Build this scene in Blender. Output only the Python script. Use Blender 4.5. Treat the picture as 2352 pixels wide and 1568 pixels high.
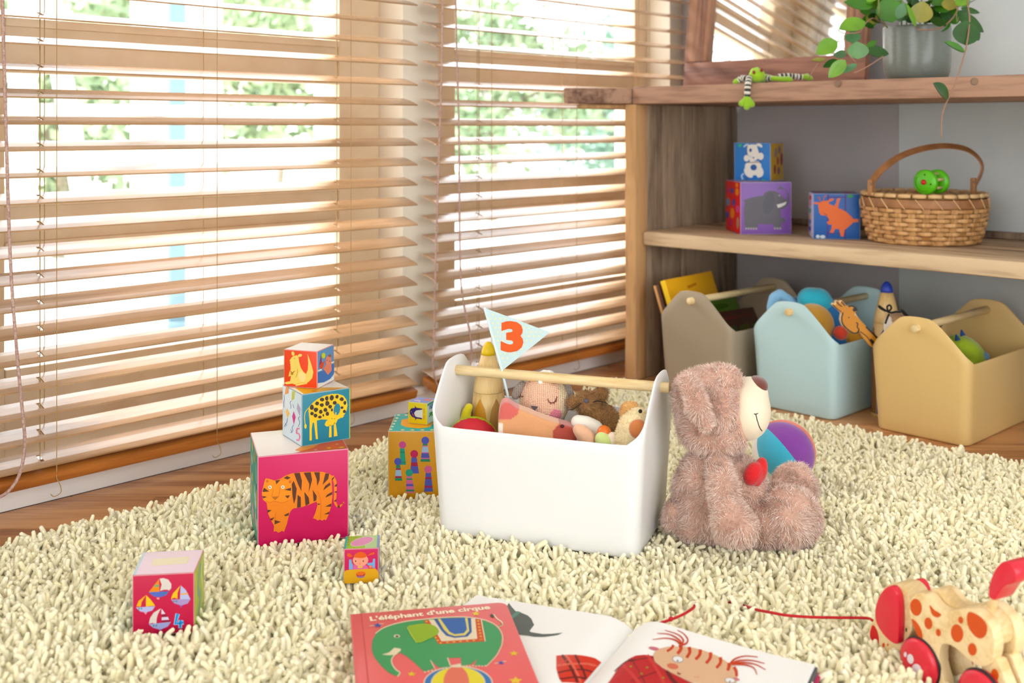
import bpy, bmesh, math, random
import numpy as np
from mathutils import Vector, Matrix, Quaternion

for _o in list(bpy.data.objects):
    bpy.data.objects.remove(_o)
random.seed(7)
rng = np.random.default_rng(11)
scene = bpy.context.scene
COL = scene.collection

# ------------------------------------------------------------------ camera
# room axes: +x runs along the window wall to the shelf corner, +y points out of the windows
CAM_Z = 0.65
FPX = 2504.0                       # focal length in pixels of the 2352 px wide frame
YAW = math.radians(44.2)           # view direction measured from +x
FW = Vector((math.cos(YAW), math.sin(YAW), 0))
RT = Vector((math.sin(YAW), -math.cos(YAW), 0))
cam_data = bpy.data.cameras.new('camera')
cam_data.sensor_width = 36.0
cam_data.lens = 36.0 * FPX / 2352.0
cam_data.shift_y = -(784.0 - 295.0) / 2352.0     # lens shift keeps the verticals upright
cam_data.clip_start = 0.05
cam_data.dof.use_dof = True
cam_data.dof.focus_distance = 1.72
cam_data.dof.aperture_fstop = 4.5
cam = bpy.data.objects.new('camera', cam_data)
COL.objects.link(cam)
cam.location = (0, 0, CAM_Z)
cam.rotation_euler = (math.pi / 2, 0, YAW - math.pi / 2)
scene.camera = cam

# ------------------------------------------------------------------ light
world = bpy.data.worlds.new('overcast_sky')
scene.world = world
world.use_nodes = True
bg = world.node_tree.nodes['Background']
bg.inputs['Color'].default_value = (0.97, 0.985, 1.0, 1)
bg.inputs['Strength'].default_value = 4.2
sun_data = bpy.data.lights.new('hazy_sun', 'SUN')
sun_data.energy = 9.0
sun_data.angle = math.radians(24)
sun_data.color = (1.0, 0.98, 0.95)
sun = bpy.data.objects.new('hazy_sun', sun_data)
COL.objects.link(sun)
sun.rotation_euler = Vector((0.30, -0.72, -0.68)).to_track_quat('-Z', 'Y').to_euler()
vs = scene.view_settings
vs.view_transform = 'Standard'
vs.look = 'None'
vs.exposure = -0.06
vs.gamma = 1.0
vs.use_curve_mapping = False
scene.cycles.use_denoising = True
scene.cycles.max_bounces = 7
scene.cycles.adaptive_threshold = 0.02
scene.cycles.diffuse_bounces = 4
scene.cycles.transparent_max_bounces = 16

# ------------------------------------------------------------------ helpers
def ray(px, py):
    return FW + RT * ((px - 1176.0) / FPX) + Vector((0, 0, (295.0 - py) / FPX))
ORI = Vector((0, 0, CAM_Z))
def at_z(px, py, z):
    d = ray(px, py); return ORI + d * ((z - CAM_Z) / d.z)
def at_x(px, py, x):
    d = ray(px, py); return ORI + d * (x / d.x)
def at_y(px, py, y):
    d = ray(px, py); return ORI + d * (y / d.y)
def at_d(px, py, dist):
    return ORI + ray(px, py) * dist

def lin(c):
    if isinstance(c, str):
        c = c.lstrip('#'); c = [int(c[i:i+2], 16) for i in (0, 2, 4)]
    out = []
    for v in c[:3]:
        v = v / 255.0
        out.append(v / 12.92 if v <= 0.04045 else ((v + 0.055) / 1.055) ** 2.4)
    return (*out, 1.0)

MATS = {}
def mat(name, col='#cccccc', rough=0.55, col2=None, scale=20.0, stretch=(1, 1, 1), bump=0.0, bscale=None,
        metal=0.0, spec=0.5, sheen=0.0, sss=0.0, detail=3.0, lo=0.35, hi=0.65, coat=0.0, rand=0.0, trans=0.0):
    if name in MATS: return MATS[name]
    m = bpy.data.materials.new(name); m.use_nodes = True
    nt = m.node_tree; b = nt.nodes['Principled BSDF']
    b.inputs['Base Color'].default_value = lin(col)
    b.inputs['Roughness'].default_value = rough
    b.inputs['Metallic'].default_value = metal
    b.inputs['Specular IOR Level'].default_value = spec
    if sheen: b.inputs['Sheen Weight'].default_value = sheen
    if coat:
        b.inputs['Coat Weight'].default_value = coat; b.inputs['Coat Roughness'].default_value = 0.15
    if sss:
        b.inputs['Subsurface Weight'].default_value = sss
        b.inputs['Subsurface Radius'].default_value = (0.01, 0.008, 0.006)
    if trans: b.inputs['Transmission Weight'].default_value = trans
    if col2 or bump or rand:
        tc = nt.nodes.new('ShaderNodeTexCoord'); mp = nt.nodes.new('ShaderNodeMapping')
        mp.inputs['Scale'].default_value = stretch
        nt.links.new(tc.outputs['Object'], mp.inputs['Vector'])
        oi = nt.nodes.new('ShaderNodeObjectInfo')
        vm = nt.nodes.new('ShaderNodeVectorMath'); vm.operation = 'MULTIPLY_ADD'
        vm.inputs[1].default_value = (1, 1, 1)
        nt.links.new(mp.outputs['Vector'], vm.inputs[0])
        cx = nt.nodes.new('ShaderNodeCombineXYZ')
        mm = nt.nodes.new('ShaderNodeMath'); mm.operation = 'MULTIPLY'; mm.inputs[1].default_value = 37.0 if rand else 0.0
        nt.links.new(oi.outputs['Random'], mm.inputs[0])
        nt.links.new(mm.outputs[0], cx.inputs['X']); nt.links.new(mm.outputs[0], cx.inputs['Y'])
        nt.links.new(cx.outputs[0], vm.inputs[2])
        vec = vm.outputs[0]
        nz = nt.nodes.new('ShaderNodeTexNoise')
        nz.inputs['Scale'].default_value = scale; nz.inputs['Detail'].default_value = detail
        nt.links.new(vec, nz.inputs['Vector'])
        last = None
        if col2:
            rp = nt.nodes.new('ShaderNodeValToRGB')
            rp.color_ramp.elements[0].position = lo; rp.color_ramp.elements[0].color = lin(col)
            rp.color_ramp.elements[1].position = hi; rp.color_ramp.elements[1].color = lin(col2)
            nt.links.new(nz.outputs['Fac'], rp.inputs['Fac'])
            last = rp.outputs['Color']
        if rand:
            hs = nt.nodes.new('ShaderNodeHueSaturation')
            if last is not None: nt.links.new(last, hs.inputs['Color'])
            else: hs.inputs['Color'].default_value = lin(col)
            mr = nt.nodes.new('ShaderNodeMapRange')
            mr.inputs['To Min'].default_value = 1 - rand; mr.inputs['To Max'].default_value = 1 + rand
            nt.links.new(oi.outputs['Random'], mr.inputs['Value'])
            nt.links.new(mr.outputs[0], hs.inputs['Value'])
            last = hs.outputs['Color']
        if last is not None: nt.links.new(last, b.inputs['Base Color'])
        if bump:
            nb = nt.nodes.new('ShaderNodeTexNoise')
            nb.inputs['Scale'].default_value = bscale or scale; nb.inputs['Detail'].default_value = 3
            nt.links.new(vec, nb.inputs['Vector'])
            bp = nt.nodes.new('ShaderNodeBump'); bp.inputs['Strength'].default_value = bump
            bp.inputs['Distance'].default_value = 0.004
            nt.links.new(nb.outputs['Fac'], bp.inputs['Height'])
            nt.links.new(bp.outputs['Normal'], b.inputs['Normal'])
    MATS[name] = m
    return m

def wood(name, light, dark, rough=0.6, axis=0, scale=14.0, bump=0.25, rand=0.12, grain=0.5, knots=True):
    """planed timber: long grain along one object axis, soft rings, a few knots"""
    if name in MATS: return MATS[name]
    m = bpy.data.materials.new(name); m.use_nodes = True
    nt = m.node_tree; N = nt.nodes.new; L = nt.links.new
    b = nt.nodes['Principled BSDF']; b.inputs['Roughness'].default_value = rough
    tc = N('ShaderNodeTexCoord'); mp = N('ShaderNodeMapping')
    st = [1.0, 1.0, 1.0]; st[axis] = 0.09
    mp.inputs['Scale'].default_value = st
    oi = N('ShaderNodeObjectInfo')
    L(tc.outputs['Object'], mp.inputs['Vector'])
    add = N('ShaderNodeVectorMath'); add.operation = 'ADD'
    cx = N('ShaderNodeCombineXYZ'); mm = N('ShaderNodeMath'); mm.operation = 'MULTIPLY'; mm.inputs[1].default_value = 23.0
    L(oi.outputs['Random'], mm.inputs[0])
    for k in ('X', 'Y', 'Z'): L(mm.outputs[0], cx.inputs[k])
    L(mp.outputs['Vector'], add.inputs[0]); L(cx.outputs[0], add.inputs[1])
    n1 = N('ShaderNodeTexNoise'); n1.inputs['Scale'].default_value = scale; n1.inputs['Detail'].default_value = 5
    n1.inputs['Distortion'].default_value = 1.2
    n2 = N('ShaderNodeTexNoise'); n2.inputs['Scale'].default_value = scale * 9; n2.inputs['Detail'].default_value = 2
    L(add.outputs[0], n1.inputs['Vector']); L(add.outputs[0], n2.inputs['Vector'])
    mx = N('ShaderNodeMath'); mx.operation = 'MULTIPLY_ADD'; mx.inputs[1].default_value = grain
    L(n2.outputs['Fac'], mx.inputs[0]); L(n1.outputs['Fac'], mx.inputs[2])
    rp = N('ShaderNodeValToRGB')
    e = rp.color_ramp.elements
    e[0].position = 0.42 + grain * 0.25; e[0].color = lin(dark)
    e[1].position = 0.62 + grain * 0.42; e[1].color = lin(light)
    L(mx.outputs[0], rp.inputs['Fac'])
    last = rp.outputs['Color']
    if knots:
        vo = N('ShaderNodeTexVoronoi'); vo.inputs['Scale'].default_value = 3.4
        mp2 = N('ShaderNodeMapping'); st2 = [1.0, 1.0, 1.0]; st2[axis] = 0.45
        mp2.inputs['Scale'].default_value = st2
        add2 = N('ShaderNodeVectorMath'); add2.operation = 'ADD'
        L(tc.outputs['Object'], mp2.inputs['Vector']); L(mp2.outputs['Vector'], add2.inputs[0]); L(cx.outputs[0], add2.inputs[1])
        L(add2.outputs[0], vo.inputs['Vector'])
        kr = N('ShaderNodeValToRGB')
        kr.color_ramp.elements[0].position = 0.03; kr.color_ramp.elements[0].color = (1, 1, 1, 1)
        kr.color_ramp.elements[1].position = 0.085; kr.color_ramp.elements[1].color = (0, 0, 0, 1)
        L(vo.outputs['Distance'], kr.inputs['Fac'])
        mk = N('ShaderNodeMix'); mk.data_type = 'RGBA'
        mk.inputs[7].default_value = tuple(c * 0.35 for c in lin(dark)[:3]) + (1,)
        L(kr.outputs['Color'], mk.inputs[0]); L(last, mk.inputs[6]); last = mk.outputs[2]
    hs = N('ShaderNodeHueSaturation'); mr = N('ShaderNodeMapRange')
    mr.inputs['To Min'].default_value = 1 - rand; mr.inputs['To Max'].default_value = 1 + rand
    L(oi.outputs['Random'], mr.inputs['Value']); L(mr.outputs[0], hs.inputs['Value']); L(last, hs.inputs['Color'])
    L(hs.outputs['Color'], b.inputs['Base Color'])
    bp = N('ShaderNodeBump'); bp.inputs['Strength'].default_value = bump; bp.inputs['Distance'].default_value = 0.003
    L(mx.outputs[0], bp.inputs['Height']); L(bp.outputs['Normal'], b.inputs['Normal'])
    MATS[name] = m
    return m

def print_mat(name='printed_colour', rough=0.45, coat=0.0):
    """flat print: the colour of each printed shape is stored on the shape itself"""
    if name in MATS: return MATS[name]
    m = bpy.data.materials.new(name); m.use_nodes = True
    nt = m.node_tree; b = nt.nodes['Principled BSDF']
    at = nt.nodes.new('ShaderNodeAttribute'); at.attribute_name = 'Col'
    hs = nt.nodes.new('ShaderNodeHueSaturation'); hs.inputs['Saturation'].default_value = 1.08; hs.inputs['Value'].default_value = 0.84   # ink is a little darker than the swatch
    nt.links.new(at.outputs['Color'], hs.inputs['Color']); nt.links.new(hs.outputs['Color'], b.inputs['Base Color'])
    b.inputs['Roughness'].default_value = rough
    if coat: b.inputs['Coat Weight'].default_value = coat
    MATS[name] = m
    return m

def tag(o, label=None, cat=None, group=None, kind=None):
    if label: o['label'] = label
    if cat: o['category'] = cat
    if group: o['group'] = group
    if kind: o['kind'] = kind
    return o

def thing(name, label, cat, loc=(0, 0, 0), rotz=0.0, group=None):
    o = bpy.data.objects.new(name, None)
    o.empty_display_size = 0.03
    COL.objects.link(o)
    o.location = loc; o.rotation_euler = (0, 0, rotz)
    return tag(o, label, cat, group)

class MB:
    """collects vertices and faces of ONE mesh"""
    def __init__(s): s.v = []; s.f = []; s.c = []
    def add(s, vs, fs, col=None):
        n = len(s.v); s.v += [tuple(p) for p in vs]
        for f in fs: s.f.append(tuple(i + n for i in f)); s.c.append(col)
        return s
    def box(s, lo, hi, M=None, col=None):
        (a, b, c), (d, e, f) = lo, hi
        vs = [(a,b,c),(d,b,c),(d,e,c),(a,e,c),(a,b,f),(d,b,f),(d,e,f),(a,e,f)]
        if M is not None: vs = [M @ Vector(p) for p in vs]
        return s.add(vs, [(0,3,2,1),(4,5,6,7),(0,1,5,4),(1,2,6,5),(2,3,7,6),(3,0,4,7)], col)
    def prism(s, poly, z0, z1, M=None, col=None):
        n = len(poly)
        vs = [(p[0], p[1], z0) for p in poly] + [(p[0], p[1], z1) for p in poly]
        if M is not None: vs = [M @ Vector(p) for p in vs]
        fs = [tuple(range(n - 1, -1, -1)), tuple(range(n, 2 * n))]
        fs += [(i, (i + 1) % n, n + (i + 1) % n, n + i) for i in range(n)]
        return s.add(vs, fs, col)
    def lathe(s, prof, seg=32, M=None, closed=True, col=None, sx=1.0, sy=1.0):
        """prof: list of (radius, z) bottom to top"""
        vs, fs = [], []
        for r, z in prof:
            for k in range(seg):
                t = 2 * math.pi * k / seg
                vs.append((r * math.cos(t) * sx, r * math.sin(t) * sy, z))
        m = len(prof)
        for i in range(m - 1):
            for k in range(seg):
                k2 = (k + 1) % seg
                fs.append((i*seg+k, i*seg+k2, (i+1)*seg+k2, (i+1)*seg+k))
        if closed:
            fs.append(tuple(range(seg - 1, -1, -1)))
            fs.append(tuple((m-1)*seg + k for k in range(seg)))
        if M is not None: vs = [M @ Vector(p) for p in vs]
        return s.add(vs, fs, col)
    def tube(s, pts, rad, seg=8, cap=True, col=None, flat=1.0):
        pts = [Vector(p) for p in pts]; n = len(pts)
        rads = rad if isinstance(rad, (list, tuple)) else [rad] * n
        vs, fs = [], []
        up = None
        for i in range(n):
            t = (pts[min(i+1, n-1)] - pts[max(i-1, 0)]).normalized()
            if up is None:
                up = t.orthogonal().normalized()
                if abs(t.z) < 0.9: up = (Vector((0,0,1)) - t * t.z).normalized()
            up = (up - t * up.dot(t)).normalized()
            side = t.cross(up)
            for k in range(seg):
                a = 2 * math.pi * k / seg
                vs.append(pts[i] + up * math.cos(a) * rads[i] * flat + side * math.sin(a) * rads[i])
        for i in range(n - 1):
            for k in range(seg):
                k2 = (k + 1) % seg
                fs.append((i*seg+k, i*seg+k2, (i+1)*seg+k2, (i+1)*seg+k))
        if cap:
            fs.append(tuple(range(seg - 1, -1, -1))); fs.append(tuple((n-1)*seg + k for k in range(seg)))
        return s.add(vs, fs, col)
    def ell(s, c, r, R=None, nu=16, nv=10, col=None):
        c = Vector(c); r = (r, r, r) if isinstance(r, (int, float)) else r
        vs = []; fs = []
        for i in range(1, nv):
            ph = math.pi * i / nv
            for k in range(nu):
                t = 2 * math.pi * k / nu
                p = Vector((r[0]*math.sin(ph)*math.cos(t), r[1]*math.sin(ph)*math.sin(t), -r[2]*math.cos(ph)))
                vs.append(c + (R @ p if R is not None else p))
        b0 = Vector((0, 0, -r[2])); t0 = Vector((0, 0, r[2]))
        vs.append(c + (R @ b0 if R is not None else b0)); vs.append(c + (R @ t0 if R is not None else t0))
        nb, ntp = len(vs) - 2, len(vs) - 1
        for i in range(nv - 2):
            for k in range(nu):
                k2 = (k + 1) % nu
                fs.append((i*nu+k, i*nu+k2, (i+1)*nu+k2, (i+1)*nu+k))
        for k in range(nu):
            k2 = (k + 1) % nu
            fs.append((nb, k2, k)); fs.append((ntp, (nv-2)*nu+k, (nv-2)*nu+k2))
        return s.add(vs, fs, col)
    def mesh(s, name):
        me = bpy.data.meshes.new(name)
        me.from_pydata(s.v, [], s.f)
        if any(c is not None for c in s.c):
            ca = me.color_attributes.new('Col', 'FLOAT_COLOR', 'CORNER')
            arr = np.ones((len(me.loops), 4), dtype=np.float32)
            for p in me.polygons:
                c = s.c[p.index]
                if c is not None:
                    arr[p.loop_start:p.loop_start + p.loop_total] = c
            ca.data.foreach_set('color', arr.ravel())
        me.update()
        return me
    def build(s, name, material, parent=None, smooth=False, bevel=0.0, bseg=2, loc=None, rot=None, angle=0.6):
        return link(name, s.mesh(name), material, parent, smooth, bevel, bseg, loc, rot, angle)

def link(name, me, material, parent=None, smooth=False, bevel=0.0, bseg=2, loc=None, rot=None, angle=0.6):
    o = bpy.data.objects.new(name, me); COL.objects.link(o)
    if material is not None: me.materials.append(material)
    if bevel:
        bm = bmesh.new(); bm.from_mesh(me)
        bmesh.ops.remove_doubles(bm, verts=bm.verts, dist=1e-6)
        ed = [e for e in bm.edges if len(e.link_faces) == 2 and e.calc_face_angle(0) > angle]
        bmesh.ops.bevel(bm, geom=ed, offset=bevel, segments=bseg, affect='EDGES', profile=0.6, clamp_overlap=True)
        bm.to_mesh(me); bm.free()
    if smooth or bevel:
        for p in me.polygons: p.use_smooth = True
        if not smooth or bevel:
            try: me.set_sharp_from_angle(angle=math.radians(48))
            except Exception: pass
    if loc is not None: o.location = loc
    if rot is not None: o.rotation_euler = rot
    if parent is not None: o.parent = parent
    return o

def dup_tree(root, loc=None, rotz=None):
    r = root.copy(); COL.objects.link(r)
    if loc is not None: r.location = loc
    if rotz is not None: r.rotation_euler = (0, 0, rotz)
    for ch in list(root.children):
        c = ch.copy(); COL.objects.link(c); c.parent = r
        for g in ch.children:
            d = g.copy(); COL.objects.link(d); d.parent = c
    return r

def remesh(mb, voxel, smooth=6, factor=0.6):
    """fuse overlapping forms into one continuous surface"""
    me = mb.mesh('form'); o = bpy.data.objects.new('form', me); COL.objects.link(o)
    m = o.modifiers.new('r', 'REMESH'); m.mode = 'VOXEL'; m.voxel_size = voxel
    if smooth:
        s_ = o.modifiers.new('s', 'SMOOTH'); s_.factor = factor; s_.iterations = smooth
    dg = bpy.context.evaluated_depsgraph_get()
    out = bpy.data.meshes.new_from_object(o.evaluated_get(dg))
    bpy.data.objects.remove(o); bpy.data.meshes.remove(me)
    for p in out.polygons: p.use_smooth = True
    return out

def fur(name, me, n, length, width, material, parent, lean=None, lean_amt=0.5, jitter=0.5, curl=0.3, seed=1, keep=None, cols=None):
    """short pile fibres standing on a surface, as real strands"""
    rg = np.random.default_rng(seed)
    me.calc_loop_triangles()
    nv = len(me.vertices)
    co = np.empty(nv * 3, np.float32); me.vertices.foreach_get('co', co); co = co.reshape(-1, 3)
    no = np.empty(nv * 3, np.float32); me.vertices.foreach_get('normal', no); no = no.reshape(-1, 3)
    tr = np.empty(len(me.loop_triangles) * 3, np.int32); me.loop_triangles.foreach_get('vertices', tr); tr = tr.reshape(-1, 3)
    a, b, c = co[tr[:, 0]], co[tr[:, 1]], co[tr[:, 2]]
    ar = np.linalg.norm(np.cross(b - a, c - a), axis=1); ar /= ar.sum()
    idx = rg.choice(len(tr), n, p=ar)
    u = rg.random(n); v = rg.random(n); fl = u + v > 1; u[fl] = 1 - u[fl]; v[fl] = 1 - v[fl]
    w = 1 - u - v
    T = tr[idx]
    p = co[T[:, 0]] * w[:, None] + co[T[:, 1]] * u[:, None] + co[T[:, 2]] * v[:, None]
    nn = no[T[:, 0]] * w[:, None] + no[T[:, 1]] * u[:, None] + no[T[:, 2]] * v[:, None]
    nn /= np.linalg.norm(nn, axis=1)[:, None] + 1e-9
    if keep is not None:
        k = keep(p, nn); p = p[k]; nn = nn[k]; n = len(p)
    # clumped leaning direction from a smooth pseudo noise
    q = p * 95.0
    fld = np.stack([np.sin(q[:, 0] * 1.3 + 2.1 * np.sin(q[:, 1])), np.sin(q[:, 1] * 1.1 + 1.7 * np.sin(q[:, 2])),
                    np.sin(q[:, 2] * 1.2 + 1.9 * np.sin(q[:, 0]))], 1)
    d = nn + fld * curl + rg.normal(0, 1, (n, 3)) * jitter * 0.5
    if lean is not None: d += np.array(lean)[None, :] * lean_amt
    d /= np.linalg.norm(d, axis=1)[:, None] + 1e-9
    ln = length * rg.uniform(0.6, 1.25, n)[:, None]
    side = np.cross(d, rg.normal(0, 1, (n, 3))); side /= np.linalg.norm(side, axis=1)[:, None] + 1e-9
    bend = (fld * 0.4 + rg.normal(0, 0.35, (n, 3)) + np.array([0, 0, -0.25]))
    p0 = p - nn * 0.001
    p1 = p0 + d * ln * 0.55
    p2 = p0 + d * ln + bend * ln * 0.3
    wd = width * rg.uniform(0.7, 1.3, n)[:, None]
    vs = np.empty((n, 5, 3), np.float32)
    vs[:, 0] = p0 - side * wd; vs[:, 1] = p0 + side * wd
    vs[:, 2] = p1 + side * wd * 0.8; vs[:, 3] = p1 - side * wd * 0.8
    vs[:, 4] = p2
    m2 = bpy.data.meshes.new(name)
    m2.vertices.add(n * 5); m2.vertices.foreach_set('co', vs.ravel())
    base = (np.arange(n) * 5)[:, None]
    loops = np.concatenate([base + np.array([[0, 1, 2, 3]]), base + np.array([[3, 2, 4]])], 1).astype(np.int32).ravel()
    m2.loops.add(n * 7); m2.loops.foreach_set('vertex_index', loops)
    m2.polygons.add(n * 2)
    st = (np.arange(n) * 7)[:, None] + np.array([[0, 4]])
    m2.polygons.foreach_set('loop_start', st.astype(np.int32).ravel())
    m2.update(calc_edges=True)
    if cols is not None:
        ca = m2.color_attributes.new('Col', 'FLOAT_COLOR', 'POINT')
        cc = np.ones((n, 5, 4), np.float32)
        c3 = cols(p, nn, rg)
        for k in range(5): cc[:, k, :3] = c3
        ca.data.foreach_set('color', cc.ravel())
    o = link(name, m2, material, parent)
    tag(o, kind='stuff')
    return o

def rot_to(d, roll_up=(0, 0, 1)):
    return Vector(d).to_track_quat('Z', 'Y').to_matrix()

def catmull(pts, sub=6, closed=True):
    P = [Vector((p[0], p[1], p[2] if len(p) > 2 else 0)) for p in pts]; n = len(P); out = []
    rngs = range(n) if closed else range(n - 1)
    for i in rngs:
        if closed: p0, p1, p2, p3 = P[i-1], P[i], P[(i+1) % n], P[(i+2) % n]
        else: p0, p1, p2, p3 = P[max(i-1, 0)], P[i], P[i+1], P[min(i+2, n-1)]
        for k in range(sub):
            t = k / sub
            out.append(0.5 * ((2*p1) + (p2-p0)*t + (2*p0-5*p1+4*p2-p3)*t*t + (3*p1-p0-3*p2+p3)*t**3))
    if not closed: out.append(P[-1])
    return out
# ================================================================== the room
WALL_Y = 1.93         # room face of the window wall
EAST_X = 2.72         # face of the wall behind the shelf
M_wall = mat('cream_paint', '#efe9db', 0.8, '#e6dfcf', 6, bump=0.05, bscale=60)
M_ceil = mat('white_ceiling', '#f4f2ec', 0.9)
M_trim = mat('white_gloss_paint', '#f3f1ee', 0.35)
M_frame = mat('pale_window_paint', '#e9d7bb', 0.45, '#dfc9a8', 9)
M_floorwood = wood('oak_floor', '#d29b66', '#9c6238', 0.38, 0, 9, 0.12, 0.10, 0.45)
M_under = mat('dark_subfloor', '#3a2a1d', 0.9)
M_wall_mauve = mat('mauve_grey_wall', '#b5b0b2', 0.85, '#adaaac', 5, bump=0.04, bscale=50)
M_wall_pale = mat('pale_blue_grey_wall', '#cdd3d3', 0.85, '#c4cccd', 5, bump=0.04, bscale=50)

def struct(o): o['kind'] = 'structure'; return o

# floor: boards laid on the diagonal
floor = struct(MB().box((-1.6, -1.6, -0.06), (2.9, 2.1, -0.014)).build('floor', M_under))
board_me = {}
bw = 0.155
dv = Vector((RT.x, RT.y, 0)); dn = Vector((FW.x, FW.y, 0))
ang_board = math.atan2(dv.y, dv.x)
gapb = 0.0016
def clip_room(poly, lo, hi):
    for ax in (0, 1):
        for sgn, lim in ((1, lo[ax]), (-1, hi[ax])):
            out = []
            for i in range(len(poly)):
                p, q = poly[i], poly[(i + 1) % len(poly)]
                dp, dq = sgn * (p[ax] - lim), sgn * (q[ax] - lim)
                if dp >= 0: out.append(p)
                if dp * dq < 0:
                    t = dp / (dp - dq); out.append((p[0] + (q[0]-p[0])*t, p[1] + (q[1]-p[1])*t))
            poly = out
            if len(poly) < 3: return []
    return poly
me_b = MB().box((-0.6, -bw/2 + gapb, -0.013), (0.6, bw/2 - gapb, 0.0)).mesh('floor_board')
me_b.materials.append(M_floorwood)
for r in range(0, 25):
    dd = 0.145 + bw * r
    off = (r * 0.47) % 1.2
    for c in range(-3, 4):
        ctr = dn * dd + dv * (c * 1.2 + off - 0.4)
        rect = [(s, t) for s, t in ((-0.6, -bw/2 + gapb), (0.6, -bw/2 + gapb), (0.6, bw/2 - gapb), (-0.6, bw/2 - gapb))]
        wp_ = [((ctr + dv * s + dn * t).x, (ctr + dv * s + dn * t).y) for s, t in rect]
        cp = clip_room(wp_, (-0.5, -0.9), (2.716, 1.903))
        if len(cp) < 3: continue
        loc = [((Vector((p[0], p[1], 0)) - ctr).dot(dv), (Vector((p[0], p[1], 0)) - ctr).dot(dn)) for p in cp]
        if len(cp) == 4 and all(abs(abs(p[0]) - 0.6) < 1e-5 for p in loc): me = me_b
        else:
            me = MB().prism(loc, -0.013, 0.0).mesh('floor_board'); me.materials.append(M_floorwood)
        b = bpy.data.objects.new('board', me); COL.objects.link(b)
        b.parent = floor; b.location = ctr; b.rotation_euler = (0, 0, ang_board)

# window wall: pillar between the windows, side pieces, head
WX = [(0.62, 1.624), (1.735, 2.66)]          # openings along x
H_WIN = 1.95
struct(MB().box((-1.6, WALL_Y, 0), (0.62, 2.14, 2.4)).build('wall_window', M_wall))
w2 = struct(MB().box((1.624, WALL_Y, 0), (1.735, 2.14, H_WIN)).build('wall_pillar', M_wall, bevel=0.004))
struct(MB().box((2.66, WALL_Y, 0), (2.92, 2.14, H_WIN)).build('wall_corner', M_wall))
struct(MB().box((0.62, WALL_Y, H_WIN), (2.92, 2.14, 2.4)).build('wall_lintel', M_wall))
# wall behind the shelf, in two tones that meet in a vertical line
struct(MB().box((EAST_X, 1.247, 0), (EAST_X + 0.12, WALL_Y, 2.4)).build('wall_right', M_wall_mauve))
struct(MB().box((EAST_X - 0.004, -1.6, 0), (EAST_X + 0.12, 1.247, 2.4)).build('wall_right_pale', M_wall_pale))
struct(MB().box((-1.8, -1.8, 2.4), (2.9, 2.14, 2.46)).build('ceiling', M_ceil))
# unseen walls behind the photographer, added with unglazed openings sized for fill light
wl = struct(MB().box((-1.7, -1.7, 0), (-1.6, -0.7, 2.4)).build('wall_left_unseen', M_wall))
MB().box((-1.7, 1.0, 0), (-1.6, 2.14, 2.4)).build('return', M_wall, wl)
MB().box((-1.7, -0.7, 2.0), (-1.6, 1.0, 2.4)).build('head', M_wall, wl)
wb_ = struct(MB().box((-1.7, -1.7, 0), (-0.7, -1.6, 2.4)).build('wall_back_unseen', M_wall))
MB().box((1.8, -1.7, 0), (2.84, -1.6, 2.4)).build('return', M_wall, wb_)
MB().box((-0.7, -1.7, 2.1), (1.8, -1.6, 2.4)).build('head', M_wall, wb_)

# low white plinth the windows stand on
pl = struct(MB().box((-1.6, 1.905, 0), (2.715, 1.99, 0.046)).build('baseboard_window', M_trim, bevel=0.003))
bl = MB().box((-1.6, 1.897, 0.038), (2.715, 1.93, 0.050)).build('moulding', M_trim, pl, bevel=0.003)

M_glass = bpy.data.materials.new('window_glass'); M_glass.use_nodes = True
_nt = M_glass.node_tree; _nt.nodes.remove(_nt.nodes['Principled BSDF'])
_tr = _nt.nodes.new('ShaderNodeBsdfTransparent'); _gl = _nt.nodes.new('ShaderNodeBsdfGlossy'); _gl.inputs['Roughness'].default_value = 0.02
_fr = _nt.nodes.new('ShaderNodeValue'); _fr.outputs[0].default_value = 0.04
_mx = _nt.nodes.new('ShaderNodeMixShader')
_nt.links.new(_fr.outputs[0], _mx.inputs[0]); _nt.links.new(_tr.outputs[0], _mx.inputs[1]); _nt.links.new(_gl.outputs[0], _mx.inputs[2])
_nt.links.new(_mx.outputs[0], _nt.nodes['Material Output'].inputs['Surface'])

def window(name, x0, x1, px0, px1):
    """wooden glazed frame: stiles, rails, panes.  px0..px1: glass opening along x"""
    fy0, fy1 = 2.015, 2.075
    w = struct(bpy.data.objects.new(name, None)); COL.objects.link(w)
    w.location = (x0, fy0, 0.05)
    def part(nm, lo, hi, m=M_frame, bev=0.004):
        lo2 = (lo[0]-x0, lo[1]-fy0, lo[2]-0.05); hi2 = (hi[0]-x0, hi[1]-fy0, hi[2]-0.05)
        return MB().box(lo2, hi2).build(nm, m, w, bevel=bev)
    part('stile', (x0, fy0, 0.05), (px0, fy1, H_WIN)); part('stile', (px1, fy0, 0.05), (x1, fy1, H_WIN))
    rails = [(0.05, 0.205), (0.441, 0.512), (0.762, 0.838), (1.09, 1.165), (1.42, 1.49), (1.75, H_WIN)]
    for z0, z1 in rails:
        part('rail', (px0, fy0 + 0.004, z0), (px1, fy1 - 0.004, z1))
        # glazing bead along the rail
        if z0 > 0.3: part('glazing_bead', (px0, fy0 - 0.004, z0 - 0.012), (px1, fy0 + 0.012, z0 + 0.004), bev=0.003)
        if z1 < 1.7: part('glazing_bead', (px0, fy0 - 0.004, z1 - 0.004), (px1, fy0 + 0.012, z1 + 0.012), bev=0.003)
    for i in range(len(rails) - 1):
        part('pane', (px0 - 0.002, 2.043, rails[i][1] - 0.002), (px1 + 0.002, 2.047, rails[i+1][0] + 0.002), M_glass, 0)
    return w
window('window_1', 0.62, 1.624, 0.768, 1.507)
window('window_2', 1.735, 2.66, 1.868, 2.60)

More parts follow.
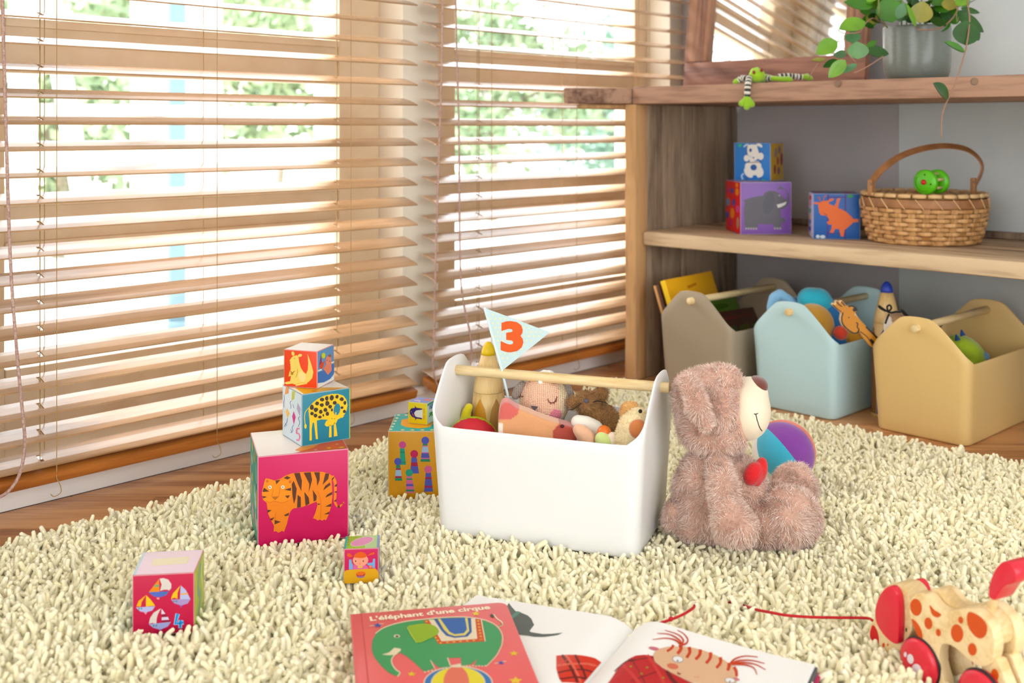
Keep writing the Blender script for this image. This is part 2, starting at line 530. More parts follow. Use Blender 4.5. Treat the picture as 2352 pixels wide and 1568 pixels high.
# ================================================================== blinds
M_slat = wood('blind_slat_wood', '#bb946e', '#9a744e', 0.26, 0, 16, 0.06, 0.06, 0.3, knots=False)
M_slat.node_tree.nodes['Principled BSDF'].inputs['Coat Weight'].default_value = 0.5
M_slat.node_tree.nodes['Principled BSDF'].inputs['Coat Roughness'].default_value = 0.2
M_slat.node_tree.nodes['Principled BSDF'].inputs['IOR'].default_value = 1.7
M_slat.node_tree.nodes['Principled BSDF'].inputs['Coat IOR'].default_value = 1.6
M_rail = wood('blind_rail_wood', '#c57a34', '#9a5820', 0.4, 0, 12, 0.08, 0.03, 0.3, knots=False)
M_string = mat('tan_ladder_string', '#a98a58', 0.8)
M_cord = mat('braided_mauve_cord', '#a8837a', 0.85, '#c9aa9e', 260, (1, 1, 1), bump=0.6, bscale=400)
SL_Y = 1.872; SL_W = 0.050; TILT = math.radians(17)
PITCH = 0.0445

def blind(label, x0, x1, ladders, slots, zlist, rail_z):
    b = thing('venetian_blind', label, 'blind', ((x0 + x1) / 2, SL_Y, rail_z), 0, 'wooden venetian blinds')
    cx = (x0 + x1) / 2; hw = (x1 - x0) / 2
    # a slat: slightly crowned strip with a cord slot at every lift cord
    xs = [-hw]; holes = []
    for h in slots:
        a = h - cx; xs += [a - 0.0032, a + 0.0032]; holes.append(len(xs) - 2)
    xs.append(hw)
    ys = [-SL_W/2, -0.0105, 0.0105, SL_W/2]; th = 0.0028
    ca, sa = math.cos(TILT), math.sin(TILT)
    def P(x, y, dz):
        crown = 0.0014 * (1 - (y / (SL_W/2)) ** 2)
        z = crown + dz
        return (x, y * ca - z * sa, y * sa + z * ca)
    m = MB(); nx, ny = len(xs), len(ys)
    V = []
    for dz in (0, th):
        for x in xs:
            for y in ys: V.append(P(x, y, dz))
    n0 = len(V) // 2
    id_ = lambda i, j, l: l * n0 + i * ny + j
    Fs = []
    for i in range(nx - 1):
        for j in range(ny - 1):
            if i in holes and j == 1:
                Fs += [(id_(i,1,0), id_(i+1,1,0), id_(i+1,1,1), id_(i,1,1)), (id_(i+1,2,0), id_(i,2,0), id_(i,2,1), id_(i+1,2,1)),
                       (id_(i+1,1,0), id_(i+1,2,0), id_(i+1,2,1), id_(i+1,1,1)), (id_(i,2,0), id_(i,1,0), id_(i,1,1), id_(i,2,1))]
                continue
            Fs += [(id_(i,j,0), id_(i,j+1,0), id_(i+1,j+1,0), id_(i+1,j,0)), (id_(i,j,1), id_(i+1,j,1), id_(i+1,j+1,1), id_(i,j+1,1))]
    for i in range(nx - 1):
        Fs += [(id_(i,0,0), id_(i+1,0,0), id_(i+1,0,1), id_(i,0,1)), (id_(i+1,ny-1,0), id_(i,ny-1,0), id_(i,ny-1,1), id_(i+1,ny-1,1))]
    for j in range(ny - 1):
        Fs += [(id_(0,j+1,0), id_(0,j,0), id_(0,j,1), id_(0,j+1,1)), (id_(nx-1,j,0), id_(nx-1,j+1,0), id_(nx-1,j+1,1), id_(nx-1,j,1))]
    m.add(V, Fs)
    sm = m.mesh('slat'); sm.materials.append(M_slat)
    for z in zlist:
        s_ = bpy.data.objects.new('slat', sm); COL.objects.link(s_); s_.parent = b
        s_.location = (0, 0, z - rail_z)
    # bottom rail, tilted like the slats
    R = Matrix.Rotation(TILT, 4, 'X')
    MB().box((-hw, -SL_W/2, -0.010), (hw, SL_W/2, 0.010), R).build('bottom_rail', M_rail, b, bevel=0.003, loc=(0, 0, 0))
    zt = zlist[-1] + 0.05 - rail_z
    MB().box((-hw - 0.005, -0.03, zt), (hw + 0.005, 0.03, zt + 0.05)).build('head_rail', M_rail, b, bevel=0.004)
    yf, yb = -SL_W/2 * ca - 0.001, SL_W/2 * ca + 0.001
    zf, zb = -SL_W/2 * sa, SL_W/2 * sa
    for lx in ladders:
        l = lx - cx
        mm = MB()
        mm.tube([(l, yf, zf - 0.002), (l, yf, zt)], 0.0008, 5); 
        mm.build('ladder_string', M_string, b)
        MB().tube([(l, yb, zb - 0.002), (l, yb, zt)], 0.0008, 5).build('ladder_string', M_string, b)
        pts = catmull([(l, yf, zf - 0.001), (l + 0.005, yf - 0.003, zf - 0.014), (l + 0.006, yf - 0.002, zf - 0.026),
                       (l - 0.004, yf, zf - 0.031), (l - 0.010, yf, zf - 0.026)], 5, False)
        MB().tube(pts, 0.0008, 5).build('string_loop', M_string, b)
    for h in slots:
        MB().tube([(h - cx, 0, 0.0), (h - cx, 0, zt)], 0.0010, 5).build('lift_cord', M_string, b)
    return b, cx, zt

z_first = 0.085
zl = [z_first + PITCH * i for i in range(40)]
b1, c1, zt1 = blind('long wooden blind of tilted slats on the left window behind the stacked blocks', 0.30, 1.598,
                    [0.48, 0.789, 1.095, 1.412], [0.462, 0.771, 1.394], zl, 0.064)
b2, c2, zt2 = blind('wooden blind of tilted slats on the window beside the plank shelf', 1.653, 2.66,
                    [1.83, 2.14, 2.45], [1.812, 2.432], zl, 0.064)

def pull_cord(parent, origin, pts, r=0.0028):
    P = catmull([Vector(p) - Vector(origin) for p in pts], 8, False)
    MB().tube(P, r, 8).build('pull_cord', M_cord, parent, smooth=True)
yc = 1.825
def wp(px, py, y=yc): return at_y(px, py, y)
pull_cord(b1, b1.location, [wp(2, -700), wp(4, -300), wp(6, 0), wp(14, 300), wp(24, 600), wp(38, 800), wp(52, 950), wp(57, 1020), wp(46, 1085), wp(22, 1125), wp(-10, 1142), wp(-40, 1120), wp(-55, 1000), wp(-60, 600), wp(-62, 0), wp(-64, -700)])
pull_cord(b2, b2.location, [wp(1016, -600), wp(1016, 0), wp(1014, 170), wp(1006, 420), wp(1000, 620), wp(997, 760), wp(994, 830), wp(999, 868), wp(1012, 892), wp(1034, 890)
          , wp(1056, 868), wp(1081, 835), wp(1080, 770), wp(1064, 690), wp(1057, 600), wp(1054, 300), wp(1047, 0), wp(1044, -600)], 0.0022)

# ================================================================== outside
M_deck = mat('pale_terrace_paving', '#e8e6e0', 0.8, '#dcd9d1', 3)
struct(MB().box((-6, 2.16, -0.3), (18, 18, -0.12)).build('ground', M_deck))
M_white = mat('white_painted_timber', '#f6f6f4', 0.5)
M_blue = mat('pale_blue_painted_steel', '#6c8b99', 0.4)
M_trunk = mat('grey_bark', '#b5aa98', 0.9, '#9c9180', 20)
def leafmat(nm, c1, c2):
    m = mat(nm, c1, 0.5, c2, 3.0, rand=0.0)
    b = m.node_tree.nodes['Principled BSDF']
    return m
M_leafA = leafmat('light_green_foliage', '#b3c4a0', '#7f9c78')
M_leafB = leafmat('fresh_green_foliage', '#bccaa2', '#8ba67e')
M_leafC = leafmat('blue_green_foliage', '#9dbcaa', '#789a88')

def fence():
    f = thing('terrace_railing', 'white timber railing on the terrace outside the windows', 'railing', at_y(400, 700, 3.35).xy.to_3d())
    o = f.location
    def P(px, y=3.35): return at_y(px, 295, y).x - o.x
    z0, z1 = -0.12, 1.35
    for a, b in ((312, 372), (440, 498), (735, 790), (30, 75)):
        MB().box((P(a), -0.04, z0), (P(b), 0.04, z1)).build('post', M_white, f, bevel=0.004)
    for z in (0.30, 0.56, 0.70, 0.92):
        MB().box((P(-200), -0.02, z - 0.026), (P(1020), 0.02, z + 0.026)).build('rail', M_white, f, bevel=0.003)
    d = MB().tube([(P(90), 0.03, 1.3), (P(215), 0.03, 0.3)], 0.035, 4).build('brace', M_white, f)
fence()
pp = at_y(405, 295, 3.9)
post = thing('blue_post', 'pale blue steel post standing outside the left window', 'post', (pp.x, pp.y, -0.12))
MB().box((-0.055, -0.055, 0), (0.055, 0.055, 3.2)).build('shaft', M_blue, post, bevel=0.006)
MB().box((-0.1, -0.1, 0), (0.1, 0.1, 0.03)).build('foot_plate', M_blue, post, bevel=0.004)
for hx in (-0.08, 0.08): MB().lathe([(0.008, 0.03), (0.008, 0.045)], 8, Matrix.Translation((hx, 0.08, 0))).build('bolt', M_blue, post)

def tree(label, px, y, h, r, m, n=2600, leaf=0.075, zc=None, seed=0, sq=0.8):
    rg = np.random.default_rng(seed)
    p = at_y(px, 295, y)
    t = thing('garden_tree', label, 'tree', (p.x, y, -0.12), 0, 'trees beyond the terrace')
    zc = h - r * sq if zc is None else zc
    tk = MB().tube(catmull([(0, 0, 0), (0.05, 0.02, zc * 0.4), (-0.04, 0, zc * 0.8), (0, 0, zc + r * 0.4)], 5, False), [0.035 * (1 - i / 18) + 0.012 for i in range(16)], 8)
    for k in range(6):
        a = k * 1.05 + seed
        tk.tube(catmull([(0, 0, zc * (0.55 + 0.06 * k)), (0.3 * r * math.cos(a), 0.3 * r * math.sin(a), zc * 0.8 + 0.1 * k), (0.75 * r * math.cos(a), 0.75 * r * math.sin(a), zc + 0.1 * k - 0.2)], 4, False), [0.018, 0.018, 0.016, 0.015, 0.013, 0.012, 0.010, 0.008, 0.006], 6)
    tk.build('trunk', M_trunk, t, smooth=True)
    # leaf clumps
    cl = rg.normal(0, 1, (26, 3)); cl /= np.linalg.norm(cl, axis=1)[:, None]
    cl *= (rg.random(26) ** 0.4)[:, None] * np.array([r, r, r * sq])
    pts = cl[rg.integers(0, 26, n)] + rg.normal(0, 0.16 * r, (n, 3))
    pts[:, 2] += zc
    V = np.empty((n, 4, 3)); d1 = rg.normal(0, 1, (n, 3)); d1 /= np.linalg.norm(d1, axis=1)[:, None]
    d2 = np.cross(d1, rg.normal(0, 1, (n, 3))); d2 /= np.linalg.norm(d2, axis=1)[:, None]
    s_ = leaf * rg.uniform(0.6, 1.2, n)[:, None]
    V[:, 0] = pts - d1 * s_; V[:, 1] = pts + d2 * s_ * 0.45; V[:, 2] = pts + d1 * s_; V[:, 3] = pts - d2 * s_ * 0.45
    me = bpy.data.meshes.new('foliage')
    me.from_pydata(V.reshape(-1, 3).tolist(), [], [tuple(range(4*i, 4*i+4)) for i in range(n)])
    tag(link('foliage', me, m, t), kind='stuff')
tree('light green tree outside at the far left of the left window', 130, 6.5, 2.6, 1.0, M_leafA, seed=1, zc=1.05, n=3000)
tree('fresh green bushy tree outside seen right of the blue post', 640, 10.0, 2.6, 1.4, M_leafB, seed=2, zc=1.35, n=3000, leaf=0.1)
tree('pale green tree outside high behind the blue post', 420, 13.6, 3.4, 1.5, M_leafB, seed=3, zc=2.2, n=3000, leaf=0.12)
tree('leafy tree outside near the left side of the narrower window', 1130, 6.5, 2.6, 0.9, M_leafA, seed=4, zc=1.15, n=2600)
tree('blue green tree outside near the right side of the narrower window', 1390, 8.6, 2.6, 1.1, M_leafC, seed=5, zc=1.0)
# ================================================================== plank shelf
M_plank_top = wood('weathered_plank_brown', '#b08a72', '#6b4a3a', 0.75, 1, 11, 0.5, 0.10, 0.6)
M_plank_mid = wood('weathered_plank_pale', '#cfb592', '#8d6d50', 0.75, 1, 10, 0.5, 0.08, 0.6)
M_plank_side = wood('weathered_plank_grey', '#a58e76', '#705c4a', 0.8, 2, 12, 0.5, 0.14, 0.6)
M_plank_post = wood('weathered_plank_tan', '#c79b69', '#93693f', 0.75, 2, 9, 0.5, 0.05, 0.6)
M_knot = mat('timber_knot', '#8a6f5c', 0.8)
M_screw = mat('steel_screw', '#8c8f93', 0.35, metal=1.0)
SH_X0 = 2.262; SH_X1 = 2.712
shelf = thing('plank_shelf', 'low shelf unit of weathered reclaimed planks against the grey wall', 'shelf', (2.48, 1.05, 0))
so = shelf.location
def plank(name, lo, hi, m, bev=0.004, seed=0, rough=0.0):
    """a board with slightly uneven sawn edges; origin at its corner"""
    rg = random.Random(seed)
    lo = Vector(lo) - so; hi = Vector(hi) - so
    d = hi - lo; ax = max(range(3), key=lambda k: d[k])
    n = 9
    mb = MB(); rings = []
    a1, a2 = [k for k in range(3) if k != ax]
    for i in range(n + 1):
        t = i / n
        ring = []
        for (s1, s2) in ((0, 0), (1, 0), (1, 1), (0, 1)):
            p = [0, 0, 0]; p[ax] = d[ax] * t
            p[a1] = d[a1] * s1 + (rg.uniform(-rough, rough) if rough else 0)
            p[a2] = d[a2] * s2 + (rg.uniform(-rough, rough) * 0.4 if rough else 0)
            ring.append(p)
        rings.append(ring)
    V = [p for r in rings for p in r]
    Fs = []
    for i in range(n):
        for k in range(4): Fs.append((4*i+k, 4*i+(k+1) % 4, 4*(i+1)+(k+1) % 4, 4*(i+1)+k))
    Fs += [(3, 2, 1, 0), (4*n, 4*n+1, 4*n+2, 4*n+3)]
    mb.add(V, Fs)
    me = mb.mesh(name)
    bm = bmesh.new(); bm.from_mesh(me); bmesh.ops.recalc_face_normals(bm, faces=bm.faces); bm.to_mesh(me); bm.free()
    return link(name, me, m, shelf, bevel=bev, loc=lo, angle=0.9)
# top: three long boards and a skewed offcut towards the window
z0, z1 = 0.713, 0.757
plank('top_board', (2.238, 0.30, z0), (2.415, 1.742, z1), M_plank_top, seed=1, rough=0.0016)
plank('top_board', (2.418, 0.30, z0 + 0.002), (2.565, 1.742, z1 - 0.001), M_plank_top, seed=2)
plank('top_board', (2.568, 0.30, z0), (SH_X1, 1.742, z1), M_plank_top, seed=3)
poly = [(2.085, 1.846), (2.232, 1.745), (2.6, 1.745), (2.6, 1.846)]
MB().prism([(p[0] - so.x, p[1] - so.y) for p in poly], z0 + 0.001, z1 - 0.003).build('offcut_board', M_plank_top, shelf, bevel=0.004)
poly = [(2.135, 1.843), (2.240, 1.768), (2.5, 1.768), (2.5, 1.843)]
MB().prism([(p[0] - so.x, p[1] - so.y) for p in poly], z0 - 0.011, z0).build('batten', M_plank_post, shelf, bevel=0.003)
# left end: three upright boards behind a rough front post
plank('side_board', (2.285, 1.730, 0), (2.352, 1.762, z0), M_plank_side, seed=4)
plank('side_board', (2.354, 1.732, 0), (2.44, 1.764, z0), M_plank_side, seed=5)
plank('side_board', (2.442, 1.730, 0), (2.60, 1.762, z0), M_plank_side, seed=6)
plank('side_board', (2.602, 1.731, 0), (2.712, 1.763, z0), M_plank_side, seed=16)
plank('front_post', (2.235, 1.730, 0), (2.284, 1.764, z0), M_plank_post, seed=7, rough=0.0025)
# middle shelf: two boards, back strip
plank('shelf_board', (SH_X0, 0.30, 0.348), (2.48, 1.728, 0.385), M_plank_mid, bev=0.009, seed=8, rough=0.0015)
plank('shelf_board', (2.483, 0.30, 0.349), (SH_X1, 1.728, 0.385), M_plank_mid, seed=9)
plank('back_strip', (2.69, 0.30, 0.3855), (SH_X1, 1.728, 0.402), M_plank_side, seed=10)
# right end, out of the frame
plank('side_board', (2.245, 0.30, 0), (2.46, 0.335, 0.3475), M_plank_side, seed=11)
plank('side_board', (2.462, 0.30, 0), (2.712, 0.335, 0.3475), M_plank_side, seed=12)
plank('side_board', (2.262, 0.30, 0.3855), (2.69, 0.335, z0 - 0.0005), M_plank_side, seed=13)
# screw heads and knots that show on the board fronts
for px, py in ((1924, 192), (2238, 187)):
    p = at_x(px, py, 2.2365) - so
    R = Matrix.Translation(p) @ Matrix.Rotation(-math.pi / 2, 4, 'Y')
    MB().lathe([(0.008, 0), (0.0075, 0.0004), (0.004, 0.0006), (0.001, 0.0002)], 18, R).build('knot', M_knot, shelf, smooth=True)
p = at_y(1571, 243, 1.7295) - so
MB().lathe([(0.003, 0), (0.0025, 0.001)], 10, Matrix.Translation(p) @ Matrix.Rotation(math.pi / 2, 4, 'X')).build('screw', M_screw, shelf)

# ================================================================== framed mirror leaning on the wall
M_mframe = wood('mirror_frame_wood', '#9a6a55', '#6a4438', 0.6, 1, 12, 0.4, 0.05, 0.5)
M_mframe_v = wood('mirror_frame_wood_upright', '#a87a5c', '#6f4a3a', 0.6, 2, 12, 0.4, 0.05, 0.5)
M_mirror = mat('silvered_glass', '#e9ecec', 0.03, metal=1.0)
my0, my1 = 1.271, 1.822
mir = thing('mirror', 'tall mirror in a brown wooden frame leaning on the shelf top', 'mirror', (2.572, (my0 + my1) / 2, 0.7610))
mir.rotation_euler = (0, math.radians(7.3), 0)
hw = (my1 - my0) / 2; fw = 0.078; Hm = 0.92; dp = 0.024
MB().box((0, -hw, 0), (dp, hw, fw)).build('frame_rail', M_mframe, mir, bevel=0.003)
MB().box((0, -hw, Hm - fw), (dp, hw, Hm)).build('frame_rail', M_mframe, mir, bevel=0.003)
MB().box((-0.002, hw - fw, fw + 0.0005), (dp, hw, Hm - fw)).build('frame_stile', M_mframe_v, mir, bevel=0.003)
MB().box((-0.002, -hw, fw + 0.0005), (dp, -hw + 0.06, Hm - fw)).build('frame_stile', M_mframe_v, mir, bevel=0.003)
MB().box((0.012, -hw + 0.05, fw - 0.01), (0.017, hw - fw + 0.01, Hm - fw + 0.01)).build('mirror_glass', M_mirror, mir)
MB().box((dp, -hw + 0.02, 0.02), (dp + 0.003, hw - 0.02, Hm - 0.02)).build('backing_board', M_knot, mir)

# ================================================================== house-shaped toy boxes
M_dowel = wood('pale_dowel_wood', '#ecd5a2', '#d5b479', 0.5, 0, 30, 0.1, 0.03, 0.5, knots=False)
BL, BW, BK, HR, HP, HD = 0.320, 0.201, 0.055, 0.168, 0.2555, 0.232
def toy_box(label, material, loc, rot, group='house-shaped toy boxes'):
    t = thing('toy_box', label, 'toy box', loc, rot, group)
    # perimeter of a rounded rectangle: list of (side, a, b) unit description
    r = 0.020; na, nb, nc = 22, 20, 6
    def perimeter(hl, hw, r):
        P = []
        def seg(x0, y0, x1, y1, n):
            for i in range(n): P.append((x0 + (x1-x0)*i/n, y0 + (y1-y0)*i/n))
        def arc(cx, cy, a0):
            for i in range(nc):
                a = a0 + math.pi/2 * i / nc; P.append((cx + r*math.cos(a), cy + r*math.sin(a)))
        seg(-hl + r, -hw, hl - r, -hw, na); arc(hl - r, -hw + r, -math.pi/2)
        seg(hl, -hw + r, hl, hw - r, nb); arc(hl - r, hw - r, 0)
        seg(hl - r, hw, -hl + r, hw, na); arc(-hl + r, hw - r, math.pi/2)
        seg(-hl, hw - r, -hl, -hw + r, nb); arc(-hl + r, -hw + r, math.pi)
        return P
    base = perimeter(BL/2, BW/2, r)
    def ztop(a, b):
        da = BL/2 - abs(a); ub = abs(b) / (BW/2)
        if da < r * 0.999:      # gable end and the rounded corner
            k = 1 - da / r
            line = 0.112 * (1 - ub) + 0.010
            cap = HP - HR
            s = 0.010                                   # soft minimum
            m = min(line, cap) - s * math.log(1 + math.exp(-abs(line - cap) / s)) * 0.6
            return HR + (m if ub < 0.8 else m * max(k, 0) ** 0.5 if k < 1 else m)
        k = max(0.0, 1 - (da - r) / 0.03)
        return HR + 0.001 * k * k
    rows = 9
    V = []; n = len(base)
    th = 0.0032
    zt = [ztop(a, b) for a, b in base]
    def lay(inset, z_of):
        out = []
        for i, (a, b) in enumerate(base):
            z = z_of(i)
            ga = (BL/2 - inset + BK * z) / (BL/2); gb = (BW/2 - inset + BK * z) / (BW/2)
            out.append((a * ga, b * gb, z))
        return out
    layers = [lay(0.004, lambda i: 0.0), lay(0.001, lambda i: 0.0015), lay(0.0, lambda i: 0.005)]
    for k in range(1, rows): layers.append(lay(0, lambda i, k=k: 0.005 + (zt[i] - 0.0065) * k / (rows - 1)))
    layers.append(lay(0.0006, lambda i: zt[i])); layers.append(lay(th - 0.0006, lambda i: zt[i])); layers.append(lay(th, lambda i: zt[i] - 0.0015))
    for k in range(rows - 2, 0, -1): layers.append(lay(th, lambda i, k=k: 0.005 + (zt[i] - 0.0065) * k / (rows - 1)))
    layers.append(lay(th + 0.001, lambda i: 0.005))
    mb = MB(); Vv = [p for l in layers for p in l]; Fs = []
    for L in range(len(layers) - 1):
        for i in range(n):
            j = (i + 1) % n; Fs.append((L*n+i, L*n+j, (L+1)*n+j, (L+1)*n+i))
    Fs.append(tuple(range(n - 1, -1, -1))); Fs.append(tuple((len(layers)-1)*n + i for i in range(n)))
    mb.add(Vv, Fs)
    mb.build('tub', material, t, smooth=True)
    hl = BL/2 + BK * HD + 0.013
    R = Matrix.Translation((0, 0, HD)) @ Matrix.Rotation(math.pi/2, 4, 'Y')
    rr = 0.0082
    MB().lathe([(rr - 0.001, -hl), (rr, -hl + 0.001), (rr, hl - 0.001), (rr - 0.001, hl)], 20, R).build('handle', M_dowel, t, smooth=True, bevel=0.0)
    return t
D2R = math.radians
M_wbox = mat('white_moulded_plastic', '#ecedee', 0.35, sss=0.05)
M_taupe = mat('taupe_moulded_plastic', '#a4957f', 0.42)
M_mint = mat('mint_moulded_plastic', '#bbdbe0', 0.42)
M_ochre = mat('ochre_moulded_plastic', '#dcbb7a', 0.42)
RUG_Z = 0.020
wbox = toy_box('white house-shaped toy box full of soft toys on the rug', M_wbox, (1.294, 1.164, RUG_Z), D2R(-66.2))
tbox = toy_box('taupe house-shaped toy box holding books under the shelf', M_taupe, (2.372, 1.520, 0.0005), D2R(-3.1))
mbox = toy_box('mint house-shaped toy box with blue plush toys under the shelf', M_mint, (2.395, 1.270, 0.0005), D2R(-2.2))
obox = toy_box('ochre house-shaped toy box holding a lime plush under the shelf', M_ochre, (2.400, 0.976, 0.0005), D2R(-2.4))
# ================================================================== shaggy rug
M_rug = mat('cream_chenille', '#fff9dc', 0.95, '#fdf3c8', 3.0, sheen=0.4, rand=0.05, bump=0.4, bscale=900)
M_rugbase = mat('rug_backing', '#efe6c4', 0.95)
RX0, RX1, RY0, RY1 = -0.15, 2.135, -0.05, 1.705
rug = thing('shag_rug', 'cream chenille shag rug with fat pile under the toys', 'rug', ((RX0 + RX1) / 2, (RY0 + RY1) / 2, 0))
ro = rug.location
MB().box((RX0 - ro.x, RY0 - ro.y, 0.001), (RX1 - ro.x, RY1 - ro.y, 0.008)).build('backing', M_rugbase, rug, bevel=0.003)
# pile fibres: a few bent sausages, scattered by geometry nodes
tuft_col = bpy.data.collections.new('pile_fibres')        # not linked to the scene: only a source for the pile
for k in range(7):
    rg = random.Random(100 + k)
    L = rg.uniform(0.018, 0.026); w = rg.uniform(0.0033, 0.0040)
    bend = rg.uniform(0.004, 0.015); a = rg.uniform(0, 6.28)
    pts = []; rad = []
    for i in range(6):
        t = i / 5
        pts.append((bend * t * t * math.cos(a) + 0.0014 * math.sin(t * 5 + k), bend * t * t * math.sin(a) + 0.0014 * math.cos(t * 4 + k) - 0.0014, L * t * (1 - 0.15 * t)))
        rad.append(w * (0.85 + 0.22 * math.sin(math.pi * min(1, t * 0.9 + 0.12))))
    d = (Vector(pts[-1]) - Vector(pts[-2])).normalized()
    pts.append(tuple(Vector(pts[-1]) + d * w * 0.7)); rad.append(w * 0.78)
    pts.append(tuple(Vector(pts[-1]) + d * w * 0.34)); rad.append(w * 0.38)
    me = MB().tube(pts, rad, 7).mesh('pile_fibre')
    for p in me.polygons: p.use_smooth = True
    me.materials.append(M_rug)
    tuft_col.objects.link(bpy.data.objects.new('pile_fibre', me))
# footprints under which the pile is pressed flat
PRESS = []     # (x, y, rotation, half length, half width)
PRESS.append((1.294, 1.164, D2R(-66.2), 0.157, 0.097))
PRESS_EXTRA = []
def pile(extra):
    sp = 0.0069
    nx = int((RX1 - RX0) / sp); ny = int((RY1 - RY0) / sp)
    gx, gy = np.meshgrid(np.arange(nx), np.arange(ny), indexing='ij')
    x = RX0 + (gx.ravel() + 0.5 + rng.uniform(-0.5, 0.5, nx * ny)) * sp
    y = RY0 + (gy.ravel() + 0.5 + rng.uniform(-0.5, 0.5, nx * ny)) * sp
    # stay inside what a viewer near the camera can see
    dep = x * FW.x + y * FW.y; lat = x * RT.x + y * RT.y
    k = (dep > 0.95) & (np.abs(lat) < 0.62 * dep + 0.10)
    x = x[k]; y = y[k]
    keep = np.ones(len(x), bool); low = np.zeros(len(x))
    for (cx, cy, a, hl, hw_) in PRESS + extra:
        dx, dy = x - cx, y - cy
        u = dx * math.cos(a) + dy * math.sin(a); v = -dx * math.sin(a) + dy * math.cos(a)
        keep &= ~((np.abs(u) < hl - 0.003) & (np.abs(v) < hw_ - 0.003))
    x = x[keep]; y = y[keep]; n = len(x)
    me = bpy.data.meshes.new('pile')
    me.vertices.add(n)
    co = np.stack([x - ro.x, y - ro.y, np.full(n, 0.006)], 1).astype(np.float32)
    me.vertices.foreach_set('co', co.ravel())
    # lean of every fibre: swirls of the trodden pile plus its own tilt
    f1 = np.sin(x * 9 + 1.3 * np.sin(y * 7)) + 0.7 * np.sin(y * 23 + x * 11); f2 = np.sin(y * 8 + 1.7 * np.sin(x * 6 + 1)) + 0.7 * np.sin(x * 19 - y * 13)
    rx = np.clip(f2 * 0.30 + rng.normal(0, 0.58, n), -1.35, 1.35); ry = np.clip(f1 * 0.30 + rng.normal(0, 0.58, n), -1.25, 1.25)
    rot = np.stack([rx, ry, rng.uniform(0, 6.283, n)], 1).astype(np.float32)
    at = me.attributes.new('rot', 'FLOAT_VECTOR', 'POINT'); at.data.foreach_set('vector', rot.ravel())
    sc = (rng.uniform(0.72, 1.10, n)).astype(np.float32)
    tall = rng.random(n) < 0.004
    sc[tall] *= 1.3
    at = me.attributes.new('scl', 'FLOAT', 'POINT'); at.data.foreach_set('value', sc)
    o = link('pile', me, M_rug, rug)
    ng = bpy.data.node_groups.new('pile_scatter', 'GeometryNodeTree')
    ng.interface.new_socket('Geometry', in_out='INPUT', socket_type='NodeSocketGeometry')
    ng.interface.new_socket('Geometry', in_out='OUTPUT', socket_type='NodeSocketGeometry')
    N = ng.nodes.new; gi = N('NodeGroupInput'); go = N('NodeGroupOutput')
    ip = N('GeometryNodeInstanceOnPoints'); ci = N('GeometryNodeCollectionInfo')
    ci.inputs['Collection'].default_value = tuft_col; ci.inputs['Separate Children'].default_value = True
    ci.inputs['Reset Children'].default_value = True
    ip.inputs['Pick Instance'].default_value = True
    na = N('GeometryNodeInputNamedAttribute'); na.data_type = 'FLOAT_VECTOR'; na.inputs['Name'].default_value = 'rot'
    nb = N('GeometryNodeInputNamedAttribute'); nb.data_type = 'FLOAT'; nb.inputs['Name'].default_value = 'scl'
    ng.links.new(gi.outputs[0], ip.inputs['Points']); ng.links.new(ci.outputs[0], ip.inputs['Instance'])
    ng.links.new(na.outputs[0], ip.inputs['Rotation']); ng.links.new(nb.outputs[0], ip.inputs['Scale'])
    ng.links.new(ip.outputs[0], go.inputs[0])
    md = o.modifiers.new('pile', 'NODES'); md.node_group = ng
    tag(o, kind='stuff')
    print('pile fibres', n)
    return o
# ================================================================== printed picture blocks
M_print = print_mat('printed_card', 0.42)
M_card = print_mat('card_face', 0.40)

def homography(src):
    """4 picture corners TL,TR,BR,BL -> unit square with v up"""
    dst = [(0, 1), (1, 1), (1, 0), (0, 0)]
    A = []; b = []
    for (x, y), (u, v) in zip(src, dst):
        A.append([x, y, 1, 0, 0, 0, -u*x, -u*y]); b.append(u)
        A.append([0, 0, 0, x, y, 1, -v*x, -v*y]); b.append(v)
    h = np.linalg.solve(np.array(A, float), np.array(b, float))
    H = np.append(h, 1).reshape(3, 3)
    def f(p):
        q = H @ np.array([p[0], p[1], 1.0]); return (q[0]/q[2], q[1]/q[2])
    return f

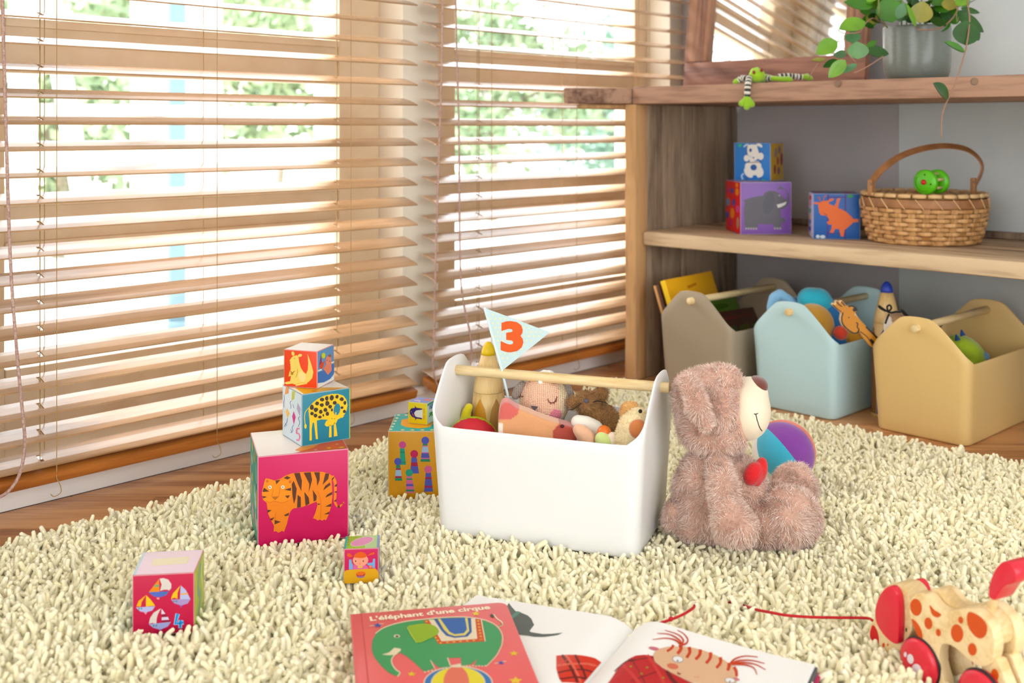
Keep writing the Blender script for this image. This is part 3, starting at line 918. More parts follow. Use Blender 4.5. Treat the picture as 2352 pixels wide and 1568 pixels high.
class Pic:
    """flat printed shapes on one face; layers lie a hair above one another"""
    def __init__(s, corners=None, fn=None):
        s.f = fn or (homography(corners) if corners else (lambda p: (p[0], p[1])))
        s.sh = []
    def poly(s, pts, col, layer=1, smooth=0):
        if smooth: pts = [(p.x, p.y) for p in catmull(pts, smooth)]
        s.sh.append((layer, [s.f(p) for p in pts], lin(col))); return s
    def ell(s, cx, cy, rx, ry=None, col='#000000', layer=2, rot=0, n=20):
        ry = rx if ry is None else ry
        c, sn = math.cos(math.radians(rot)), math.sin(math.radians(rot))
        pts = []
        for i in range(n):
            a = 2*math.pi*i/n; x, y = rx*math.cos(a), ry*math.sin(a)
            pts.append((cx + x*c - y*sn, cy + x*sn + y*c))
        return s.poly(pts, col, layer)
    def line(s, pts, w, col, layer=2, smooth=4, w2=None):
        if len(pts) > 2 and smooth: pts = [(p.x, p.y) for p in catmull(pts, smooth, False)]
        w2 = w if w2 is None else w2
        L, R = [], []; n = len(pts)
        for i, p in enumerate(pts):
            a = pts[max(i-1, 0)]; b = pts[min(i+1, n-1)]
            dx, dy = b[0]-a[0], b[1]-a[1]; l = math.hypot(dx, dy) or 1
            ww = (w + (w2 - w) * i / max(1, n-1)) / 2
            L.append((p[0] - dy/l*ww, p[1] + dx/l*ww)); R.append((p[0] + dy/l*ww, p[1] - dx/l*ww))
        for i in range(n - 1):
            s.sh.append((layer, [s.f(q) for q in (L[i], L[i+1], R[i+1], R[i])], lin(col)))
        return s
    def blob(s, cx, cy, rx, ry, col, layer=2, n=5, rot=0.3, seed=0):
        rg = random.Random(seed + int(cx * 7 + cy))
        pts = []
        for i in range(n):
            a = 2*math.pi*i/n + rot + rg.uniform(-.2, .2); k = rg.uniform(.9, 1.1)
            pts.append((cx + rx*k*math.cos(a), cy + ry*k*math.sin(a)))
        return s.poly(pts, col, layer, smooth=3)
    def star(s, cx, cy, r, col, layer=2, sy=0.55, n=5):
        pts = []
        for i in range(2*n):
            a = math.pi*i/n - math.pi/2; k = r if i % 2 == 0 else r*0.45
            pts.append((cx + k*math.cos(a), cy + k*math.sin(a)*sy))
        return s.poly(pts, col, layer)
    def build(s, name, O, U, V, N, su, sv, parent, material=None, eps=0.00013, surf=None, maxlen=None):
        O, U, V, N = Vector(O), Vector(U), Vector(V), Vector(N)
        mb = MB()
        for layer, pts, col in s.sh:
            p3 = [O + U*(u*su) + V*(v*sv) + N*(eps*layer) for u, v in pts]
            # orient along N
            nn = Vector((0, 0, 0))
            for i in range(len(p3)):
                nn += (p3[i] - p3[0]).cross(p3[(i+1) % len(p3)] - p3[0])
            if nn.dot(N) < 0: p3.reverse()
            mb.add(p3, [tuple(range(len(p3)))], col)
        return mb.build(name, material or M_print, parent)

FACE = {
    'front': lambda s: ((-s/2, -s/2, 0), (1, 0, 0), (0, 0, 1), (0, -1, 0)),
    'left':  lambda s: ((-s/2, s/2, 0), (0, -1, 0), (0, 0, 1), (-1, 0, 0)),
    'right': lambda s: ((s/2, -s/2, 0), (0, 1, 0), (0, 0, 1), (1, 0, 0)),
    'top':   lambda s: ((-s/2, -s/2, s), (1, 0, 0), (0, 1, 0), (0, 0, 1)),
}
def block(label, s, x, y, z, yaw, cols, pics, group='printed picture blocks'):
    """cols: front, right, back, left, top ; pics: {face: (name, Pic)}"""
    t = thing('picture_block', label, 'toy block', (x, y, z), math.radians(yaw), group)
    mb = MB().box((-s/2, -s/2, 0), (s/2, s/2, s))
    # face order of MB.box: bottom, top, front, right, back, left
    order = [cols.get('bottom', '#dddddd'), cols['top'], cols['front'], cols['right'], cols.get('back', cols['right']), cols['left']]
    mb.c = [lin(c) for c in order]
    me = mb.mesh('cube')
    bm = bmesh.new(); bm.from_mesh(me)
    cl = bm.loops.layers.float_color['Col']
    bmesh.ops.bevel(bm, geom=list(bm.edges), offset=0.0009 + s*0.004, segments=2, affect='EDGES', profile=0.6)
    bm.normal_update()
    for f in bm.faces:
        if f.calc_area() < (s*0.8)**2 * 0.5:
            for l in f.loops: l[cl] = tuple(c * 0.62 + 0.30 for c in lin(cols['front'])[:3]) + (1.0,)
    bm.to_mesh(me); bm.free()
    for p in me.polygons: p.use_smooth = True
    try: me.set_sharp_from_angle(angle=math.radians(40))
    except Exception: pass
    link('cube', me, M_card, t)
    for face, (nm, pic) in pics.items():
        O, U, V, N = FACE[face](s)
        pic.build(nm, O, U, V, N, s, s, t, eps=max(0.00009, s*0.0012))
    PRESS_EXTRA.append((x, y, math.radians(yaw), s/2 + 0.001, s/2 + 0.001)) if z < 0.05 else None
    return t

# ---- tiger
T = Pic([(108, 360), (1258, 265), (1262, 1376), (113, 1494)])
OR, BR_ = '#f5870a', '#5b3222'
T.line([(1050, 608), (1088, 680), (1092, 800), (1088, 920), (1110, 975), (1140, 990), (1168, 968), (1200, 932)], 42, OR, 1, w2=16)
T.poly([(210, 640), (250, 632), (330, 655), (400, 632), (450, 600), (540, 568), (660, 553), (800, 550), (930, 552), (1010, 575), (1062, 612), (1045, 660), (1050, 760), (1055, 860), (1040, 980), (1010, 1080), (975, 1155), (950, 1145), (930, 1160), (895, 1145), (870, 1158), (845, 1140), (810, 1130), (840, 1060), (865, 970), (855, 920), (760, 960), (660, 992), (560, 1005), (525, 1040), (505, 1100), (480, 1200), (445, 1295), (420, 1280), (400, 1292), (375, 1305), (345, 1285), (315, 1290), (320, 1215), (280, 1150), (245, 1070), (225, 930), (180, 895), (165, 820), (175, 750), (215, 695)], OR, 2)
T.poly([(205, 640), (235, 630), (300, 656), (470, 650), (520, 650), (545, 690), (545, 800), (520, 890), (430, 932), (330, 912), (260, 932), (190, 900), (165, 820), (180, 740)], '#f8930f', 3, smooth=3)
T.line([(215, 905), (265, 930), (320, 912), (420, 932), (500, 905)], 7, '#e0690a', 4)
T.line([(312, 755), (300, 800), (288, 855)], 7, '#e0740a', 4); T.line([(390, 740), (386, 800), (376, 853)], 7, '#e0740a', 4)
T.poly([(287, 856), (380, 853), (332, 898)], '#b9691c', 5)
for ex in (266, 428):
    T.ell(ex, 737, 21, 21, '#fbf3e0', 5); T.ell(ex, 737, 8, 8, '#20150e', 6)
T.ell(232, 662, 16, 18, '#d96a10', 4); T.ell(520, 672, 18, 20, '#d96a10', 4)
T.line([(340, 1050), (335, 1110), (325, 1170)], 8, '#dd6c08', 3); T.line([(865, 790), (905, 900), (912, 1010), (905, 1130)], 9, '#e9700a', 3)
for q in [[(570, 566), (640, 560), (668, 660), (660, 790), (610, 680)], [(690, 560), (778, 556), (796, 650), (755, 805), (762, 700)], [(822, 556), (892, 556), (892, 650), (862, 725), (855, 640)],
          [(965, 570), (1012, 575), (1000, 640), (930, 712)], [(1020, 685), (1030, 715), (935, 782), (965, 725)], [(1050, 800), (1050, 835), (965, 872), (985, 838)], [(1040, 945), (1038, 985), (962, 985)],
          [(1022, 1045), (1010, 1078), (945, 1082)], [(858, 945), (905, 948), (880, 965)], [(540, 700), (565, 660), (603, 760), (590, 880), (568, 945), (550, 840)], [(615, 835), (655, 865), (655, 990), (608, 995)],
          [(700, 800), (755, 870), (765, 945), (716, 972)], [(805, 775), (855, 850), (850, 905), (818, 920)], [(437, 625), (480, 600), (525, 620), (490, 642)], [(335, 655), (398, 645), (345, 702)],
          [(190, 742), (258, 790), (172, 795)], [(165, 845), (230, 855), (185, 875)], [(530, 745), (530, 785), (445, 770)], [(455, 845), (520, 840), (490, 878)], [(235, 1018), (290, 1022), (240, 1055)],
          [(265, 1130), (325, 1110), (290, 1155)], [(330, 1145), (405, 1168), (325, 1200)], [(445, 1085), (510, 1055), (500, 1090), (460, 1100)], [(1062, 620), (1082, 615), (1055, 655), (1040, 650)],
          [(1112, 695), (1112, 735), (1075, 735)], [(1110, 790), (1110, 815), (1072, 805)], [(1107, 890), (1102, 925), (1072, 920)], [(1120, 968), (1150, 978), (1145, 1005), (1120, 1000)], [(1168, 955), (1196, 932), (1190, 955)]]:
    T.poly(q, BR_, 5)
TT = Pic()
TT.poly([(0.40, 0.012), (0.988, 0.012), (0.988, 0.5), (0.80, 0.40), (0.62, 0.14)], '#e2612c', 1)
TT.poly([(0.47, 0.05), (0.62, 0.14), (0.80, 0.40), (0.74, 0.46), (0.55, 0.30), (0.42, 0.12)], '#f4a04a', 2)
TT.star(0.64, 0.05, 0.03, '#f29ac0', 3, 1.0); TT.star(0.79, 0.08, 0.035, '#f7cf4a', 3, 1.0); TT.ell(0.93, 0.06, 0.035, 0.02, '#f3d23a', 3); TT.star(0.9, 0.2, 0.03, '#f0b08a', 3, 1.0)
TL = Pic(); rg_ = random.Random(4)
for i in range(26):
    TL.blob(rg_.uniform(.08, .92), rg_.uniform(.06, .94), rg_.uniform(.03, .07), rg_.uniform(.05, .13), rg_.choice(['#bfe6ee', '#f2d35a', '#7fd0c0', '#e79ac0', '#0f8d7a', '#f3efe0']), 1 + i % 3)
tiger = block('large pink block with an orange tiger at the bottom of the tower', 0.1372, 1.000, 1.444, RUG_Z, -27.9,
              dict(front='#d63a6c', right='#3d5fa8', left='#25a08f', top='#f6efe9'), {'front': ('tiger_print', T), 'top': ('sun_print', TT), 'left': ('leaf_print', TL)})  # near-white top: window glare painted into the card colour
ztop = RUG_Z + 0.1372 + 0.0003

# ---- giraffe
G = Pic([(756, 809), (1464, 737), (1469, 1488), (768, 1589)])
YE = '#f3cb0c'; SP = '#3a2b1c'
G.poly([(865, 1000), (930, 930), (1000, 880), (1090, 840), (1200, 818), (1290, 820), (1370, 850), (1415, 910), (1432, 990), (1420, 1070), (1390, 1130), (1330, 1180), (1290, 1200), (1270, 1250), (1200, 1290), (1130, 1300), (1100, 1270), (1120, 1220), (1150, 1200), (1050, 1190), (985, 1205), (990, 1300), (1005, 1480), (975, 1480), (955, 1320), (945, 1235), (925, 1235), (912, 1330), (915, 1495), (882, 1500), (880, 1330), (878, 1200), (860, 1060)], YE, 1)
G.poly([(1170, 1275), (1200, 1275), (1205, 1455), (1165, 1460)], YE, 1); G.poly([(1235, 1250), (1262, 1245), (1290, 1440), (1238, 1450)], YE, 1)
G.ell(1278, 1050, 48, 88, '#00819b', 2, rot=8)
G.line([(868, 1010), (822, 1060), (802, 1130), (812, 1255)], 11, YE, 1); G.ell(819, 1285, 17, 36, YE, 2)
G.line([(1262, 1140), (1262, 1092)], 16, YE, 3); G.poly([(1325, 1150), (1388, 1148), (1350, 1182)], YE, 3)
G.ell(1205, 1182, 6, 6, '#2a2015', 4); G.ell(1243, 1188, 6, 6, '#2a2015', 4)
for (x, y, rx, ry) in [(908, 1005, 34, 40), (985, 950, 30, 28), (1057, 897, 30, 30), (1128, 878, 26, 36), (1202, 875, 32, 40), (1277, 863, 24, 30), (1345, 900, 30, 28), (1392, 957, 22, 30), (1055, 978, 32, 30), (1135, 955, 32, 38), (1245, 950, 32, 28), (967, 1045, 32, 34), (1178, 1005, 28, 30), (1352, 1027, 20, 22), (1110, 1052, 28, 30), (1040, 1075, 28, 32), (1205, 1055, 16, 24), (910, 1098, 28, 28), (963, 1130, 28, 32), (1138, 1110, 24, 30), (1078, 1130, 14, 20), (1030, 1155, 26, 22), (1387, 1085, 22, 26)]:
    G.blob(x, y, rx, ry, SP, 4)
G.line([(1462, 745), (1469, 1480)], 9, '#b8cc3a', 2)
GL = Pic([(492, 749), (756, 809), (768, 1589), (502, 1457)])
for q, c in [([(540, 752), (580, 765), (575, 850), (525, 885)], '#f0a25a'), ([(620, 800), (665, 795), (655, 905), (615, 945)], '#c5cf55'), ([(700, 945), (745, 1020), (735, 1140), (690, 1040)], '#b5aed0'), ([(560, 1065), (595, 1135), (565, 1210), (540, 1120)], '#f5c96a'), ([(648, 1085), (678, 1165), (652, 1285), (628, 1165)], '#d83e92')]:
    GL.poly(q, c, 1)
for q in [[(515, 890), (522, 950), (512, 1010), (520, 1070)], [(615, 945), (596, 980), (612, 1020), (605, 1060)], [(632, 990), (645, 1010), (652, 1040)], [(735, 1140), (715, 1180), (735, 1230), (712, 1300)], [(565, 1210), (560, 1270), (540, 1300), (530, 1340)], [(652, 1285), (630, 1330), (640, 1370), (610, 1410)], [(610, 1360), (632, 1405)], [(540, 1290), (560, 1320)]]:
    GL.line(q, 6, '#4560ad', 2)
GL.line([(735, 1325), (700, 1330), (694, 1400), (725, 1400), (738, 1450), (722, 1500), (692, 1492)], 20, '#f07fae', 3, smooth=3)
GT = Pic()
GT.poly([(0.05, 0.02), (0.98, 0.02), (0.9, 0.10), (0.10, 0.6)], '#f5b92c', 1); GT.ell(0.3, 0.12, 0.05, 0.04, '#d98a10', 2); GT.ell(0.7, 0.05, 0.12, 0.02, '#e07a20', 2)
GT.poly([(0.70, 0.70), (0.93, 0.93), (0.6, 0.95)], '#f2a51d', 1)
gir = block('mid-size teal block with a yellow giraffe in the middle of the tower', 0.0810, 1.031, 1.440, ztop, -12.7,
            dict(front='#00819b', right='#8fbf3a', left='#def0fa', top='#fdf6ea'), {'front': ('giraffe_print', G), 'left': ('kite_print', GL), 'top': ('corner_print', GT)})  # pale top carries the white glare in its colour
ztop2 = ztop + 0.0810 + 0.0003
# ---- kangaroo
K = Pic([(510, 200), (995, 222), (998, 775), (520, 748)])
KY = '#f5d878'
K.poly([(600, 360), (625, 320), (650, 300), (700, 285), (725, 310), (735, 380), (760, 470), (800, 530), (835, 560), (860, 500), (865, 400), (855, 260), (880, 330), (915, 430), (940, 530), (925, 620), (880, 670), (850, 690), (855, 705), (780, 720), (690, 740), (690, 720), (640, 705), (560, 718), (525, 700), (545, 685), (610, 670), (620, 590), (585, 605), (600, 530), (615, 500), (610, 420), (600, 385)], KY, 1)
K.ell(645, 262, 22, 34, KY, 2, rot=-12); K.ell(745, 287, 32, 22, KY, 2, rot=-20)
K.ell(780, 600, 52, 78, '#fae39a', 3, rot=-15); K.ell(635, 560, 20, 20, '#c98a2a', 3); K.line([(612, 520), (640, 545), (672, 520)], 12, '#b9741e', 3)
K.line([(715, 490), (712, 550), (692, 610)], 8, '#d9a940', 3); K.ell(668, 335, 7, 5, '#7a5424', 3); K.ell(608, 385, 6, 5, '#8a5424', 3)
K.line([(690, 715), (770, 690), (850, 700)], 5, '#d9a940', 3)
KR = Pic([(995, 222), (1240, 135), (1245, 672), (998, 775)])
KR.poly([(1002, 535), (1120, 500), (1200, 430), (1243, 425), (1243, 560), (1180, 640), (1100, 680), (1002, 690)], '#4a7cc4', 1)
KR.poly([(1002, 690), (1100, 685), (1190, 640), (1243, 570), (1243, 655), (1002, 768)], '#f0f0ea', 2)
KR.line([(1003, 510), (1060, 492)], 20, '#f4f4f0', 2); KR.line([(1200, 405), (1243, 392)], 22, '#f4f4f0', 2)
KR.poly([(1125, 420), (1200, 400), (1205, 520), (1150, 580), (1120, 540), (1080, 480)], '#ef9078', 3); KR.ell(1158, 370, 42, 75, '#f2957e', 4); KR.ell(1175, 300, 22, 20, '#a5683a', 5)
KR.poly([(1050, 265), (1062, 390), (1020, 430)], '#a0405a', 3); KR.poly([(1015, 455), (1050, 400), (1105, 365), (1085, 440), (1060, 490)], '#e05a3a', 4); KR.ell(1085, 290, 28, 42, '#cfd822', 2)
KR.ell(1135, 362, 5, 9, '#3a2a2a', 5); KR.ell(1175, 378, 5, 9, '#3a2a2a', 5)
block('small coral red block with a yellow kangaroo on top of the tower', 0.0592, 1.033, 1.461, ztop2, -62.7,
      dict(front='#ee5a40', right='#6f9fd0', left='#f2b33a', top='#fbf7f2'), {'front': ('kangaroo_print', K), 'right': ('bath_print', KR)})  # white of the top is glare put into the face colour

# ---- skittles
S = Pic([(65, 577), (968, 577), (968, 1486), (73, 1486)])
def skittle(bx, by, br, bc, y0, xa, xb, y1, xc, xd, bands):
    tot = y1 - y0
    for (a, b, c) in bands:
        ta, tb = (a - y0) / tot, (b - y0) / tot
        L = lambda t: xa + (xc - xa) * t
        R = lambda t: xb + (xd - xb) * t
        S.poly([(L(ta), a), (R(ta), a), (R(tb), b), (L(tb), b)], c, 1)
    S.ell(bx, by, br, br, bc, 2)
TE, GN, PK, BU, LB, MR = '#08a68c', '#0f8f62', '#e379ae', '#5a66c4', '#a9cdf0', '#b02f58'
skittle(260, 760, 48, '#d9609e', 805, 225, 287, 1030, 232, 308, [(805, 850, TE), (850, 870, GN), (870, 985, TE), (985, 1000, GN), (1000, 1030, TE)])
skittle(563, 700, 51, BU, 745, 530, 592, 988, 500, 630, [(745, 770, GN), (770, 785, PK), (785, 860, LB), (860, 872, PK), (872, 935, BU), (935, 950, PK), (950, 988, GN)])
skittle(417, 882, 52, '#cc2f62', 930, 380, 450, 1145, 365, 482, [(930, 995, BU), (995, 1048, MR), (1048, 1145, BU)])
skittle(200, 985, 49, BU, 1030, 178, 230, 1242, 162, 260, [(1030, 1075, GN), (1075, 1098, MR), (1098, 1180, LB), (1180, 1205, MR), (1205, 1242, GN)])
skittle(352, 1135, 49, TE, 1180, 315, 387, 1405, 310, 425, [(1180, 1210, PK), (1210, 1230, GN), (1230, 1285, PK), (1285, 1315, BU), (1315, 1360, PK), (1360, 1385, GN), (1385, 1405, PK)])
skittle(604, 1090, 51, '#e06fa5', 1135, 570, 640, 1388, 550, 668, [(1135, 1195, BU), (1195, 1220, MR), (1220, 1310, BU), (1310, 1335, MR), (1335, 1388, BU)])
skittle(800, 800, 50, '#d9609e', 845, 765, 835, 1075, 745, 855, [(845, 900, LB), (900, 925, GN), (925, 1010, PK), (1010, 1075, BU)])
ST = Pic([(167, 352), (950, 352), (968, 577), (65, 577)])
ST.poly([(245, 430), (330, 408), (480, 402), (620, 415), (650, 470), (620, 520), (470, 540), (300, 520), (235, 490)], '#f2b04a', 1)
for i in range(6):
    ST.ell(205 - i*20, 370 + i*36, 20, 8, '#e9efd0', 1); ST.ell(260 + i*130, 558, 26, 9, '#e3d98a', 1); ST.ell(300 + i*110, 370, 22, 7, '#e9efd0', 1)
block('amber block printed with skittles beside the white toy box', 0.1151, 1.264, 1.443, RUG_Z, -45.9,
      dict(front='#e5a200', right='#2fb3b0', left='#dfeae6', top='#2fb3b0'), {'front': ('skittles_print', S), 'top': ('petal_print', ST)})
# ---- penguin
N_ = Pic([(325, 180), (588, 205), (592, 495), (333, 475)])
N_.poly([(350, 310), (370, 275), (430, 262), (522, 275), (522, 292), (440, 300), (415, 330), (430, 385), (520, 403), (522, 422), (440, 410), (385, 390), (355, 350)], '#3b2a7c', 1)
N_.poly([(413, 335), (440, 303), (525, 288), (527, 402), (450, 392), (424, 370)], '#f4f4f6', 2); N_.poly([(418, 232), (442, 262), (424, 266)], '#3b2a7c', 2); N_.poly([(430, 437), (428, 400), (454, 404)], '#3b2a7c', 2)
N_.poly([(384, 332), (416, 377), (394, 368)], '#f0806a', 3); N_.ell(375, 320, 5, 5, '#d9d0ea', 3); N_.line([(545, 275), (548, 340)], 12, '#e8b400', 1); N_.line([(548, 365), (545, 425)], 12, '#e8b400', 1)
NR = Pic([(588, 205), (711, 147), (713, 440), (592, 495)])
NR.poly([(590, 210), (709, 152), (709, 185), (590, 242)], '#1fa79a', 1); NR.blob(650, 350, 34, 30, '#5fae4a', 1); NR.line([(615, 390), (640, 340), (675, 330)], 12, '#3f8f3a', 2)
NT = Pic(); NT.blob(.3, .35, .16, .12, '#e6c9d8', 1); NT.blob(.72, .62, .2, .16, '#ef8d80', 1); NT.ell(.5, .2, .05, .05, '#f3efe6', 1); NT.ell(.15, .7, .05, .05, '#e6c9d8', 1)
pen = block('tiny yellow block with a sideways penguin on the skittles block', 0.0373, 1.264, 1.449, RUG_Z + 0.1151 + 0.0004, -67.0,
            dict(front='#f7df00', right='#dff2ec', left='#f07a5a', top='#8fa0dc'), {'front': ('penguin_print', N_), 'right': ('leaf_print', NR), 'top': ('blotch_print', NT)})

def text_mesh(body, size=1.0, bold=0.0):
    cu = bpy.data.curves.new('lettering', 'FONT'); cu.body = body; cu.size = size; cu.offset = bold; cu.fill_mode = 'FRONT'
    cu.resolution_u = 3
    o = bpy.data.objects.new('lettering', cu); COL.objects.link(o)
    dg = bpy.context.evaluated_depsgraph_get()
    me = bpy.data.meshes.new_from_object(o.evaluated_get(dg))
    bpy.data.objects.remove(o); bpy.data.curves.remove(cu)
    return me
def lettering(name, body, parent, material, O, U, V, width, height=None, bold=0.0, flip=False):
    """flat letters fitted to a width, on the plane O,U,V"""
    me = text_mesh(body, 1.0, bold)
    co = np.empty(len(me.vertices)*3, np.float32); me.vertices.foreach_get('co', co); co = co.reshape(-1, 3)
    mn, mx_ = co.min(0), co.max(0); k = width / (mx_[0] - mn[0]); kv = k if height is None else height / (mx_[1] - mn[1])
    O, U, V = Vector(O), Vector(U), Vector(V); N = U.cross(V)
    out = np.array([O + U*float((c[0]-mn[0])*k) + V*float((c[1]-(mn[1] if height else 0))*kv) for c in co], np.float32)
    me.vertices.foreach_set('co', out.ravel()); me.update()
    return link(name, me, material, parent)
s_ = 0.0373
lettering('lettering', 'oceano', pen, mat('blue_print', '#1f6fc0', 0.5), (s_/2 + 0.0003, s_/2 - 0.002, s_ * 0.86), (0, -1, 0), (0, 0, -1), 0.028, 0.0075, bold=0.02)

# ---- girl at table
Q = Pic([(130, 467), (1066, 458), (1040, 1403), (137, 1413)])
Q.poly([(270, 765), (340, 765), (345, 880), (370, 880), (370, 1035), (270, 1035)], '#82b0e0', 1); Q.poly([(905, 760), (960, 755), (955, 1010), (885, 1010), (885, 940), (760, 935), (750, 875), (895, 860)], '#82b0e0', 1)
Q.poly([(380, 1040), (385, 900), (480, 930), (720, 930), (760, 960), (790, 1040)], '#e070a8', 2)
Q.poly([(132, 1120), (190, 1055), (300, 1040), (960, 1022), (1010, 1080), (1042, 1140), (1038, 1395), (142, 1406)], '#e2a800', 3)
Q.ell(575, 790, 205, 165, '#f6a88e', 4); Q.poly([(395, 690), (440, 610), (520, 565), (600, 555), (690, 590), (748, 670), (700, 710), (600, 730), (480, 715)], '#e65c00', 5, smooth=2)
Q.poly([(370, 680), (300, 600), (225, 585), (215, 650), (260, 690), (350, 690)], '#e65c00', 4); Q.poly([(750, 668), (850, 595), (945, 575), (945, 630), (860, 650)], '#e65c00', 4)
Q.ell(445, 808, 14, 22, '#2a1a14', 6); Q.ell(650, 815, 14, 22, '#2a1a14', 6); Q.ell(558, 890, 12, 14, '#d95f4a', 6)
Q.ell(565, 975, 75, 28, '#e6c05a', 5); Q.ell(835, 972, 45, 36, '#f09078', 5)
Q.poly([(465, 1215), (580, 1235), (680, 1205), (660, 1250), (560, 1270), (490, 1255)], '#8a76b0', 4); Q.poly([(455, 1165), (530, 1200), (620, 1195), (705, 1150), (680, 1205), (580, 1228), (475, 1218)], '#c42050', 5); Q.ell(577, 1142, 122, 50, '#ea6f14', 6, rot=-4)
QT = Pic([(120, 155), (1064, 140), (1066, 458), (130, 467)])
QT.poly([(560, 150), (1000, 145), (1010, 455), (700, 460)], '#c6e2a8', 1); QT.ell(592, 298, 318, 108, '#f3ead6', 2, rot=-11); QT.ell(592, 298, 300, 96, '#f2a3d0', 3, rot=-11)
for i in range(5): QT.ell(210 + i * 5, 200 + i * 55, 16, 14, ['#e07a30', '#3f9a4a', '#d95a8a', '#5fae4a', '#7fa0e0'][i], 2)
QT.poly([(1000, 143), (1062, 141), (1064, 452), (1018, 455)], '#8fb0e6', 2); QT.poly([(122, 158), (180, 158), (185, 462), (134, 464)], '#3fb5b5', 2)
block('small pink and yellow block printed with a red-haired girl at a table', 0.0478, 0.949, 1.216, RUG_Z + 0.003, -40.5,
      dict(front='#cf2f62', right='#3f5fa8', left='#3fb5b5', top='#a9d048'), {'front': ('girl_print', Q), 'top': ('oval_print', QT)})
# ---- boats
B = Pic([(92, 494), (1153, 445), (1144, 1461), (86, 1503)])
B.poly([(370, 775), (545, 555), (550, 770)], '#f78a10', 1); B.poly([(450, 690), (482, 650), (548, 650), (548, 685)], '#6fae7a', 2)
B.poly([(555, 550), (620, 540), (700, 565), (755, 640), (752, 710), (715, 752), (690, 735), (630, 735), (560, 755), (590, 650)], '#ded6d0', 1); B.poly([(365, 775), (712, 762), (660, 830), (560, 862), (450, 845)], '#5f74c6', 2); B.poly([(500, 868), (552, 868), (545, 898), (515, 898)], '#e8a8a0', 1)
B.poly([(745, 895), (780, 800), (905, 670), (860, 790), (858, 890), (800, 870)], '#ffc21a', 1); B.poly([(915, 665), (1000, 740), (1080, 895), (900, 900)], '#bdc6ec', 1); B.poly([(913, 800), (1032, 790), (1044, 815), (911, 825)], '#f0b060', 2); B.poly([(745, 900), (1085, 895), (1030, 970), (920, 1000), (800, 965)], '#b09acd', 2); B.poly([(890, 995), (950, 992), (915, 1042)], '#8a5fb0', 1)
B.poly([(160, 1010), (200, 920), (320, 825), (250, 940), (235, 1015)], '#ffb018', 1); B.poly([(325, 825), (400, 900), (475, 1000), (320, 1015)], '#ffca24', 1); B.poly([(150, 1030), (475, 1010), (430, 1080), (330, 1112), (230, 1100)], '#bcc0ec', 2); B.poly([(285, 1112), (340, 1110), (315, 1150)], '#e6a0b0', 1)
B.poly([(370, 1300), (390, 1210), (450, 1120), (575, 1045), (520, 1150), (500, 1220), (495, 1310), (430, 1290)], '#ddd6ce', 1); B.poly([(585, 1055), (650, 1140), (580, 1145)], '#e3dcf0', 1); B.poly([(588, 1150), (665, 1150), (685, 1192), (588, 1195)], '#8a1f3a', 1); B.poly([(588, 1197), (690, 1192), (712, 1240), (585, 1246)], '#dcd4ec', 1); B.poly([(585, 1248), (715, 1244), (730, 1270), (585, 1278)], '#8a1f3a', 1); B.poly([(365, 1310), (742, 1275), (690, 1350), (560, 1405), (440, 1370)], '#a2acdc', 2); B.poly([(520, 1390), (590, 1385), (555, 1422)], '#7f86c8', 1)
for ex, ey in ((620, 795), (652, 792), (795, 930), (840, 932), (205, 1048), (245, 1048), (450, 1335), (495, 1333)): B.ell(ex, ey, 13, 15, '#2f8f8a', 3)
B.line([(860, 1140), (818, 1306), (960, 1288)], 74, '#b8d4f0', 1, smooth=0); B.line([(905, 1248), (900, 1385)], 62, '#b8d4f0', 1); B.line([(860, 1140), (818, 1306), (960, 1288)], 50, '#2f97e0', 2, smooth=0); B.line([(905, 1248), (900, 1378)], 38, '#2f97e0', 2)
BT = Pic([(301, 118), (1316, 87), (1153, 445), (92, 494)])
BT.poly([(455, 235), (1075, 200), (1035, 308), (412, 345)], '#f6ecc8', 1); BT.poly([(270, 122), (312, 120), (150, 488), (98, 490)], '#c8e0f2', 1)
BR2 = Pic(); BR2.line([(.3, .1), (.55, .35), (.35, .6), (.6, .92)], .16, '#7fae9a', 1); BR2.line([(.75, .05), (.85, .4), (.7, .7), (.9, .95)], .12, '#cfe08a', 1); BR2.line([(.1, .2), (.15, .6), (.1, .95)], .1, '#cbdf50', 1)
block('raspberry block printed with four sailing boats in the left foreground', 0.0755, 0.697, 1.292, RUG_Z - 0.002, -38.9,
      dict(front='#c80a47', right='#b0c41a', left='#7fb8e0', top='#f7e0f0'), {'front': ('boats_print', B), 'top': ('panel_print', BT), 'right': ('swirl_print', BR2)})

# ---- shelf blocks
SHZ = 0.3855
E_ = Pic([(405, 111), (1189, 125), (1197, 922), (413, 935)])
E_.poly([(445, 400), (560, 360), (680, 335), (760, 330), (790, 280), (860, 250), (940, 260), (1000, 290), (1060, 350), (1105, 405), (1130, 340), (1122, 280), (1080, 238), (1020, 230), (970, 238), (1000, 205), (1025, 168), (1040, 205), (1100, 235), (1150, 305), (1160, 400), (1140, 480), (1090, 530), (1030, 545), (1035, 660), (1090, 680), (1105, 740), (1050, 750), (1035, 830), (940, 830), (910, 770), (690, 770), (680, 830), (480, 840), (470, 700), (460, 560), (480, 430)], '#5a5862', 1)
E_.ell(850, 440, 85, 175, '#514f5b', 2, rot=12); E_.poly([(970, 470), (1050, 450), (1120, 425), (1100, 470), (1040, 505), (990, 520)], '#e6e4e2', 3); E_.ell(1008, 330, 14, 14, '#9aa0a0', 3)
for i in range(5): E_.ell(500 + i*40, 840, 14, 18, '#a9a8a2', 2)
for i in range(3): E_.ell(945 + i*42, 835, 14, 18, '#a9a8a2', 2)
EL = Pic([(176, 92), (405, 111), (413, 935), (188, 873)])
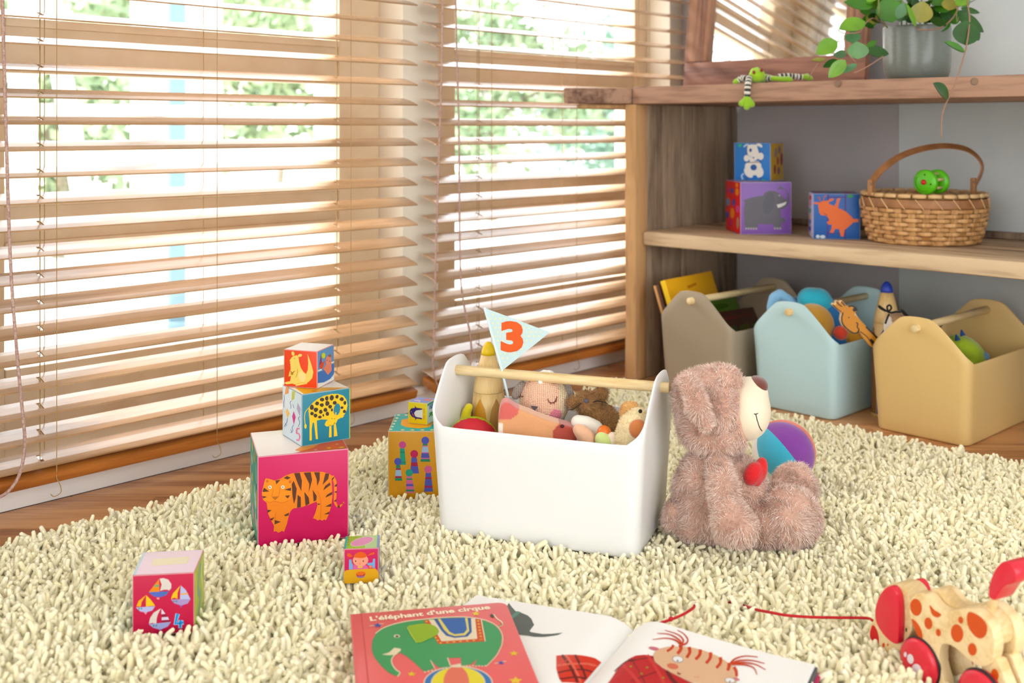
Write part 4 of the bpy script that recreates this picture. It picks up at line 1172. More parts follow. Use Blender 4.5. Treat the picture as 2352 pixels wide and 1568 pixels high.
for (x, y, rx, ry, c) in [(278, 260, 22, 45, '#4458b5'), (305, 440, 24, 50, '#4458b5'), (218, 440, 28, 60, '#5f8fb0'), (210, 640, 22, 55, '#4458b5'), (355, 270, 26, 60, '#ff9a20'), (285, 610, 32, 80, '#f58a20'), (365, 540, 28, 60, '#e85aa0'), (265, 760, 30, 60, '#c8206a'), (350, 165, 22, 36, '#ff9a20'), (220, 250, 24, 50, '#c84a80'), (370, 760, 20, 90, '#b09a70')]: EL.ell(x, y, rx, ry, c, 1)
block('large lilac block with a grey elephant on the middle shelf', 0.1307, 2.439, 1.494, SHZ, -40.9, dict(front='#8a63b5', right='#c9a02a', left='#e0262b', top='#b7a0cf'), {'front': ('elephant_print', E_), 'left': ('blob_print', EL)})
Dg = Pic([(330, 332), (1320, 346), (1331, 1395), (340, 1395)])
Dg.line([(690, 440), (685, 1390)], 26, '#5a3a6a', 1); Dg.line([(1030, 560), (1060, 1390)], 26, '#5a3a6a', 1)
W = '#f2efe8'
Dg.poly([(590, 440), (640, 380), (720, 365), (745, 400), (650, 430), (600, 470)], '#cfdff2', 2); Dg.poly([(940, 370), (1010, 350), (1080, 380), (1110, 450), (1080, 470), (1010, 440), (950, 410)], W, 2)
Dg.poly([(720, 400), (940, 390), (970, 480), (1010, 600), (1030, 700), (980, 790), (880, 850), (780, 860), (720, 700), (695, 560)], W, 2, smooth=2); Dg.ell(680, 770, 75, 90, W, 3); Dg.ell(1060, 715, 80, 100, W, 3)
Dg.poly([(680, 900), (1040, 890), (1080, 1000), (1140, 1120), (1120, 1250), (1000, 1310), (950, 1240), (860, 1250), (850, 1300), (760, 1310), (660, 1240), (610, 1120), (640, 1030)], W, 2, smooth=2); Dg.poly([(770, 860), (1020, 850), (1020, 900), (720, 900)], W, 2)
Dg.ell(785, 545, 38, 52, '#3a62a8', 4); Dg.ell(875, 1025, 88, 85, '#3a62a8', 4); Dg.ell(870, 755, 20, 22, '#2d4f8a', 4); Dg.line([(680, 890), (1040, 880)], 18, '#7a4a4a', 4); Dg.line([(610, 1200), (545, 1260), (580, 1370)], 45, '#bcd6f2', 2); Dg.line([(710, 690), (850, 745)], 14, '#9fb8d8', 4)
Dg.poly([(410, 400), (520, 350), (545, 420), (500, 470)], '#35b07a', 2); Dg.poly([(1100, 1350), (1190, 1360), (1200, 1385), (1110, 1385)], '#35b07a', 2)
DR = Pic([(1320, 346), (1683, 332), (1683, 1371), (1331, 1395)])
for (x, y, rx, ry, c) in [(1470, 620, 40, 140, '#8a7a78'), (1570, 540, 35, 110, '#7a5a70'), (1525, 850, 30, 120, '#9a3a30'), (1630, 800, 36, 180, '#7a2a3a'), (1445, 1080, 35, 130, '#8a2a30'), (1550, 1120, 35, 110, '#6a4a68')]: DR.ell(x, y, rx, ry, c, 1)
block('blue block with a white spotted dog on top of the elephant block', 0.0968, 2.475, 1.513, SHZ + 0.1307 + 0.0004, -78.8, dict(front='#2f7fd0', right='#c79a00', left='#4a9ad0', top='#d9dde6'), {'front': ('dog_print', Dg), 'right': ('blob_print', DR)})
R_ = Pic([(1529, 288), (2250, 302), (2250, 1001), (1542, 1009)])
for x in (1765, 2030): R_.line([(x, 302), (x, 1000)], 22, '#4a2a7a', 1)
for y in (350, 915): R_.line([(1765, y), (2030, y)], 16, '#4a2a7a', 1)
R_.poly([(1620, 440), (1680, 410), (1760, 405), (1790, 380), (1830, 365), (1860, 385), (1830, 405), (1780, 425), (1775, 450), (1860, 490), (1890, 440), (1905, 370), (1955, 365), (1930, 450), (1920, 520), (2030, 570), (2110, 640), (2150, 690), (2225, 690), (2225, 735), (2150, 740), (2090, 800), (2020, 860), (2005, 960), (1965, 965), (1950, 900), (1940, 850), (1880, 845), (1850, 910), (1795, 905), (1820, 850), (1830, 780), (1770, 780), (1750, 740), (1790, 720), (1780, 690), (1740, 640), (1660, 635), (1630, 590), (1612, 480)], '#ea680e', 2)
R_.poly([(1545, 425), (1625, 430), (1620, 462), (1545, 455)], '#ea680e', 2); R_.line([(1645, 420), (1625, 340)], 14, '#c8500a', 3); R_.line([(1690, 410), (1712, 318)], 14, '#c8500a', 3); R_.line([(1630, 370), (1600, 350)], 10, '#c8500a', 3); R_.line([(1705, 350), (1745, 322)], 10, '#c8500a', 3); R_.line([(1700, 600), (1760, 640)], 14, '#a84a10', 3)
R_.ell(1615, 970, 30, 28, '#c9d8e0', 2); R_.ell(1690, 972, 40, 26, '#c9d8e0', 2); R_.ell(2105, 335, 45, 26, '#2f9a50', 2)
RL = Pic([(1456, 261), (1529, 288), (1542, 1009), (1466, 954)])
for (y, c) in [(360, '#e04a5a'), (450, '#f2a0b8'), (560, '#1f9aa0'), (660, '#f0c8a0'), (740, '#3a7ad0'), (850, '#4a4ad0')]: RL.ell(1488, y, 18, 40, c, 1)
RTp = Pic(); RTp.blob(.15, .4, .12, .2, '#b02a4a', 1); RTp.blob(.8, .5, .12, .2, '#b02a4a', 1); RTp.blob(.5, .5, .15, .2, '#3f7f8a', 1)
block('blue block with an orange reindeer between the elephant block and the basket', 0.1087, 2.453, 1.291, SHZ, -55.4, dict(front='#0a5cb0', right='#2a7ac0', left='#dcd3f5', top='#6f78a8'), {'front': ('reindeer_print', R_), 'left': ('blob_print', RL), 'top': ('blotch_print', RTp)})
# ================================================================== soft toys: helpers
RC = Matrix(((RT.x, FW.x, 0), (RT.y, FW.y, 0), (0, 0, 1)))     # columns: right, away, up
def plush_mat(name, rough=0.95, bump=0.5, bscale=420, sheen=0.35):
    if name in MATS: return MATS[name]
    m = bpy.data.materials.new(name); m.use_nodes = True
    nt = m.node_tree; b = nt.nodes['Principled BSDF']
    at = nt.nodes.new('ShaderNodeAttribute'); at.attribute_name = 'Col'
    nt.links.new(at.outputs['Color'], b.inputs['Base Color'])
    b.inputs['Roughness'].default_value = rough; b.inputs['Sheen Weight'].default_value = sheen
    tc = nt.nodes.new('ShaderNodeTexCoord'); nz = nt.nodes.new('ShaderNodeTexNoise'); nz.inputs['Scale'].default_value = bscale
    nt.links.new(tc.outputs['Object'], nz.inputs['Vector'])
    bp = nt.nodes.new('ShaderNodeBump'); bp.inputs['Strength'].default_value = bump; bp.inputs['Distance'].default_value = 0.003
    nt.links.new(nz.outputs['Fac'], bp.inputs['Height']); nt.links.new(bp.outputs['Normal'], b.inputs['Normal'])
    MATS[name] = m; return m
M_plush = plush_mat('plush_cloth')
M_velour = plush_mat('velour_cloth', 0.85, 0.25, 600, 0.5)
M_fur = plush_mat('long_fur', 0.9, 0.0, 100, 0.3)
def paint(me, fn):
    """colour of the cloth by place on the toy"""
    if 'Col' in me.color_attributes: me.color_attributes.remove(me.color_attributes['Col'])
    ca = me.color_attributes.new('Col', 'FLOAT_COLOR', 'POINT')
    ca.data.foreach_set('color', np.array([lin(fn(v.co)) for v in me.vertices], np.float32).ravel())
def one(me, col): paint(me, lambda c: col); return me
def cw(px, py, d, o=(0, 0, 0)): return at_d(px, py, d) - Vector(o)
def pxm(n, d): return n * d / FPX
def chain(mb, pts, rads, n=6, R=None, sq=1.0):
    for i in range(len(pts) - 1):
        a, b = Vector(pts[i]), Vector(pts[i+1])
        for k in range(n + (i == len(pts) - 2)):
            t = k / n; r = rads[i] + (rads[i+1] - rads[i]) * t
            mb.ell(a.lerp(b, t), r, nu=12, nv=8)
    return mb
def on_plane(d):
    """picture pixel -> local (right, up) coordinates on the upright plane at view depth d"""
    return lambda p: (pxm(p[0] - 1176, d), CAM_Z + (295 - p[1]) * d / FPX)

# ================================================================== big teddy bear
bd = 1.675
bo = at_z(1660, 1235, RUG_Z); bo = Vector((*(FW * bd + RT * pxm(1665 - 1176, bd)).xy, RUG_Z))
bear = thing('teddy_bear', 'dusty pink shaggy teddy bear sitting against the white toy box', 'teddy bear', bo)
def bw_(px, py, dd=0.0): return cw(px, py, bd + dd, bo)
s1 = bd / FPX
mb = MB()
mb.ell(bw_(1640, 1130), (92*s1, 0.058, 108*s1), RC); mb.ell(bw_(1650, 1180), (98*s1, 0.064, 62*s1), RC); mb.ell(bw_(1690, 1120, -0.004), (72*s1, 0.05, 74*s1), RC)
mb.ell(bw_(1634, 935), (84*s1, 0.060, 92*s1), RC); mb.ell(bw_(1640, 985), (82*s1, 0.058, 56*s1), RC); mb.ell(bw_(1588, 900), (40*s1, 0.04, 46*s1), RC); mb.ell(bw_(1680, 955), (36*s1, 0.050, 68*s1), RC)
mb.ell(bw_(1660, 870, 0.012), (40*s1, 0.03, 32*s1), RC); mb.ell(bw_(1672, 872, -0.025), (32*s1, 0.022, 28*s1), RC)
# near ear flap, far ear
chain(mb, [bw_(1584, 878, -0.050), bw_(1602, 930, -0.074), bw_(1622, 975, -0.072)], [19*s1, 23*s1, 15*s1], 5)
chain(mb, [bw_(1612, 868, 0.045), bw_(1640, 862, 0.062)], [22*s1, 24*s1], 3)
# arms
chain(mb, [bw_(1650, 1072, -0.050), bw_(1662, 1140, -0.084), bw_(1686, 1205, -0.098)], [27*s1, 34*s1, 44*s1], 6)
mb.ell(bw_(1692, 1212, -0.098), (46*s1, 0.026, 40*s1), RC)
chain(mb, [bw_(1660, 1085, 0.05), bw_(1690, 1150, 0.07), bw_(1715, 1205, 0.075)], [27*s1, 33*s1, 40*s1], 6)
# legs and round feet
chain(mb, [bw_(1700, 1200, -0.03), bw_(1765, 1205, -0.048)], [44*s1, 46*s1], 5)
mb.ell(bw_(1812, 1186, -0.050), (60*s1, 0.038, 66*s1), RC); mb.ell(bw_(1838, 1190, -0.040), (44*s1, 0.034, 60*s1), RC)
chain(mb, [bw_(1700, 1180, 0.045), bw_(1780, 1150, 0.06)], [44*s1, 46*s1], 5)
mb.ell(bw_(1825, 1122, 0.085), (52*s1, 0.036, 62*s1), RC)
# tail
mb.ell(bw_(1550, 1185, 0.0), (26*s1, 0.022, 38*s1), RC); mb.ell(bw_(1585, 1200, 0.0), (40*s1, 0.05, 36*s1), RC)
me = remesh(mb, 0.0036, 2)
one(me, '#cba08c')
body = link('body', me, M_fur, bear)
cA, cB = np.array(lin('#cfa28e')[:3]), np.array(lin('#fdeee4')[:3])
muz_c = np.array(bw_(1712, 935)); muz_r = 0.040
def bear_keep(p, n):
    q = p - np.array(bw_(1716, 938)); r = np.array([q @ np.array(RT), q @ np.array(FW), q[:, 2]]).T / np.array([64*s1, 0.058, 76*s1])
    return (np.linalg.norm(r, axis=1) > 1.0) & (p[:, 2] > 0.004)
def bear_cols(p, n, rg):
    t = np.clip(rg.normal(0.5, 0.28, len(p)), 0, 1)[:, None]
    return cA * (1 - t) + cB * t
fur('fur', me, 95000, 0.0082, 0.00042, M_fur, bear, lean=(0, 0, -1), lean_amt=0.35, jitter=0.75, curl=0.55, seed=3, keep=bear_keep, cols=bear_cols)
mm = MB(); mm.ell(bw_(1712, 938), (56*s1, 0.055, 71*s1), RC, 28, 18); mm.ell(bw_(1728, 905), (36*s1, 0.036, 40*s1), RC, 20, 14)
me2 = remesh(mm, 0.003, 10); one(me2, '#efe2c8')
muz = link('muzzle', me2, M_velour, bear)
mn = MB(); mn.ell(bw_(1742, 882, -0.004), (22*s1, 0.024, 18*s1), RC @ Matrix.Rotation(0.5, 3, 'Y'), 18, 12)
me3 = remesh(mn, 0.0022, 4); one(me3, '#6b3226'); link('nose', me3, M_velour, muz)
# stitched mouth on the muzzle flank: project onto its ellipsoid
def on_muzzle(px, py):
    r = Vector((52*s1, 0.046, 66*s1)); c = bw_(1712, 938)
    p = bw_(px, py); q = p - c
    u, w = q.dot(RT) / (56*s1), q.z / (71*s1)
    k = max(0.0, 1 - u*u - w*w)
    return p - FW * (0.055 * math.sqrt(k) - 0.0005)
for seg in ([(1714, 929), (1719, 930), (1723, 928)], [(1718, 930), (1721, 943), (1726, 957), (1731, 966), (1736, 972)]):
    MB().tube([on_muzzle(*q) for q in seg], 0.0007, 6).build('mouth_stitch', mat('dark_thread', '#2a1c17', 0.9), muz)
hm = MB(); hm.ell(bw_(1729, 1088, -0.046), (20*s1, 0.014, 28*s1), RC @ Matrix.Rotation(0.45, 3, 'Y')); hm.ell(bw_(1746, 1080, -0.036), (16*s1, 0.014, 31*s1), RC @ Matrix.Rotation(0.25, 3, 'Y'))
chain(hm, [bw_(1736, 1086, -0.045), bw_(1738, 1106, -0.044)], [17*s1, 11*s1], 3)
me4 = remesh(hm, 0.0024, 4); one(me4, '#d2101a'); link('heart', me4, M_plush, bear)
PRESS_EXTRA.append((bo.x, bo.y, 0, 0.04, 0.04))

# ================================================================== plush ball
bb = at_d(1800, 1042, 1.93); br = 0.0555
ball = thing('plush_ball', 'purple and turquoise plush ball behind the teddy bear', 'ball', (bb.x, bb.y, RUG_Z))
wedge = ['#39b2cf', '#8a3fa8', '#e8e2da', '#35aecd', '#82389f', '#e2663f']
Rb = (RC @ Matrix.Rotation(D2R(-38), 3, 'Y')) @ Matrix.Rotation(D2R(-14), 3, 'X')
for k in range(6):
    m_ = MB(); nu, nv = 8, 20; V = []; Fs = []
    for i in range(nv + 1):
        th_ = math.pi * i / nv
        for j in range(nu + 1):
            ph = 2 * math.pi * (k + j / nu) / 6 + 0.65
            puff = 1 - 0.022 * (1 - min(1, 6 * (j / nu) * (1 - j / nu)))
            v = Vector((math.sin(th_) * math.cos(ph), math.sin(th_) * math.sin(ph), math.cos(th_))) * (br * puff)
            V.append(Rb @ v + Vector((0, 0, br + 0.002)))
    for i in range(nv):
        for j in range(nu): a = i * (nu + 1) + j; Fs.append((a, a + nu + 1, a + nu + 2, a + 1))
    m_.add(V, Fs); me = m_.mesh('ball_panel'); one(me, wedge[k]); link('panel', me, M_velour, ball, smooth=True)

# ================================================================== things in the white toy box
def crayon(label, px, tip_y, d, zbase, tip, body, petals, group='giant wooden crayons'):
    p = at_d(px, tip_y, d); H = p.z - zbase
    t = thing('wooden_crayon', label, 'toy crayon', (p.x, p.y, zbase), 0, group)
    k = H / 0.27
    M_w = wood('crayon_wood', '#e6c78a', '#d0a863', 0.4, 2, 30, 0.05, 0.03, 0.4, knots=False)
    R = 0.0300 * k
    MB().lathe([(R*0.98, 0), (R, 0.002), (R, H*0.36), (R*0.99, H*0.50), (R*0.94, H*0.60), (R*0.86, H*0.69)], 40).build('barrel', M_w, t, smooth=True)
    MB().lathe([(R*0.85, H*0.692), (R*0.86, H*0.697), (R*0.80, H*0.74), (R*0.62, H*0.83), (R*0.41, H*0.919)], 40).build('cone', M_w, t, smooth=True)
    MB().lathe([(R*0.415, H*0.9195), (R*0.39, H*0.94), (R*0.33, H*0.965), (R*0.22, H*0.986), (R*0.10, H*0.998), (0.0004, H)], 32).build('tip', mat('crayon_tip_' + tip, tip, 0.45), t, smooth=True)
    def rad(z):
        pr = [(0, 1), (0.36, 1), (0.50, .99), (0.60, .94), (0.69, .86)]
        u = z / H
        for (a, ra), (b, rb) in zip(pr, pr[1:]):
            if u <= b: return R * (ra + (rb - ra) * (u - a) / (b - a))
        return R * .84
    for i in range(6):           # painted petals round the barrel
        m_ = MB(); V = []; Fs = []; a0 = 2*math.pi*i/6 + 0.25; n = 10; hw_ = 0.50
        for r_ in range(n + 1):
            u = r_ / n; z = H * (0.02 + 0.645 * u)
            w_ = hw_ * math.sqrt(max(0.0, 1 - (max(0, u - 0.62) / 0.38) ** 2))
            for c_ in range(7):
                a = a0 + w_ * (c_ / 6 * 2 - 1); q = rad(z) + 0.0004
                V.append((q*math.cos(a), q*math.sin(a), z))
        for r_ in range(n):
            for c_ in range(6): k0 = r_*7 + c_; Fs.append((k0, k0+1, k0+8, k0+7))
        m_.add(V, Fs).build('painted_petal', mat('petal_' + petals[i % len(petals)], petals[i % len(petals)], 0.4), t, smooth=True)
    return t
crayon('giant wooden crayon with a yellow tip standing in the white toy box', 1122, 784, 1.826, RUG_Z + 0.0055, '#e8c400', '#e6c78a', ['#cf8f1c', '#b58a4a', '#cf8f1c'])

# pennant
fd = 1.765
fo = at_d(1158, 1010, fd)
flag = thing('pennant', 'pale blue dotted pennant with an orange 3 in the white toy box', 'pennant', fo)
def fl(px, py, dd=0.0): return at_d(px, py, fd + dd) - fo
cloth = MB(); tri = [fl(1116, 708), fl(1263, 763), fl(1152, 852)]
off = FW * 0.0012
cloth.add([*tri, *[q + off for q in tri]], [(0, 1, 2), (5, 4, 3), (0, 3, 4, 1), (1, 4, 5, 2), (2, 5, 3, 0)])
mc = cloth.build('cloth', mat('pale_blue_cotton', '#c3dde0', 0.85, bump=0.3, bscale=700), flag)
MB().tube([fl(1113, 706, 0.0006), fl(1153, 852, 0.0006), fl(1190, 1005, 0.0006)], 0.0022, 10).build('stick', mat('white_paper_straw', '#cfe3e4', 0.6), flag, smooth=True)
dots = Pic(fn=on_plane(fd)); rg_ = random.Random(5)
def inside_tri(x, y):
    def s(a, b, c): return (a[0]-c[0])*(b[1]-c[1]) - (b[0]-c[0])*(a[1]-c[1])
    A, B_, C = (1122, 716), (1252, 763), (1153, 840); p = (x, y)
    d1, d2, d3 = s(p, A, B_), s(p, B_, C), s(p, C, A)
    return (d1 > 0 and d2 > 0 and d3 > 0) or (d1 < 0 and d2 < 0 and d3 < 0)
for i in range(16):
    for j in range(16):
        x, y = 1116 + i*11 + (j % 2)*5.5, 712 + j*10
        if inside_tri(x, y): dots.ell(x, y, 2.3, 2.3, '#f0f0c4', 1, n=8)
O_ = Vector((-fo.x, -fo.y, -fo.z)) + FW * fd
dots.build('dots_print', O_, RT, (0, 0, 1), -FW, 1, 1, mc, M_print, eps=0.0002)
lettering('numeral_print', '3', mc, mat('orange_print', '#dc560a', 0.7), fl(1150, 809, -0.0006), RT, (0, 0, 1), pxm(52, fd), pxm(72, fd), bold=0.055)

# ridged ball, red and lime
rb = at_d(1086, 1019, 1.742)
rball = thing('ridged_ball', 'red and lime ridged rubber ball in the white toy box', 'ball', (rb.x, rb.y, rb.z - 0.042))
def half_ball(a0, a1, col, r=0.042):
    m_ = MB(); nu, nv = 40, 30; V = []; Fs = []
    Rr = RC @ Matrix.Rotation(D2R(18), 3, 'Y') @ Matrix.Rotation(D2R(-84), 3, 'X')
    for i in range(nv + 1):
        th_ = a0 + (a1 - a0) * i / nv
        for j in range(nu):
            ph = 2*math.pi*j/nu
            rr = r * (1 + 0.018 * (1 if (i + j) % 2 else -1) * (math.sin(th_) > 0.12))
            V.append(Rr @ (Vector((math.sin(th_)*math.cos(ph), math.sin(th_)*math.sin(ph), math.cos(th_))) * rr) + Vector((0, 0, r)))
    for i in range(nv):
        for j in range(nu): j2 = (j+1) % nu; Fs.append((i*nu+j, (i+1)*nu+j, (i+1)*nu+j2, i*nu+j2))
    m_.add(V, Fs); return m_
half_ball(0.0, math.pi/2 - 0.03, None).build('lime_half', mat('lime_rubber', '#b7cf0a', 0.45), rball, smooth=True)
half_ball(math.pi/2 - 0.03, math.pi, None).build('red_half', mat('red_rubber', '#d8283a', 0.4), rball, smooth=True)

# yellow felt star behind the crayon
ys = at_d(1075, 930, 1.80)
st = thing('felt_star', 'yellow spiky soft toy peeking out beside the crayon', 'soft toy', (ys.x, ys.y, 0.03))
m_ = MB(); 
for (px, py, r) in ((1077, 935, 10), (1072, 965, 12), (1064, 990, 14), (1045, 982, 7), (1040, 990, 6)):
    m_.ell(cw(px, py, 1.80, (ys.x, ys.y, 0.03)), pxm(r, 1.8))
chain(m_, [cw(1072, 945, 1.80, (ys.x, ys.y, 0.03)), cw(1062, 1000, 1.80, (ys.x, ys.y, 0.03)), Vector((0, 0, 0.02))], [0.008, 0.012, 0.018], 6)
me = remesh(m_, 0.0025, 4); one(me, '#e3d312'); link('body', me, M_plush, st)

# velour cow
cd = 1.700
co_ = at_d(1235, 1010, cd); co_.z = RUG_Z + 0.0055
cow = thing('plush_cow', 'tan velour cow with red muzzle lying in the white toy box', 'soft toy', co_)
def z4(x, y): return (1010 + x / 7.128, 820 + y / 7.128)
outline = [(955, 1250), (960, 960), (975, 850), (1000, 740), (1060, 690), (1110, 688), (1160, 722), (1220, 770), (1310, 812), (1420, 850), (1560, 910), (1700, 965), (1850, 1010), (2020, 1060), (2130, 1085), (2200, 1120), (2240, 1200), (2235, 1320), (2180, 1420), (2050, 1520), (1700, 1600), (1200, 1560)]
fn = on_plane(cd)
poly2 = [fn(z4(*p)) for p in outline]
def extr(poly, d, o, th, mbx):
    front = [FW * (d - th/2) + RT * u + Vector((0, 0, v)) - Vector(o) for u, v in poly]
    back = [q + FW * th for q in front]; n = len(poly)
    mbx.add(front + back, [tuple(range(n)), tuple(range(2*n - 1, n - 1, -1))] + [(i, n + i, n + (i+1) % n, (i+1) % n) for i in range(n)])
    return mbx
m_ = extr(poly2, cd, co_, 0.040, MB()); m_.ell(cw(1235, 1000, cd, co_), (pxm(60, cd), 0.026, pxm(38, cd)), RC); m_.ell(cw(1230, 1045, cd, co_), (pxm(70, cd), 0.03, pxm(48, cd)), RC)
bm = None
me = remesh(m_, 0.0028, 14)
def cowcol(c):
    q = Vector(c) + co_; u, v = q.dot(RT), q.z
    px, py = 1176 + u / cd * FPX, 295 + (CAM_Z - v) * FPX / cd
    x, y = (px - 1010) * 7.128, (py - 820) * 7.128
    if math.hypot((x - 1040) / 1.25, y - 760) < 215 and y < 1030 - (x - 965) * 0.42 + 20: return '#cf5f57'
    if x > 1850 + (y - 1080) * -0.05 and math.hypot((x - 2150), (y - 1300)) < 330: return '#b84b3c'
    if x < 1030 and y > 1030: return '#f3e3d2'
    return '#d99a68'
paint(me, cowcol); link('body', me, M_velour, cow)
m_ = MB().ell(cw(*z4(2005, 1130), cd - 0.0235, co_), (0.0035, 0.002, 0.0028), RC); m_.build('nostril', mat('dark_felt', '#4a1f18', 0.9), cow, smooth=True)

# knitted lamb
ld = 1.765
lo_ = at_d(1250, 1010, ld); lo_.z = RUG_Z + 0.0055
lamb = thing('knitted_lamb', 'sleepy knitted pink lamb with grey ears in the white toy box', 'soft toy', lo_)
M_knit = bpy.data.materials.new('stocking_stitch'); M_knit.use_nodes = True
nt = M_knit.node_tree; b_ = nt.nodes['Principled BSDF']; b_.inputs['Roughness'].default_value = 0.95; b_.inputs['Sheen Weight'].default_value = 0.3
at_ = nt.nodes.new('ShaderNodeAttribute'); at_.attribute_name = 'Col'
tc_ = nt.nodes.new('ShaderNodeTexCoord'); mp_ = nt.nodes.new('ShaderNodeMapping'); mp_.inputs['Rotation'].default_value = (0, 0, D2R(45.8))
wv = nt.nodes.new('ShaderNodeTexWave'); wv.bands_direction = 'X'; wv.inputs['Scale'].default_value = 95; wv.inputs['Distortion'].default_value = 0.4
wv2 = nt.nodes.new('ShaderNodeTexWave'); wv2.bands_direction = 'Z'; wv2.inputs['Scale'].default_value = 130; wv2.inputs['Distortion'].default_value = 0.4
mul = nt.nodes.new('ShaderNodeMath'); mul.operation = 'MULTIPLY'
bp_ = nt.nodes.new('ShaderNodeBump'); bp_.inputs['Strength'].default_value = 0.9; bp_.inputs['Distance'].default_value = 0.002
nt.links.new(tc_.outputs['Object'], mp_.inputs['Vector']); nt.links.new(mp_.outputs[0], wv.inputs['Vector']); nt.links.new(mp_.outputs[0], wv2.inputs['Vector'])
nt.links.new(wv.outputs['Fac'], mul.inputs[0]); nt.links.new(wv2.outputs['Fac'], mul.inputs[1]); nt.links.new(mul.outputs[0], bp_.inputs['Height'])
nt.links.new(at_.outputs['Color'], b_.inputs['Base Color']); nt.links.new(bp_.outputs['Normal'], b_.inputs['Normal'])
lh = cw(1250, 922, ld, lo_); lr = Vector((pxm(58, ld), 0.040, pxm(64, ld)))
m_ = MB().ell(lh, lr, RC, 36, 24); m_.ell(lh - Vector((0, 0, 0.085)), (0.034, 0.03, 0.07), RC, 24, 16)
me = remesh(m_, 0.0026, 6)
def lambcol(c):
    q = Vector(c) - lh; u, w = q.dot(RT) / lr.x, q.z / lr.z
    if q.dot(FW) < 0:
        if math.hypot((u - 0.42) / 0.24, (w + 0.30) / 0.22) < 1: return '#ef7f92'
        if math.hypot((u + 0.98) / 0.2, (w + 0.30) / 0.22) < 1: return '#ef8f98'
    return '#f4c3a4' if -0.9 < u < 0.55 else '#ecd2a8'
paint(me, lambcol); link('head', me, M_knit, lamb)
def on_head(px, py, lift=0.0012):
    q = cw(px, py, ld, lo_) - lh; u, w = q.dot(RT) / lr.x, q.z / lr.z
    return lh + RT * (u * lr.x) + Vector((0, 0, w * lr.z)) - FW * (lr.y * math.sqrt(max(0, 1 - u*u - w*w)) + lift)
def z4p(x, y): return z4(x, y)
M_thr = mat('brown_thread', '#7a4436', 0.9); M_gthr = mat('grey_thread', '#5b5560', 0.9)
for seg in ([(1755, 585), (1775, 635), (1820, 650), (1870, 640), (1895, 590)], [(1890, 640), (1905, 560)], [(1800, 650), (1805, 668)], [(1850, 648), (1862, 665)], [(1312, 600), (1340, 610), (1365, 590)]):
    MB().tube([on_head(*z4p(*q)) for q in seg], 0.0008, 6).build('eyelash_stitch', M_thr, lamb)
for seg in ([(1545, 780), (1550, 880)], [(1600, 900), (1645, 895), (1665, 860)]):
    MB().tube([on_head(*z4p(*q)) for q in seg], 0.0007, 6).build('mouth_stitch', M_gthr, lamb)
tri = [on_head(*z4p(*q)) for q in ((1485, 705), (1595, 705), (1545, 785))]
tri2 = [q - FW * 0.0015 for q in tri]
MB().add(tri + tri2, [(3, 4, 5), (0, 3, 5, 2), (0, 1, 4, 3), (1, 2, 5, 4)]).build('nose', M_gthr, lamb)
for sx, (px, py, tx, ty) in ((-1, (1200, 884, 1184, 908)), (1, (1292, 884, 1310, 905))):
    m_ = MB(); a, b = cw(px, py, ld, lo_), cw(tx, ty, ld - 0.004, lo_)
    chain(m_, [a, a.lerp(b, .5), b], [0.007, 0.0095, 0.007], 4)
    me = remesh(m_, 0.002, 2); one(me, '#9a8c82'); link('ear', me, M_knit, lamb)
m_ = MB(); rg_ = random.Random(9)
for i in range(46):
    a, r = rg_.uniform(0, 6.28), rg_.uniform(0, 0.026)
    q = lh + RT * r * math.cos(a) + FW * (r * 0.9 * math.sin(a)) + Vector((0, 0, lr.z * math.sqrt(max(0, 1 - (r / 0.043) ** 2))))
    m_.ell(q, rg_.uniform(0.004, 0.0062), nu=8, nv=6)
me = m_.mesh('wool'); one(me, '#f2f0e6'); link('wool_curls', me, M_plush, lamb, smooth=True); lamb.children[-1]['kind'] = 'stuff'

# small brown mouse toy
md_ = 1.742
mo = at_d(1365, 1010, md_); mo.z = RUG_Z + 0.0055
mouse = thing('plush_mouse', 'small scruffy brown mouse with black whiskers in the white toy box', 'soft toy', mo)
def z3(x, y): return (1290 + x / 8.711, 870 + y / 8.711)
def mw(x, y, dd=0.0): return cw(*z3(x, y), md_ + dd, mo)
m_ = MB(); m_.ell(mw(560, 480), (0.0215, 0.02, 0.0205), RC); m_.ell(mw(490, 500, -0.014), (0.011, 0.012, 0.011), RC)
m_.ell(mw(720, 860), (0.030, 0.024, 0.034), RC); m_.ell(mw(780, 1100), (0.034, 0.028, 0.05), RC); chain(m_, [mw(850, 800, -0.01), mw(1050, 1000, -0.012)], [0.011, 0.012], 4)
chain(m_, [mw(330, 440, -0.004), mw(235, 470, -0.004), mw(230, 540, -0.004)], [0.008, 0.009, 0.006], 3); chain(m_, [mw(720, 340, -0.004), mw(800, 280, -0.004), mw(820, 370, -0.004)], [0.009, 0.011, 0.006], 3)
me = remesh(m_, 0.0028, 3); one(me, '#9a6c38'); link('body', me, M_fur, mouse)
mA, mB_ = np.array(lin('#8a5c2c')[:3]), np.array(lin('#c39a5e')[:3])
fur('fur', me, 15000, 0.006, 0.00035, M_fur, mouse, lean=(0, 0, -1), lean_amt=0.5, jitter=0.6, curl=0.5, seed=8, keep=lambda p, n: p[:, 2] > 0.06, cols=lambda p, n, rg: (lambda t: mA * (1 - t) + mB_ * t)(rg.random(len(p))[:, None]))
m_ = MB().ell(mw(490, 440, -0.026), (0.0042, 0.003, 0.0036), RC); m_.build('nose', M_gthr, mouse, smooth=True)
M_blk = mat('black_thread', '#16120f', 0.8)
for seg in ([(400, 480), (320, 540), (240, 600), (190, 635)], [(310, 545), (240, 595), (130, 625)], [(630, 465), (700, 435), (800, 450), (915, 485)], [(640, 468), (720, 445), (900, 475)]):
    MB().tube(catmull([mw(x, y, -0.024) for x, y in seg], 4, False), 0.0005, 5).build('whisker', M_blk, mouse)

